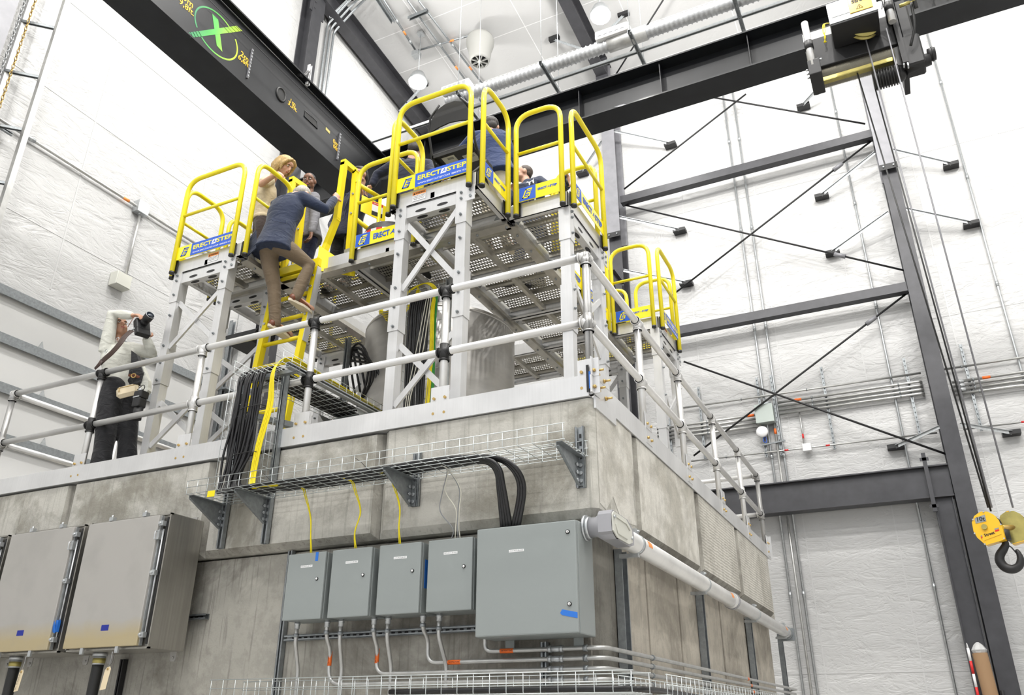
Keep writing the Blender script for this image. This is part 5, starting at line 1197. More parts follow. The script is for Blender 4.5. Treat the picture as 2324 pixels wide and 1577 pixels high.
for k in range(6):
    conduit([(-8.3+.2*k,12.4,FZ),(-8.3+.2*k,12.4,5.0)], .045, ORD[k]+' galvanised pipe of the upright row far behind the ladder', m='galv', group='upright pipes far behind the ladder')
for k in range(5):
    conduit([(-5.4,12.4,-1.2+.16*k),(-3.9,12.4,-1.2+.16*k)], .045, ORD[k]+' galvanised pipe of the level row far behind the ladder foot', m='galv', group='level pipes far behind the ladder')
mb = MB(); mb.prism([(-5.12,1.6,2.17),(-4.62,1.6,2.17),(-4.72,1.6,2.04),(-5.04,1.6,2.04)],(0,.3,0)); tag(mb.build('drain_hopper', M['blackm']), 'dark sheet metal trough hanging under the left decks', 'trough')

# ---------------------------------------------------------------- crane girders
t = thing('crane_girder', 'long black crane beam across the hall carrying the hoist', 'crane beam', (0,4.5,6.1))
def ibeam(x0, x1, yc, z0, z1, fw, tf=.025, tw=.02):
    mb = MB(); mb.box((x0,yc-fw/2,z0),(x1,yc+fw/2,z0+tf)); mb.box((x0,yc-fw/2,z1-tf),(x1,yc+fw/2,z1)); mb.box((x0,yc-tw/2,z0+tf),(x1,yc+tw/2,z1-tf)); return mb
ibeam(-7.2,11,4.5,6.13,6.76,.42).build('beam', M['black'], t)
mb = MB(); mb.box((-7.2,4.36,6.76),(11,4.64,6.80)); mb.build('rail', M['steelp'], t)
for x in (-4.3,-1.6,-.35,.9,5.5): mb = MB(); mb.box((x-.006,4.33,6.155),(x+.006,4.49,6.735)); mb.build('stiffener', M['black'], t)
mb = MB(); mb.prism([(.0-1.05,4.288,6.16),(-.9,4.288,6.155),(-.86,4.289,6.13),(-.98,4.288,6.13)],(0,-.001,0)); mb.build('scuff', M['steelp'], t)
t = thing('bridge_girder', 'black box girder with the green X emblem and metre marks', 'crane beam', (-5.3,1,5.55))
gx = -5.05
mb = MB(); mb.box((gx-.46,-6,5.60),(gx-.02,4.25,5.615)); mb.box((gx-.012,-6,5.60),(gx,4.25,6.50)); mb.box((gx-.44,-6,5.60),(gx-.428,4.25,6.50)); mb.box((gx-.48,-6,5.575),(gx+.02,4.25,5.60)); mb.build('box_web', M['black'], t)
mb = MB(); mb.box((gx-.52,-6,6.50),(gx+.10,4.25,6.525)); mb.build('top_flange', M['black'], t)
mb = MB(); mb.box((gx-.24,-6,6.525),(gx-.18,4.2,6.57)); mb.build('rail', M['steel'], t)
mb = MB(); mb.box((gx-.002,-6,6.335),(gx+.004,4.25,6.345)); mb.build('weld_line', M['steel'], t)
NX = (1,0,0); DY = (0,1,0); UZ = (0,0,1)
# round hatch and square hatch
mb = MB(); c = V((-5.045,1.819,5.951)); mb.tube([c+V((0,.085*math.cos(a),.10*math.sin(a))) for a in [PI*k/12 for k in range(24)]], .016, 8, closed=True); mb.build('grommet', M['rubber'], t)
mb = MB(); mb.prism([c+V((.001,.07*math.cos(a),.085*math.sin(a))) for a in [PI*k/12 for k in range(24)]],(.002,0,0)); mb.build('round_opening', M['ink'], t)
mb = MB(); pts = [(-5.049,2.318,6.053),(-5.049,2.576,6.065),(-5.049,2.615,5.949),(-5.049,2.315,5.954)]; mb.prism([V(p) for p in pts],(.003,0,0)); mb.build('square_opening', M['ink'], t)
mb = MB(); mb.tube([V(p)+V((.002,0,0)) for p in pts], .007, 6, closed=True); mb.build('opening_frame', M['black'], t)
def mark(txt, px, size, col='crane', m=None):
    text_mb(txt, size, V(px)+V((.001,0,0)), DY, UZ, .0004, .0015).build('metre_mark', M[col], t)
mark('3m', (-5.048,0.114,6.036), .13); mark('9,8ft.', (-5.048,0.115,5.935), .12)
mark('2m', (-5.048,1.094,6.006), .12); mark('6,6ft.', (-5.048,1.101,5.928), .11)
mark('1m', (-5.048,2.056,5.999), .10); mark('3,3ft.', (-5.048,2.067,5.936), .10)
mark('0m', (-5.048,3.047,6.003), .11); mark('0ft.', (-5.048,3.06,5.921), .10)
for a, b in (((-5.04,1.193,6.221),(-5.04,1.182,5.723)),((-5.04,3.112,6.231),(-5.04,3.109,5.74))):
    a = V(a); b = V(b); b.y = a.y; mb = MB(); mb.box((gx,a.y-.012,b.z),(gx+.02,a.y+.012,a.z)); mb.build('weld_strip', M['steelp'], t)
    mb = MB()
    for k in range(9): z = b.z+(a.z-b.z)*(k+.5)/9; mb.cyl((gx+.02,a.y,z),(gx+.03,a.y,z),.009,6)
    split_build(mb, 'rivet', M['galv'], t)
mb = MB(); p = V((-5.048,2.841,6.091)); mb.prism([p+V((0,-.05,-.02)),p+V((0,.05,-.03)),p+V((0,.05,.02)),p+V((0,-.05,.03))],(.001,0,0)); mb.build('torn_label', M['zinc'], t)
# the emblem: ring, cross and striped bar, coloured from blue-green to yellow-green
def green_mat():
    m, tt, b = nt('emblem_green'); g = tt.nodes.new('ShaderNodeNewGeometry'); sp = tt.nodes.new('ShaderNodeSeparateXYZ'); tt.links.new(g.outputs['Position'], sp.inputs[0])
    mr = N(tt,'ShaderNodeMapRange'); mr.inputs[1].default_value = .2; mr.inputs[2].default_value = 1.02; tt.links.new(sp.outputs['Y'], mr.inputs[0])
    c = ramp(tt, mr.outputs[0], [(0,(0.01,0.20,0.09)),(.45,(0.07,0.45,0.06)),(1,(0.55,0.72,0.01))]); tt.links.new(c, b.inputs['Base Color']); b.inputs['Roughness'].default_value = .45; return m
GM = green_mat(); c = V((gx+.001,.605,5.965)); RY, RZ = .37, .31
rings = [MB(), MB()]; n = 72
for k in range(n):
    a0, a1 = 2*PI*k/n, 2*PI*(k+1)/n
    th = .022
    am = (a0+a1)/2; 
    if abs(((am-PI*.25)+PI)%(2*PI)-PI) < .16 or abs(((am-PI*1.25)+PI)%(2*PI)-PI) < .16: continue
    P_ = lambda a, q: c+V((0,(RY-q)*math.cos(a),(RZ-q)*math.sin(a)))
    rings[0 if PI*.25 < (a0+a1)/2 < PI*1.25 else 1].prism([P_(a0,0),P_(a1,0),P_(a1,th),P_(a0,th)],(.001,0,0))
[r_.build('emblem_ring', GM, t) for r_ in rings]
def poly(pts, nm='emblem_cross'): mb = MB(); mb.prism([V((gx+.001,u,v)) for u,v in pts],(.0016 if nm == 'emblem_cross' else .0026,0,0)); return mb.build(nm, GM, t)
poly([(.479,6.185),(.584,6.182),(.739,5.779),(.639,5.795)])
b0, b1, b2, b3 = V((0,.253,5.57)), V((0,.983,6.357)), V((0,.880,6.355)), V((0,.208,5.614))
def seg(f0, f1):
    A = [b0+(b1-b0)*f0, b0+(b1-b0)*f1, b3+(b2-b3)*f1, b3+(b2-b3)*f0]; poly([(p.y,p.z) for p in A],'emblem_stripe')
for f0, f1 in ((0,.035),(.045,.085),(.095,.135),(.145,.19),(.20,.47),(.47,.72),(.73,.79),(.80,.86),(.87,.93),(.94,1.0)): seg(f0, f1)
# cable and conduit along the girder top
mb = MB(); mb.tube([(-4.9,0.44,6.311),(-4.9,3.699,6.248)], .008, 6); tag(mb.build('guide_cable', M['rubber']), 'thin black cable stretched along the top of the emblem girder', 'cable')
t = thing('cable_trolley', 'small white bracket with black cable arm on top of the emblem girder', 'bracket', (-5.0,2.0,6.6))
p = V((-5,2.244,6.605)); mb = MB(); strut(mb, p+V((0,0,-.15)), p+V((0,0,.22)), .05, .05, (1,0,0)); mb.build('post', M['white'], t)
mb = MB(); mb.tube(spline([p+V((0,-.2,-.12)),p+V((0,-.08,-.05)),p+V((0,-.02,.08))]), .03, 8); mb.build('arm', M['rubber'], t)
# ---------------------------------------------------------------- hoist
HY = 3.8
t = thing('crane_hoist', 'black and silver crane hoist with rope drum and yellow-labelled control box', 'hoist', (2.1,4.0,5.0))
mb = MB(); mb.bbox((1.66,3.80,5.34),(2.60,3.86,5.80),.01); mb.box((1.62,3.80,5.34),(1.66,4.3,5.78)); mb.box((2.60,3.75,5.0),(2.66,4.35,6.05)); mb.build('frame', M['blackm'], t)
mb = MB(); mb.bbox((1.60,4.0,5.80),(1.98,4.03,6.10),.004); mb.box((1.60,3.86,5.78),(2.1,4.3,5.80)); mb.build('front_plate', M['white'], t)
mb = MB(); mb.bbox((2.28,3.9,5.80),(2.62,3.93,6.15),.004); mb.build('right_plate', M['white'], t)
# control box
mb = MB(); mb.bbox((1.93,3.38,5.52),(2.45,3.78,5.85),.008); cb = mb.build('control_box', M['blackm'], t)
mb = MB(); mb.bbox((1.925,3.372,5.545),(2.455,3.385,5.86),.004); lid = mb.build('lid', M['galv'], t)
mb = MB(); mb.box((1.955,3.366,5.63),(2.17,3.372,5.69)); mb.build('lid_plate', M['white'], lid)
mb = MB(); mb.bbox((2.16,3.362,5.60),(2.41,3.371,5.88),.003); yl = mb.build('yellow_plate', M['crane'], t)
text_mb('Street', .07, (2.285,3.3605,5.76),(1,0,0),(0,0,1),.0006,.003).build('lettering', M['ink'], yl)
mb = MB(); c0 = V((2.27,3.3605,5.66)); mb.tube([c0+V((-.035,0,-.025)),c0+V((.035,0,-.025)),c0+V((0,0,.035))], .004, 5, closed=True); mb.tube([c0+V((.004,0,.015)),c0+V((-.005,0,-.002)),c0+V((.005,0,-.002)),c0+V((-.003,0,-.018))], .003, 5); mb.build('shock_symbol', M['ink'], yl)
# drum
mb = MB(); pr = []
x = 1.72
while x < 2.55: pr += [(.130,x-1.72),(.142,x-1.72+.005),(.130,x-1.72+.01)]; x += .011
mb.lathe(pr, (1.72,3.98,5.32), (1,0,0), 28); mb.build('rope_drum', brushed('drum_metal',(0.30,0.28,0.22),.35,.8), t)
mb = MB(); mb.cyl((2.02,3.98,5.32),(2.07,3.98,5.32),.125,28); mb.box((2.01,3.86,5.40),(2.08,4.0,5.46)); mb.build('rope_guide', M['blackm'], t)
for x in (2.0,2.28): mb = MB(); mb.bbox((x-.04,3.84,5.36),(x+.04,3.88,5.42),.005); mb.build('drum_clamp', M['zinc'], t)
mb = MB(); mb.box((1.70,3.86,5.17),(2.52,3.875,5.22)); mb.box((1.70,3.86,5.165),(2.52,3.93,5.175)); mb.build('drum_guard', M['zinc'], t)
# side tubes
for x, y in ((1.655,3.62),(2.585,3.60)):
    mb = MB(); mb.cyl((x,y,5.22 if x < 2 else 5.5),(x,y,5.92 if x < 2 else 6.05),.042,24); mb.build('guide_tube', M['alux'], t)
    mb = MB(); z = 5.56 if x < 2 else 5.74; mb.cyl((x,y,z-.07),(x,y,z+.05),.052,20); mb.box((x-.04,y,z-.05),(x+.04,3.85,z+.03)); mb.build('tube_collar', M['blackm'], t)
    mb = MB(); mb.cyl((x,y,5.915 if x < 2 else 6.045),(x,y,5.925 if x < 2 else 6.055),.036,20); mb.build('tube_end', M['galv'], t)
mb = MB(); mb.bbox((1.60,3.58,5.08),(1.74,3.98,5.30),.01); mb.build('bearing_block', M['blackm'], t)
mb = MB()
for z in (5.14,5.2,5.26): mb.cyl((1.60,3.7,z),(1.57,3.7,z),.012,8)
mb.cyl((1.74,3.6,5.28),(1.77,3.6,5.28),.012,8); split_build(mb, 'bolt', M['galv'], t)
mb = MB(); pr = [(.11,0)]
for k in range(9): pr += [(.12,.03+k*.03),(.12,.045+k*.03),(.10,.047+k*.03),(.10,.06+k*.03)]
pr += [(.09,.33),(.05,.36)]
mb.lathe(pr, (2.27,3.95,5.02), (1,0,0), 28); mb.build('motor', M['rubber'], t)
mb = MB(); mb.bbox((2.62,3.8,4.98),(2.84,4.05,5.42),.02); mb.bbox((2.66,3.82,5.30),(2.80,4.2,6.0),.02); mb.cyl((2.64,3.9,5.06),(2.9,3.9,5.06),.10,24,.07); mb.build('gearbox', M['blackm'], t)
mb = MB(); mb.cyl((2.88,3.9,5.12),(2.96,3.9,5.12),.075,24); mb.cyl((2.92,3.9,5.12),(2.94,3.9,5.12),.085,12); mb.build('brake_cover', M['blackm'], t)
mb = MB(); mb.cyl((2.62,3.78,5.22),(2.66,3.78,5.22),.03,12); mb.box((2.60,3.76,4.98),(2.615,3.82,5.2)); mb.box((2.64,3.76,4.95),(2.655,3.82,5.2)); mb.build('limit_switch', M['galv'], t)
mb = MB(); mb.cyl((2.69,3.56,5.66),(2.80,3.56,5.67),.022,10); mb.cyl((2.80,3.56,5.67),(2.86,3.56,5.675),.006,6); mb.build('spring_buffer', M['zinc'], t)
mb = MB(); mb.lathe([(.02,-.03),(.16,-.03),(.16,-.02),(.145,-.01),(.145,.01),(.16,.02),(.16,.03),(.02,.03)], (2.28,3.70,5.62), V((.25,-.9,.1)), 32); mb.build('top_sheave', M['zinc'], t)
mb = MB(); mb.tube(spline([(2.45,3.5,5.86),(2.6,3.42,5.9),(2.75,3.45,5.85),(2.84,3.55,5.72),(2.86,3.62,5.6)]), .022, 8); mb.tube(spline([(2.82,3.6,5.7),(2.80,3.66,5.4),(2.72,3.74,5.2)]), .016, 8); mb.build('power_hose', M['rubber'], t)
mb = MB()
for k in range(3): mb.tube(spline([(1.93,3.75,5.92),(1.86+.01*k,3.7,5.88),(1.84+.012*k,3.7,5.76),(1.86-.008*k,3.7,5.68),(1.83+.01*k,3.72,5.62),(1.86,3.74,5.64)]), .005, 6)
mb.build('yellow_wires', M['cabyel'], t)
mb = MB(); mb.tube(spline([(2.46,3.5,5.8),(2.52,3.46,5.72),(2.5,3.5,5.64)]), .006, 6); mb.tube(spline([(2.46,3.5,5.84),(2.55,3.46,5.76),(2.52,3.5,5.66)]), .006, 6); mb.build('black_wires', M['rubber'], t)
# ropes
RB = (((2.383,3.9,-0.136)),((2.411,3.9,-0.139)),((2.401,3.95,-0.16)),((2.577,3.9,-0.156)))
RT = (((2.115,3.9,5.278)),((2.278,3.72,5.573)),((2.274,3.98,4.938)),((2.517,3.72,5.543)))
for k, l in enumerate(('leftmost hoist rope, starting at the drum','second hoist rope, starting at the top sheave','third hoist rope, starting below the motor','rightmost hoist rope, alone down to the right sheave')):
    mb = MB(); mb.tube([RT[k],RB[k]], .0085, 8); tag(mb.build('hoist_rope', M['steelp' if k in (1,3) else 'rubber']), l, 'rope')
# hook block
t = thing('hook_block', 'yellow ten tonne hook block with black hook on crane ropes', 'hook block', (2.42,3.95,-.2))
def sheave_case(cx, cy, lab):
    ax = V((.94,-.34,0)).normalized(); s = V((.34,.94,0)).normalized(); U = V((0,0,1))  # ax: thickness direction
    c = V((cx,cy,-.31)); w = .032
    out = [(-.13,-.02),(-.125,.06),(-.09,.115),(-.03,.145),(.03,.145),(.085,.115),(.12,.06),(.13,-.03),(.125,-.10),(.09,-.145),(-.05,-.15),(-.10,-.10)]
    return c, ax, s, U, out, w
# plate faces towards -y/-x: left case
def case(c, n, s, front_gold=False):
    U = V((0,0,1)); n = V(n).normalized(); s = V(s).normalized(); c = V(c)
    out = [(-.118,-.03),(-.115,.05),(-.085,.105),(-.03,.135),(.03,.13),(.075,.095),(.105,.04),(.115,-.03),(.118,-.135),(-.045,-.165),(-.10,-.09)]
    for q, nm_ in ((.038,'case_plate'),(-.045,'rear_plate')):
        mb = MB(); mb.prism([c+s*u+U*v+n*q for u,v in out], n*.006); mb.build(nm_, M['zinc'] if (front_gold and q > 0) else M['crane'], t)
    mb = MB(); mb.prism([c+s*u+U*v-n*.045 for u,v in ((.118,-.135),(.118,.0),(.112,.0),(.10,-.12))], n*.09); mb.prism([c+s*u+U*v-n*.045 for u,v in ((-.045,-.165),(.118,-.135),(.118,-.128),(-.045,-.158))], n*.09)
    mb.prism([c+s*u+U*v-n*.045 for u,v in ((-.03,.135),(.0,.138),(.0,.128),(-.03,.127))], n*.09); split_build(mb, 'case_rim', M['crane'], t)
    mb = MB(); mb.lathe([(.01,-.03),(.115,-.03),(.115,-.02),(.098,-.008),(.098,.008),(.115,.02),(.115,.03),(.01,.03)], c+U*.0, n, 32); mb.build('sheave', M['rubber'], t)
    mb = MB()
    for u, v in ((-.10,.075),(.0,.132),(.112,-.0),(.112,-.125),(-.05,-.155),(-.112,-.05)): mb.cyl(c+s*u+U*v+n*.04, c+s*u+U*v+n*.052, .007, 8)
    split_build(mb, 'screw', M['galv'], t)
    return c, n, s
n1 = V((-.25,-.97,0)); s1 = V((.97,-.25,0))
c1_, n1, s1 = case((2.345,3.90,-.31), n1, s1)
case((2.565,4.02,-.30), n1, s1, True)
U = V((0,0,1)); f = c1_+n1*.045
mb = MB(); mb.prism([f+s1*(-.085)+U*.035,f+s1*(.005)+U*.045,f+s1*(.005)+U*.105,f+s1*(-.085)+U*.085], n1*.002); lp = mb.build('load_plate', M['galvd'], t)
text_mb('10t', .055, f+s1*(-.04)+U*.068+n1*.003, s1, U, .0004, .001).build('lettering', M['ink'], lp)
mb = MB(); mb.cyl(f+s1*(-.02)+U*-.005, f+s1*(-.02)+U*-.005+n1*.02, .024, 16); mb.build('axle_nut', M['zinc'], t)
mb = MB(); mb.prism([f+s1*-.075-U*.06,f+s1*.09-U*.02,f+s1*.10-U*.085,f+s1*-.055-U*.125], n1*.003); mp_ = mb.build('maker_plate', M['crane'], t)
text_mb('Street', .036, f+s1*.005-U*.072+n1*.0045, (s1+U*.18), (U-s1*.18), .0004, .001).build('lettering', M['ink'], mp_)
for u0, u1, z0, z1, cc_ in ((.055,.09,-.042,-.03,'cabgry'),(.055,.09,-.060,-.045,'red'),(-.068,-.055,-.088,-.078,'cabgry'),(-.068,-.055,-.103,-.09,'red')):
    mb = MB(); mb.prism([f+s1*u0+U*z0,f+s1*u1+U*(z0+.006),f+s1*u1+U*(z1+.006),f+s1*u0+U*z1], n1*.0045); mb.build('colour_bar', M[cc_], mp_)
mb = MB(); mb.cyl((2.37,3.95,-.315),(2.56,4.0,-.315),.026,16); mb.build('axle', M['brass'], t)
mb = MB(); mb.cyl((2.45,3.93,-.345),(2.45,3.93,-.435),.058,24); mb.build('hook_bearing', M['blackm'], t)
mb = MB(); C0 = V((2.45,3.93,0)); hk = [(-.0,-.42),(-.0,-.47),(-.025,-.51),(-.065,-.56),(-.075,-.615),(-.045,-.67),(.012,-.69),(.065,-.665),(.088,-.61),(.085,-.56),(.075,-.525)]
pts = spline([C0+s1*u+U*v for u,v in hk], 5); n_p = len(pts)
rr = [.022+.019*math.sin(PI*min(1,k/(n_p*.86)))**.8 if k < n_p*.9 else .020-.010*(k-n_p*.9)/(n_p*.1) for k in range(n_p)]
mb.tube(pts, rr, 14); mb.build('hook', M['blackm'], t)
mb = MB(); mb.tube([C0+s1*.012-U*.475,C0+s1*.04-U*.50,C0+s1*.07-U*.56], .006, 8); mb.build('safety_latch', M['steel'], t)
# yellow festoon cable on the crane beam
pts = []
for k in range(40):
    a = k*.55; pts.append((3.05+.016*k+.07*math.sin(a), 4.2+.05*math.cos(a*.5), 6.55+.22*math.cos(a)))
mb = MB(); mb.tube(spline(pts,3), .010, 6); tag(mb.build('festoon_cable', M['cabyel']), 'looping yellow cable hanging on the crane beam right of the hoist', 'cable')
# ---------------------------------------------------------------- duct and trapeze above the crane beam
DZ = 9.5
t = thing('spiral_duct', 'pale ribbed round duct hung above the crane beam', 'duct', (-2,6.5,DZ))
pr = []; L = 12.5; x = 0
while x < L: pr += [(.115,x),(.135,x+.02),(.115,x+.04)]; x += .09
mb = MB(); mb.lathe(pr, (-5.25,6.47,DZ+.10), (1,0,0), 16); mb.build('ribbed_pipe', brushed('duct_metal',(0.50,0.51,0.52),.35,.5), t)
mb = MB(); mb.cyl((-1.75,6.47,DZ+.1),(-1.0,6.47,DZ+.1),.145,20); mb.build('smooth_section', M['conduit'], t)
for x in (-4.95,-1.62,3.1):
    mb = MB(); mb.bbox((x-.32,6.25,DZ+.13),(x+.32,6.5,DZ+.32),.02); g = mb.build('grille_box', M['white'], t)
    mb = MB()
    for k in range(5): mb.box((x-.26+.11*k,6.24,DZ+.18),(x-.19+.11*k,6.252,DZ+.27))
    split_build(mb, 'grille_slot', M['cabgry'], g)
chan((-9.0,6.75,DZ),(9.5,6.75,DZ),'long strut rail of the trapeze above the crane beam',(0,0,-1),.06,.06,False,'galv')
for k, x in enumerate((-4.83,-3.01,-1.25,.62,2.9)):
    o = chan((x,6.15,DZ-.05),(x,7.1,DZ-.05),'cross strut of the duct trapeze, %s from the left' % ['first','second','third','fourth','fifth'][k],(0,0,-1),.07,.06,False,'galvd')
    for y in (6.2,7.05): mb = MB(); mb.cyl((x,y,DZ-.1),(x,y,roofz(y)-.02),.007,6); mb.build('threaded_rod', M['galv'], o)

# ---------------------------------------------------------------- people
def skinm(name, col): 
    m, t, b = nt(name); b.inputs['Roughness'].default_value = .5; b.inputs['Subsurface Weight'].default_value = .08; b.inputs['Subsurface Radius'].default_value = (.6,.25,.15); b.inputs['Subsurface Scale'].default_value = .02
    tc = t.nodes.new('ShaderNodeTexCoord'); n = N(t,'ShaderNodeTexNoise'); n.inputs['Scale'].default_value = 30; t.links.new(tc.outputs['Object'], n.inputs['Vector'])
    c = ramp(t, n.outputs['Fac'], [(.35,tuple(x*.92 for x in col)),(.65,col)]); t.links.new(c, b.inputs['Base Color']); return m
def cloth(name, col, var=.12, wr=.5):
    m, t, b = nt(name); b.inputs['Roughness'].default_value = .85; b.inputs['Sheen Weight'].default_value = .15
    tc = t.nodes.new('ShaderNodeTexCoord'); mp = t.nodes.new('ShaderNodeMapping'); mp.inputs['Scale'].default_value = (7,7,12); t.links.new(tc.outputs['Object'], mp.inputs['Vector'])
    n = N(t,'ShaderNodeTexNoise'); n.inputs['Scale'].default_value = 1; n.inputs['Detail'].default_value = 3; n.inputs['Distortion'].default_value = 1.2; t.links.new(mp.outputs[0], n.inputs['Vector'])
    f = N(t,'ShaderNodeTexNoise'); f.inputs['Scale'].default_value = 500; t.links.new(tc.outputs['Object'], f.inputs['Vector'])
    c = ramp(t, f.outputs['Fac'], [(.35,tuple(x*(1-var) for x in col)),(.65,tuple(min(1,x*(1+var)) for x in col))]); t.links.new(c, b.inputs['Base Color'])
    bp = N(t,'ShaderNodeBump'); bp.inputs['Strength'].default_value = wr; bp.inputs['Distance'].default_value = .03; t.links.new(n.outputs['Fac'], bp.inputs['Height'])
    t.links.new(bp.outputs[0], b.inputs['Normal']); return m
def hairm(name, col):
    m, t, b = nt(name); b.inputs['Roughness'].default_value = .5
    v = mapped(t, (120,120,14)); n = N(t,'ShaderNodeTexNoise'); n.inputs['Scale'].default_value = 1; n.inputs['Detail'].default_value = 4; n.inputs['Distortion'].default_value = 1; t.links.new(v, n.inputs['Vector'])
    c = ramp(t, n.outputs['Fac'], [(.3,tuple(x*.45 for x in col)),(.65,col)]); t.links.new(c, b.inputs['Base Color'])
    bp = N(t,'ShaderNodeBump'); bp.inputs['Strength'].default_value = .7; bp.inputs['Distance'].default_value = .008; t.links.new(n.outputs['Fac'], bp.inputs['Height']); t.links.new(bp.outputs[0], b.inputs['Normal']); return m
M.update(sk1=skinm('skin_light',(0.66,0.38,0.27)), sk2=skinm('skin_tan',(0.50,0.27,0.17)), sk3=skinm('skin_brown',(0.22,0.105,0.06)),
 navy=cloth('navy_wool',(0.012,0.021,0.052)), navy2=cloth('dark_navy_wool',(0.010,0.014,0.036)), bluej=cloth('blue_wool',(0.016,0.034,0.11)),
 khaki=cloth('khaki_cotton',(0.15,0.108,0.066)), khaki2=cloth('pale_khaki_cotton',(0.50,0.46,0.38)), greyw=cloth('grey_wool',(0.20,0.20,0.22)), navyt=cloth('navy_cotton',(0.012,0.018,0.055)),
 blackc=cloth('black_cloth',(0.006,0.006,0.008),wr=.7), offw=cloth('offwhite_cloth',(0.60,0.60,0.54)), shirtb=cloth('light_blue_shirt',(0.42,0.55,0.72)), shirtw=cloth('white_shirt',(0.80,0.80,0.82)), beige=cloth('beige_knit',(0.60,0.50,0.34)), brownc=cloth('dark_brown_cloth',(0.035,0.022,0.018)),
 hgrey=hairm('grey_hair',(0.50,0.47,0.42)), hdark=hairm('dark_hair',(0.025,0.018,0.014)), hblond=hairm('blonde_hair',(0.62,0.42,0.17)), hbrown=hairm('brown_hair',(0.07,0.045,0.03)),
 leather=mat('brown_leather',(0.15,0.045,0.018),.38,noise=.25,nscale=15), leatherd=mat('dark_strap_leather',(0.045,0.022,0.015),.45), solem=mat('pale_sole',(0.62,0.55,0.42),.7), bag=mat('cream_bag',(0.68,0.58,0.40),.55), eyew=mat('eye_white',(0.75,0.73,0.70),.3), lip=mat('lips',(0.45,0.14,0.11),.4), glass=mat('lens_glass',(0.02,0.03,0.05),.05,coat=1))
def bake(o, vox, smooth=4, fac=.5):
    m = o.modifiers.new('r','REMESH'); m.mode = 'VOXEL'; m.voxel_size = vox; m.use_smooth_shade = True
    s = o.modifiers.new('s','SMOOTH'); s.iterations = smooth; s.factor = fac
    dg = bpy.context.evaluated_depsgraph_get(); me = bpy.data.meshes.new_from_object(o.evaluated_get(dg)); old = o.data; o.modifiers.clear(); o.data = me; me.name = o.name
    bpy.data.meshes.remove(old); return o
def limb(mb, pts, rs, n=16, flat=1.0, up=None):
    mb.tube(pts, rs, n, True, flat=flat, up=up)
    if flat == 1.0:
        mb.ball(tuple(pts[0]), rs[0]*.99, n, 10); mb.ball(tuple(pts[-1]), rs[-1]*.99, n, 10)
    return mb
def frame(c, f, u):
    f = V(f).normalized(); u = V(u); u = (u-f*u.dot(f)).normalized(); r = f.cross(u)
    m = Matrix((r, f, u)).transposed().to_4x4(); m.translation = V(c); return m
def hand(mb, w, d, n, curl=.5, side=1, s=1.0, thumb=.6):
    """w wrist, d along the hand, n palm direction, side: thumb on +s or -s of the palm"""
    w = V(w); d = V(d).normalized(); n = V(n); n = (n-d*n.dot(d)).normalized(); a = d.cross(n)*side
    mb.tube([w-d*.02, w+d*.02, w+d*.055, w+d*.09], [.026*s,.030*s,.040*s,.036*s], 14, flat=.42, up=n)
    for k in range(4):
        L = (.040,.045,.042,.033)[k]*s; off = a*((.030-.020*k)*s); p = w+d*(.088*s)+off; ang = 0; pts = [p-d*.02, p]
        dd = d
        for j, q in enumerate((1.0,.8,.62)):
            ang += curl*(1.0 if j else .7); dd = d*math.cos(ang)+n*math.sin(ang); p = p+dd*L*q; pts.append(p)
        limb(mb, pts, [.0095*s,.0095*s,.009*s,.0085*s,.0075*s], 10)
    b = w+d*.03*s+a*.030*s; t1 = b+(d*.55+a*.75+n*.25*thumb).normalized()*.038*s; t2 = t1+(d*.8+a*.15+n*(.6*thumb)).normalized()*.032*s; t3 = t2+(d*.8-a*.15+n*(.8*thumb)).normalized()*.024*s
    limb(mb, [b,t1,t2,t3], [.014*s,.0125*s,.011*s,.009*s], 10)
def headmesh(mb, F):
    mb.X = F
    mb.ball((0,-.012,.022),(.074,.093,.088),20,14); mb.ball((0,.018,-.035),(.058,.068,.068),18,12); mb.ball((0,.052,-.080),(.030,.028,.024),12,8)
    for s in (-1,1):
        mb.ball((s*.034,.050,-.028),(.028,.030,.030)); mb.ball((s*.030,.072,.030),(.026,.016,.010)); mb.ball((s*.076,-.008,-.006),(.010,.019,.030)); mb.ball((s*.045,.02,-.062),(.022,.035,.022))
    mb.ball((0,.066,.045),(.050,.024,.030))
    mb.tube([(0,.076,.024),(0,.092,.002),(0,.106,-.020)], [.009,.011,.013], 10); mb.ball((0,.100,-.022),(.017,.013,.011)); mb.ball((0,.083,-.046),(.022,.014,.010)); mb.ball((0,.080,-.060),(.020,.013,.010))
    mb.X = Matrix.Identity(4)
def face(t, F, hair, lipc='lip', beard=None, brow='hdark'):
    for s in (-1,1):
        mb = MB(); mb.X = F; mb.ball((s*.030,.0765,.011),(.0135,.0085,.0075),14,10); e = mb.build('eye', M['eyew'], t)
        mb = MB(); mb.X = F; mb.ball((s*.030,.0835,.010),(.0052,.003,.0052),10,8); mb.build('iris', M['ink'], e)
        mb = MB(); mb.X = F; mb.tube([(s*.016,.090,.026),(s*.032,.089,.032),(s*.047,.077,.028)], [.003,.0038,.002], 6); mb.build('eyebrow', M[brow], t)
    mb = MB(); mb.X = F; mb.ball((0,.0905,-.051),(.019,.0075,.0055),14,8); mb.ball((0,.0885,-.0575),(.016,.0075,.0045),14,8); mb.build('lips', M[lipc], t)
    if beard:
        mb = MB(); mb.X = F; mb.ball((0,.056,-.084),(.031,.030,.022),14,8); mb.tube([(-.024,.080,-.052),(-.015,.092,-.041),(.015,.092,-.041),(.024,.080,-.052)], .0035, 6); mb.build('beard', M[beard], t)
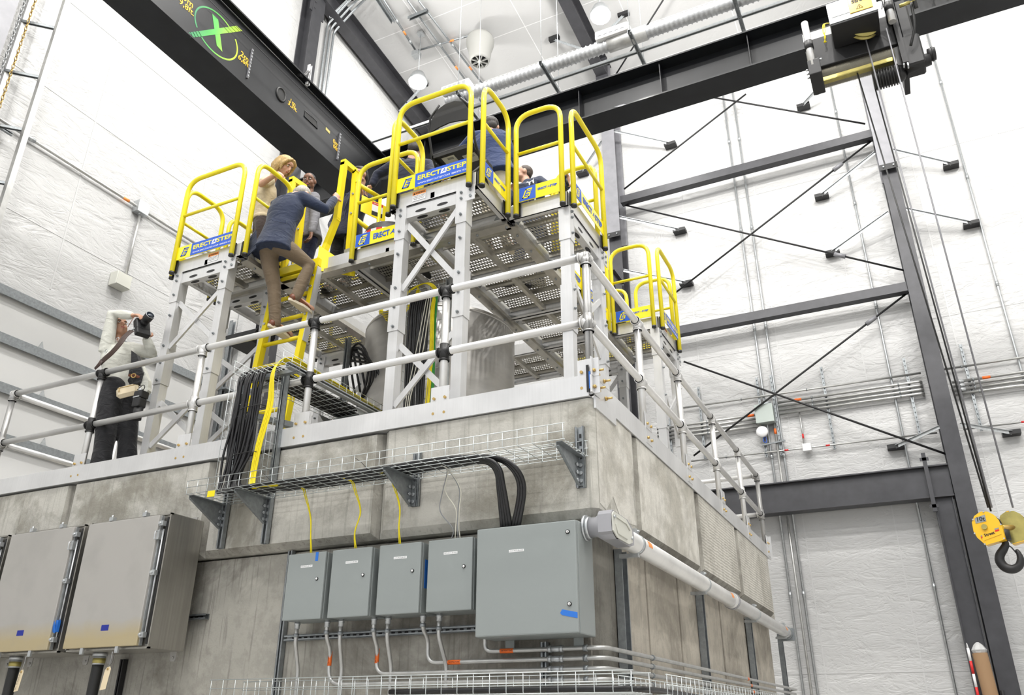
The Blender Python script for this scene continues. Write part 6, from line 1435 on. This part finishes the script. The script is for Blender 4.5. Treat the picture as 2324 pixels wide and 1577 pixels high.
def figure(label, J, skin, hairk, jacket=None, jmat='navy', pants='navyt', shoes='leather', cuff=None, hand_l=None, hand_r=None, hf=(0,1,0), hu=(0,0,1), face_on=True, hairstyle='short', torso_up=None, bw=.165, hem=None, short=False, shirt=None, beard=None, collar=None, brow='hdark', legr=1.0, cat='person', smooth=5):
    t = thing('person', label, cat, V(((J['anL'][0]+J['anR'][0])/2,(J['anL'][1]+J['anR'][1])/2,min(J['anL'][2],J['anR'][2])-.08)))
    g = {k: V(v) for k, v in J.items()}; F = frame(g['head'], hf, hu); sc = (g['shL']+g['shR'])/2; hc = (g['hipL']+g['hipR'])/2; ax = (g['shR']-g['shL']).normalized(); sp = (sc-hc); fw = ax.cross(sp).normalized()*-1
    wa = hc+sp*.38
    # body
    mb = MB(); headmesh(mb, F)
    nb = sc+sp.normalized()*.05; limb(mb, [F @ V((0,-.025,-.05)), (F @ V((0,-.025,-.10)))*.5+nb*.5, nb-sp.normalized()*.04], [.050,.052,.060])
    mb.tube([hc-sp*.1, hc, wa, hc+sp*.75, sc-sp*.02], [bw*.75,bw*.88,bw*.72,bw*.88,bw*.6], 18, flat=.62, up=fw)
    for s in 'LR':
        limb(mb, [g['sh'+s], g['el'+s], g['wr'+s]], [.045,.036,.026]); limb(mb, [g['hip'+s], g['kn'+s], g['an'+s]], [.070,.050,.036])
        h = hand_l if s == 'L' else hand_r
        if h: hand(mb, g['wr'+s], h[0], h[1], h[2], h[3], *(h[4:]))
        else: hand(mb, g['wr'+s], g['wr'+s]-g['el'+s], fw, .45, 1 if s == 'L' else -1)
        limb(mb, [g['an'+s]-V((0,0,.02)), g['toe'+s]], [.036,.028])
    bake(mb.build('body', M[skin], t), .0075, smooth)
    if face_on: face(t, F, hairk, beard=beard, brow=brow)
    # hair
    mb = MB(); mb.X = F
    if hairstyle == 'short': mb.ball((0,-.025,.034),(.0815,.0915,.087),20,14); mb.ball((0,-.055,-.012),(.074,.056,.072),16,10); mb.ball((0,.03,.075),(.058,.046,.034),16,10)
    elif hairstyle == 'buzz': mb.ball((0,-.019,.030),(.0765,.090,.0845),20,14); mb.ball((0,-.05,-.005),(.066,.050,.050),16,10)
    elif hairstyle == 'bun': mb.ball((0,-.025,.030),(.081,.090,.086),20,14); mb.ball((0,-.06,-.02),(.068,.05,.06)); mb.ball((0,-.12,-.03),(.042,.045,.045)); mb.tube([(0,-.12,-.05),(0,-.14,-.12)],[.025,.012],10)
    elif hairstyle == 'bob':
        mb.ball((0,-.02,.036),(.092,.103,.090),20,14)
        for k in range(26):
            a = PI*(-.08+1.16*k/25)+PI; x, y = math.cos(a)*.088, math.sin(a)*.098-.01; j = random.uniform(-.012,.012)
            limb(mb, [(x*.9,y*.9,.06),(x*1.08,y*1.08,0),(x*1.1+j,y*1.12,-.06),(x*1.0+j,y*1.02+.012,-.115-abs(j))], [.022,.024,.021,.010], 8)
        for s in (-1,1): limb(mb, [(s*.02,.06,.10),(s*.065,.07,.07),(s*.088,.045,.0),(s*.08,.06,-.07)], [.02,.021,.02,.010], 8)
    bake(mb.build('hair', M[hairk], t), .007, 3, .4)
    # trousers
    mb = MB(); lr = legr
    mb.tube([hc-sp*.16, hc-sp*.04, hc+sp*.14, wa], [bw*.72,bw*.98,bw*.95,bw*.84], 20, flat=.72, up=fw)
    for s in 'LR':
        k = g['kn'+s]; a = g['an'+s]; hj = g['hip'+s]
        limb(mb, [hj+(hc-hj)*.25, hj+(k-hj)*.35, k, k+(a-k)*.5, a+(a-k).normalized()*.02], [.100*lr,.088*lr,.068*lr,.062*lr,.055*lr*(1.25 if lr > 1.1 else 1)], 18)
    bake(mb.build('trousers', M[pants], t), .012, 4)
    # shoes
    for s in 'LR':
        a = g['an'+s]; to = g['toe'+s]; d = (to-a); d.z *= .6; d.normalize(); U = V((0,0,1)); L = .285
        hl = a-d*.075; fl = min(a.z-.075, to.z-.02)
        b0 = V((hl.x,hl.y,fl)); side = d.cross(U).normalized()
        mb = MB(); mb.tube([b0+d*.03+U*.055, b0+d*.10+U*.055, b0+d*.19+U*.040, b0+d*.255+U*.030], [.040,.043,.045,.032], 14, flat=.75, up=U); mb.ball(tuple(b0+d*.04+U*.05),(.040,.040,.045)); limb(mb,[a-U*.0,b0+d*.07+U*.06],[.040,.042])
        so = bake(mb.build('shoe', M[shoes], t), .008, 3)
        out = []
        for q in range(20): an = 2*PI*q/20; r = .046 if math.cos(an) > -.2 else .036; out.append(b0+d*(.14+.15*math.cos(an))+side*(r*math.sin(an)))
        mb = MB(); mb.prism(out, U*.026); mb.build('sole', M['solem' if shoes == 'leather' else 'rubber'], so)
    # upper garment
    if jacket:
        mb = MB(); low = hem if hem is not None else -.22
        mb.tube([hc+sp*low, hc+sp*(low*.45), hc+sp*.18, wa+sp*.06, hc+sp*.72, hc+sp*.93, sc+sp*.04], [bw*1.20,bw*1.16,bw*1.02,bw*.97,bw*1.12,bw*1.02,bw*.55], 24, flat=.70, up=fw)
        limb(mb, [sc-sp*.04, nb-sp.normalized()*.012], [.085,.066])
        for s in 'LR':
            sh = g['sh'+s]; el = g['el'+s]; wr = g['wr'+s]; e2 = el+(wr-el)*.88 if not short else sh+(el-sh)*.55
            inn = sc+(sh-sc)*.55
            if short: limb(mb, [inn, sh, e2], [.075,.070,.062])
            else: limb(mb, [inn, sh, sh+(el-sh)*.5, el, el+(wr-el)*.5, e2], [.078,.072,.063,.056,.050,.044])
        jo = bake(mb.build('jacket' if jacket == 'jacket' else jacket, M[jmat], t), .011, 4)
        if cuff and not short:
            for s in 'LR':
                el = g['el'+s]; wr = g['wr'+s]; mb = MB(); mb.cyl(el+(wr-el)*.84, el+(wr-el)*.965, .036, 16); mb.build('shirt_cuff', M[cuff], t)
        if shirt:   # shirt front and open lapels
            q = lambda u, w, h: hc+sp*h+ax*u+fw*w
            mb = MB(); mb.tube([hc+sp*.12, wa, hc+sp*.74, hc+sp*1.02], [bw*.84,bw*.80,bw*.92,bw*.42], 20, flat=.66, up=fw)
            for k, (h, w) in enumerate(((.2,.5),(.5,.5),(.8,.5))): pass
            mb = MB(); pts = [q(-.045,.122,.0),q(.045,.122,.0),q(.055,.118,.40),q(.06,.130,.72),q(.035,.105,1.02),q(-.035,.105,1.02),q(-.06,.130,.72),q(-.055,.118,.40)]
            mb.prism(pts, -fw*.04); mb.build('shirt_front', M[shirt], t)
            for s in (-1,1):
                mb = MB(); mb.prism([q(s*.04,.112,1.04),q(s*.085,.118,.92),q(s*.07,.138,.66),q(s*.045,.136,.44),q(s*.05,.134,.72)], fw*.006); mb.build('lapel', M[jmat], t)
                mb = MB(); mb.prism([q(s*.004,.125,.97),q(s*.05,.09,1.07),q(s*.06,.10,1.0),q(s*.03,.127,.90)], fw*.005); mb.build('collar', M[shirt], t)
    return t, g, F
# the climber
t, g, F = figure('person in navy blazer, khakis and brown shoes climbing the yellow ladder', dict(head=(-3.42,.76,3.09), shL=(-3.62,.62,2.96), shR=(-3.28,.62,2.94), elL=(-3.74,.82,2.80), elR=(-3.06,.74,2.80), wrL=(-3.80,.97,3.00), wrR=(-3.11,.91,3.06),
  hipL=(-3.55,.50,2.36), hipR=(-3.37,.49,2.35), knL=(-3.50,.62,1.95), anL=(-3.46,.66,1.575), toeL=(-3.43,.86,1.52), knR=(-3.19,.74,2.18), anR=(-3.24,.66,1.805), toeR=(-3.20,.86,1.755)),
  'sk1','hgrey','jacket','navy','khaki','leather',cuff='shirtb', hf=(.15,.70,-.70), hu=(.0,.7,.7), face_on=False, hairstyle='short', bw=.185,
  hand_r=((-.02,.5,.85),(-.9,.3,-.1),.95,-1), hand_l=((-.1,.6,.75),(.8,.2,-.2),.9,1), hem=-.16)
mb = MB(); mb.prism([(-3.68,.40,2.46),(-3.80,.42,2.30),(-3.66,.37,2.20),(-3.54,.36,2.26),(-3.56,.34,2.46)],(0,-.012,.0)); mb.build('coat_tail', M['navy'], t)
mb = MB(); mb.prism([(-3.38,.345,2.56),(-3.24,.40,2.52),(-3.235,.40,2.48),(-3.37,.34,2.52)],(0,-.008,0)); mb.build('pocket_flap', M['navy'], t)
mb = MB(); mb.tube([g['anR']+V((0,0,.02)),g['anR']-V((0,0,.03))],.043,14); mb.build('sock', M['ink'], t)
# the photographer
t, g, F = figure('person in off-white jacket and wide black trousers photographing upwards', dict(head=(-5.053,0.18,1.639), shR=(-5.045,0.09,1.344), shL=(-4.989,0.33,1.455), elR=(-5.013,0.05,1.728), wrR=(-4.802,0.11,1.69), elL=(-4.699,0.34,1.354), wrL=(-4.697,0.24,1.474),
  hipL=(-4.917,0.3,1.013), hipR=(-4.908,0.14,0.927), knL=(-4.767,0.3,0.562), anL=(-4.691,0.3,0.251), toeL=(-4.62,.26,.04), knR=(-4.833,0.13,0.476), anR=(-4.809,0.13,0.166), toeR=(-4.86,.09,.04)),
  'sk2','hbrown','jacket','offw','blackc','rubber', hf=(.90,-.32,.30), hu=(-.25,0,1), hairstyle='bun', bw=.158, hem=-.20, legr=1.35,
  hand_r=((.95,.05,-.15),(.1,.3,-.95),.45,1), hand_l=((-.25,.0,.95),(-.8,.3,.3),.55,-1))
mb = MB(); mb.prism([(-4.691,0.1,1.287),(-4.625,0.11,1.242),(-4.492,0.12,1.03),(-4.5,0.12,0.929),(-4.559,0.1,0.914),(-4.648,0.09,1.024),(-4.644,0.09,1.137)],(-.02,.06,0)); mb.build('black_top', M['blackc'], t)
mb = MB(); mb.prism([(-4.584,0.14,1.159),(-4.515,0.14,1.073),(-4.425,0.14,0.949),(-4.397,0.14,0.843),(-4.444,0.14,0.786),(-4.515,0.14,0.921),(-4.524,0.14,1.021)],(-.01,.05,0)); mb.build('jacket_front', M['offw'], t)
mb = MB(); mb.tube([(-4.627,0.08,1.012),(-4.56,0.09,0.999),(-4.514,0.12,0.98)],.014,8,flat=.4,up=(0,-1,0)); mb.build('belt', M['leather'], t)
mb = MB(); mb.tube([V((-4.552,0.075,0.992))+V((.018*math.cos(a),.01*math.cos(a),.020*math.sin(a))) for a in [PI*k/6 for k in range(12)]],.005,6,closed=True); mb.build('belt_buckle', M['brass'], t)
# her camera, strap, bag and second camera
cc0 = V((-4.698,0.16,1.588)); d = V((.82,-.22,.34)).normalized(); cF = frame(cc0, d, (-.36,.05,.8))
t = thing('camera', 'black camera with long lens held up in both hands', 'camera', cc0-V((0,0,.1)))
mb = MB(); mb.X = cF; mb.bbox((-.07,-.035,-.075),(.07,.03,.05),.012); mb.bbox((-.03,-.03,.045),(.03,.03,.08),.012); mb.bbox((-.07,-.03,-.14),(.07,.03,-.07),.012); mb.build('camera_body', M['blackm'], t)
mb = MB(); mb.X = cF; mb.lathe([(.038,.03),(.040,.06),(.038,.065),(.040,.09),(.044,.095),(.044,.155),(.038,.16)],(0,0,0),(0,1,0),24); ln = mb.build('lens', M['blackm'], t)
mb = MB(); mb.X = cF; mb.lathe([(.037,.1605),(.001,.1615)],(0,0,0),(0,1,0),24); mb.build('front_glass', M['glass'], ln)
mb = MB(); mb.X = cF; mb.tube([(.041*math.cos(a),.161,.041*math.sin(a)) for a in [PI*k/10 for k in range(20)]],.002,6,closed=True); mb.build('filter_ring', M['galv'], ln)
t = thing('camera_strap', 'dark brown leather camera strap across the photographer with metal buckle', 'strap', (-4.876,0,1.26))
P = spline([(-4.733,0.09,1.503),(-4.743,0.04,1.422),(-4.749,0,1.318),(-4.797,-0.02,1.236),(-4.883,-0.02,1.184),(-4.95,0,1.168)],5)
mb = MB(); mb.tube(P,.030,8,flat=.12,up=(.3,-1,0)); mb.build('leather_band', M['leatherd'], t)
mb = MB(); mb.tube([(-4.916,-0.02,1.177),(-4.946,-0.02,1.137),(-4.99,-0.02,1.104)],[.022,.02,.014],8,flat=.2,up=(.3,-1,0)); mb.build('strap_tail', M['leatherd'], t)
mb = MB(); mb.tube([(-4.733,0.09,1.503),(-4.683,0.1,1.539)],.007,8); mb.build('swivel_clip', M['galv'], t)
for p, s in (((-4.73,-0.03,1.352),.02),((-4.827,-0.05,1.239),.018)): mb = MB(); mb.tube([V(p)+V((s*math.cos(a),-.012,s*math.sin(a))) for a in [PI*k/6 for k in range(12)]],.003,6,closed=True); mb.build('buckle', M['galv'], t)
mb = MB(); mb.tube([(-4.736,0.09,1.666),(-4.748,0.05,1.526)],.006,8,flat=.4,up=(0,-1,0)); mb.build('thin_strap', M['leather'], t)
bc = V((-4.619,0.1,0.858)); t = thing('belt_bag', 'cream zip belt bag at the front of the photographer', 'bag', bc-V((0,0,.06)))
bF = frame(bc,(.45,-1,0),(-.30,0,1)); mb = MB(); mb.X = bF; mb.bbox((-.105,-.035,-.058),(.105,.03,.058),.028); mb.build('pouch', M['bag'], t)
mb = MB(); mb.X = bF; mb.tube([(-.08,.032,.03),(.08,.032,.035)],.003,6); mb.tube([(.06,.035,.03),(.065,.04,-.01)],.004,6); mb.build('zip', M['brass'], t)
mb = MB(); mb.X = bF; mb.tube([(-.10,.03,.02),(-.105,.035,-.05)],.005,6); mb.build('zip_pull', M['bag'], t)
s0 = V((-4.423,0.1,0.746)); t = thing('spare_camera', 'second black camera with flash hanging at the photographer side', 'camera', s0-V((0,0,.2)))
mb = MB(); mb.bbox(s0+V((-.05,-.045,-.0)),s0+V((.05,.045,.07)),.012); mb.bbox(s0+V((-.045,-.05,-.09)),s0+V((.045,.04,.0)),.015); mb.build('camera_body', M['blackm'], t)
mb = MB(); mb.cyl(s0+V((0,0,-.08)),s0+V((.0,0,-.20)),.042,20); mb.build('lens', M['blackm'], t)
mb = MB(); mb.cyl(s0+V((0,-.02,.07)),s0+V((0,-.02,.09)),.02,12); mb.box(s0+V((-.04,-.052,.0)),s0+V((.035,-.045,.012))); mb.build('top_dial', M['galv'], t)
mb = MB(); mb.tube(spline([s0+V((.045,-.03,.06)),s0+V((.075,-.04,.09)),s0+V((.03,-.03,.12)),s0+V((-.04,-.02,.09))]),.004,6); mb.build('loop', M['ink'], t)
# the blonde woman
t, g, F = figure('person with blonde hair in beige knit top holding a yellow rail', dict(head=(-3.97,1.0,3.83), shL=(-4.28,1.08,3.62), shR=(-4.06,.88,3.58), elR=(-4.02,.74,3.42), wrR=(-3.73,.64,3.385), elL=(-4.20,1.22,3.32), wrL=(-4.0,1.25,3.15),
  hipL=(-4.29,1.10,3.14), hipR=(-4.14,.98,3.14), knL=(-4.26,1.1,2.78), anL=(-4.26,1.12,2.44), toeL=(-4.12,1.0,2.38), knR=(-4.12,.96,2.78), anR=(-4.12,.98,2.44), toeR=(-4.0,.84,2.38)),
  'sk1','hblond','knit_top','beige','brownc','rubber', hf=(.80,.10,-.60), hu=(.55,.0,.8), hairstyle='bob', bw=.150, hem=.12, short=True, face_on=True,
  hand_r=((.75,-.15,-.15),(.2,0,-1),.9,1))
# man in grey blazer
figure('person in grey blazer and light blue shirt looking down, short dark beard', dict(head=(-4.02,1.48,3.94), shR=(-4.18,1.56,3.66), shL=(-3.86,1.42,3.63), elR=(-4.24,1.62,3.36), wrR=(-4.18,1.52,3.10), elL=(-3.79,1.40,3.34), wrL=(-3.76,1.34,3.06),
  hipL=(-3.88,1.48,3.18), hipR=(-4.04,1.54,3.18), knL=(-3.87,1.44,2.78), anL=(-3.88,1.48,2.44), toeL=(-3.80,1.34,2.38), knR=(-4.06,1.5,2.78), anR=(-4.06,1.54,2.44), toeR=(-4.0,1.40,2.38)),
  'sk3','hdark','jacket','greyw','navyt','leather', hf=(.40,-.85,-.28), hu=(0,-.1,1), hairstyle='buzz', bw=.175, shirt='shirtb', beard='hdark')
# man in dark suit behind the gate
t, g, F = figure('person in dark navy suit behind the safety gate, holding a phone', dict(head=(-3.35,1.58,3.88), shR=(-3.56,1.62,3.58), shL=(-3.23,1.55,3.58), elR=(-3.68,1.58,3.28), wrR=(-3.52,1.42,3.10), elL=(-3.05,1.50,3.30), wrL=(-3.10,1.36,3.36),
  hipL=(-3.36,1.58,3.12), hipR=(-3.54,1.60,3.12), knL=(-3.36,1.54,2.76), anL=(-3.38,1.56,2.44), toeL=(-3.34,1.42,2.38), knR=(-3.58,1.56,2.76), anR=(-3.60,1.58,2.44), toeR=(-3.56,1.44,2.38)),
  'sk2','hdark','jacket','navy2','blackc','rubber', hf=(-.15,-.9,-.30), hu=(0,-.2,1), hairstyle='short', bw=.18, shirt='navyt',
  hand_l=((.0,-.3,.8),(-.6,-.4,.0),.9,-1))
t = thing('phone', 'dark phone held behind the safety gate', 'phone', (-3.13,1.28,3.40)); mb = MB(); mb.bbox((-3.17,1.265,3.38),(-3.10,1.275,3.52),.003); mb.build('case', M['ink'], t)
# man with outstretched arm
figure('person in dark navy suit seen from behind, one arm stretched to the gate', dict(head=(-2.54,1.50,3.91), shL=(-2.76,1.44,3.74), shR=(-2.36,1.50,3.65), elL=(-2.98,1.42,3.66), wrL=(-3.02,1.40,3.52), elR=(-2.24,1.46,3.36), wrR=(-2.22,1.56,3.14),
  hipL=(-2.56,1.46,3.12), hipR=(-2.38,1.46,3.10), knL=(-2.58,1.5,2.76), anL=(-2.58,1.46,2.44), toeL=(-2.60,1.62,2.38), knR=(-2.38,1.5,2.76), anR=(-2.36,1.46,2.44), toeR=(-2.36,1.62,2.38)),
  'sk1','hdark','jacket','navy2','navy2','rubber', hf=(-.35,.9,-.2), hu=(0,.1,1), hairstyle='short', bw=.195, face_on=False,
  hand_l=((-.6,-.1,-.7),(.3,.2,-.9),.6,1))
# man in blue blazer and pale khakis
figure('person in blue blazer and pale khakis leaning forward, back to the camera', dict(head=(-1.60,1.56,3.93), shL=(-1.76,1.46,3.79), shR=(-1.40,1.46,3.66), elL=(-1.97,1.52,3.70), wrL=(-2.16,1.60,3.60), elR=(-1.34,1.56,3.38), wrR=(-1.40,1.72,3.26),
  hipL=(-1.56,1.40,3.20), hipR=(-1.40,1.40,3.18), knL=(-1.56,1.44,2.78), anL=(-1.56,1.40,2.44), toeL=(-1.58,1.56,2.38), knR=(-1.38,1.44,2.78), anR=(-1.36,1.40,2.44), toeR=(-1.36,1.56,2.38)),
  'sk1','hdark','jacket','bluej','khaki2','leather', hf=(-.2,.95,-.1), hu=(0,.1,1), hairstyle='short', bw=.195, face_on=False, hem=-.16)
# man with microphone
t, g, F = figure('person in navy suit, white shirt and dark tie with microphone, half hidden', dict(head=(-1.57,2.30,3.81), shR=(-1.611,2.2,3.5), shL=(-1.406,2.38,3.704), elL=(-1.169,2.3,3.421), wrL=(-0.972,2.18,3.388), elR=(-1.74,2.10,3.26), wrR=(-1.60,1.98,3.10),
  hipL=(-1.42,2.36,3.10), hipR=(-1.58,2.26,3.10), knL=(-1.42,2.34,2.76), anL=(-1.42,2.38,2.44), toeL=(-1.54,2.28,2.38), knR=(-1.60,2.24,2.76), anR=(-1.60,2.26,2.44), toeR=(-1.72,2.16,2.38)),
  'sk1','hbrown','jacket','navy','navyt','rubber', hf=(-.85,-.45,.15), hu=(0,0,1), hairstyle='buzz', bw=.175, shirt='shirtw', cuff='shirtw',
  hand_l=((.1,-.2,.9),(-.5,-.5,0),.95,-1))
q = lambda u, w, h: (g['hipL']+g['hipR'])/2+((g['shL']+g['shR'])/2-(g['hipL']+g['hipR'])/2)*h
t2 = thing('microphone', 'black hand microphone held up at right of the suited man', 'microphone', (-0.951,2.1,3.34))
mb = MB(); mb.cyl((-0.941,2.1,3.314),(-0.963,2.06,3.399),.013,12,.018); mb.ball((-0.964,2.05,3.41),.026); mb.build('handle', M['ink'], t2)
mb = MB(); sp_ = (g['shL']+g['shR'])/2-(g['hipL']+g['hipR'])/2; hc_ = (g['hipL']+g['hipR'])/2; ax_ = (g['shR']-g['shL']).normalized(); fw_ = ax_.cross(sp_).normalized()*-1
mb.prism([hc_+sp_*.98+fw_*.125-ax_*.015,hc_+sp_*.98+fw_*.125+ax_*.015,hc_+sp_*.3+fw_*.135+ax_*.03,hc_+sp_*.2+fw_*.135,hc_+sp_*.3+fw_*.135-ax_*.03], fw_*.006); mb.build('tie', M['navy2'], t)
# worker low behind the ladder
mb = MB(); p = V((-4.5,3.2,.0))
figure('person in dark clothes with hi-vis bands, mostly hidden behind cable bundle', dict(head=(-4.60,3.3,1.62), shL=(-4.80,3.3,1.38), shR=(-4.42,3.3,1.38), elL=(-4.84,3.3,1.1), wrL=(-4.80,3.16,.9), elR=(-4.38,3.3,1.1), wrR=(-4.42,3.14,.9),
  hipL=(-4.70,3.3,.88), hipR=(-4.52,3.3,.88), knL=(-4.70,3.28,.48), anL=(-4.70,3.32,.10), toeL=(-4.70,3.16,.04), knR=(-4.52,3.28,.48), anR=(-4.52,3.32,.10), toeR=(-4.52,3.16,.04)),
  'sk1','hbrown','jacket','navy2','navy2','rubber', hf=(0,-1,0), hairstyle='short')
# ---------------------------------------------------------------- folding chair and odds on the deck
t = thing('folding_chair', 'black metal folding chair seen from below on the front deck', 'chair', (-1.42,.62,ZD))
mb = MB(); mb.bbox((-1.62,.44,2.775),(-1.20,.84,2.80),.008); mb.box((-1.62,.44,2.75),(-1.61,.84,2.78)); mb.box((-1.21,.44,2.75),(-1.20,.84,2.78)); mb.box((-1.62,.44,2.75),(-1.20,.45,2.78)); mb.build('seat', M['blackm'], t)
for k, (x0, y0) in enumerate(((-1.56,.50),(-1.37,.55))):
    mb = MB(); mb.box((x0,y0,2.772),(x0+.13,y0+.12,2.7735)); mb.cur = 1
    for j in range(7): mb.box((x0+.05+.009*j,y0+.02,2.7712),(x0+.054+.009*j,y0+.05,2.772))
    mb.build('paper_label', [M['cream'],M['ink']], t)
mb = MB(); n = 10; pts = []
bk = [(-1.62,2.99),(-1.60,3.13),(-1.55,3.22),(-1.46,3.26),(-1.36,3.26),(-1.27,3.22),(-1.22,3.13),(-1.20,2.99),(-1.30,3.02),(-1.41,3.035),(-1.52,3.02)]
mb.prism([(x,.38-.03*(z-2.99),z) for x,z in bk],(0,-.014,0)); mb.build('backrest', M['blackm'], t)
for x in (-1.635,-1.185):
    mb = MB(); mb.tube(fillet([(x,.84,2.35),(x,.46,2.80),(x,.385,3.0),(x+(.02 if x < -1.4 else -.02),.365,3.16),((x-1.41)/2,.362,3.275)],.05,5),.011,10); mb.build('front_leg', M['blackm'], t)
    mb = MB(); mb.tube([(x+(.014 if x < -1.4 else -.014),.36,2.35),(x+(.014 if x < -1.4 else -.014),.70,2.77)],.011,10); mb.build('rear_leg', M['blackm'], t)
mb = MB(); mb.tube([(-1.635,.62,2.6),(-1.185,.62,2.6)],.008,8); mb.tube([(-1.62,.44,2.42),(-1.2,.44,2.42)],.008,8); mb.build('cross_bar', M['blackm'], t)
c = V((-2.798,1.5,2.871)); t = thing('equipment_hatch', 'dark domed hatch with red and white striped band behind the gate', 'hatch', (c.x,c.y,ZD))
mb = MB(); mb.lathe([(.30,ZD-c.z),(.30,-.10),(.26,.0),(.16,.06),(.01,.08)], c, (0,0,1), 36); mb.build('cover', M['blackm'], t)
mb = MB()
for k in range(14):
    mb.cur = k%2; a0 = PI*(1.0+.95*k/14); a1 = PI*(1.0+.95*(k+1)/14)
    p = [c+V((.304*math.cos(a),.304*math.sin(a),z)) for a, z in ((a0,-.16),(a1,-.16),(a1,-.10),(a0,-.10))]; mb.prism(p, V((.004*math.cos(a0),.004*math.sin(a0),0)))
mb.build('striped_band', [M['red'],M['white']], t)

# ---------------------------------------------------------------- lift everything so that the hall floor is at height 0
for o in bpy.data.objects:
    if o.parent is None and o.type in ('MESH','EMPTY'): o.location.z += LIFT
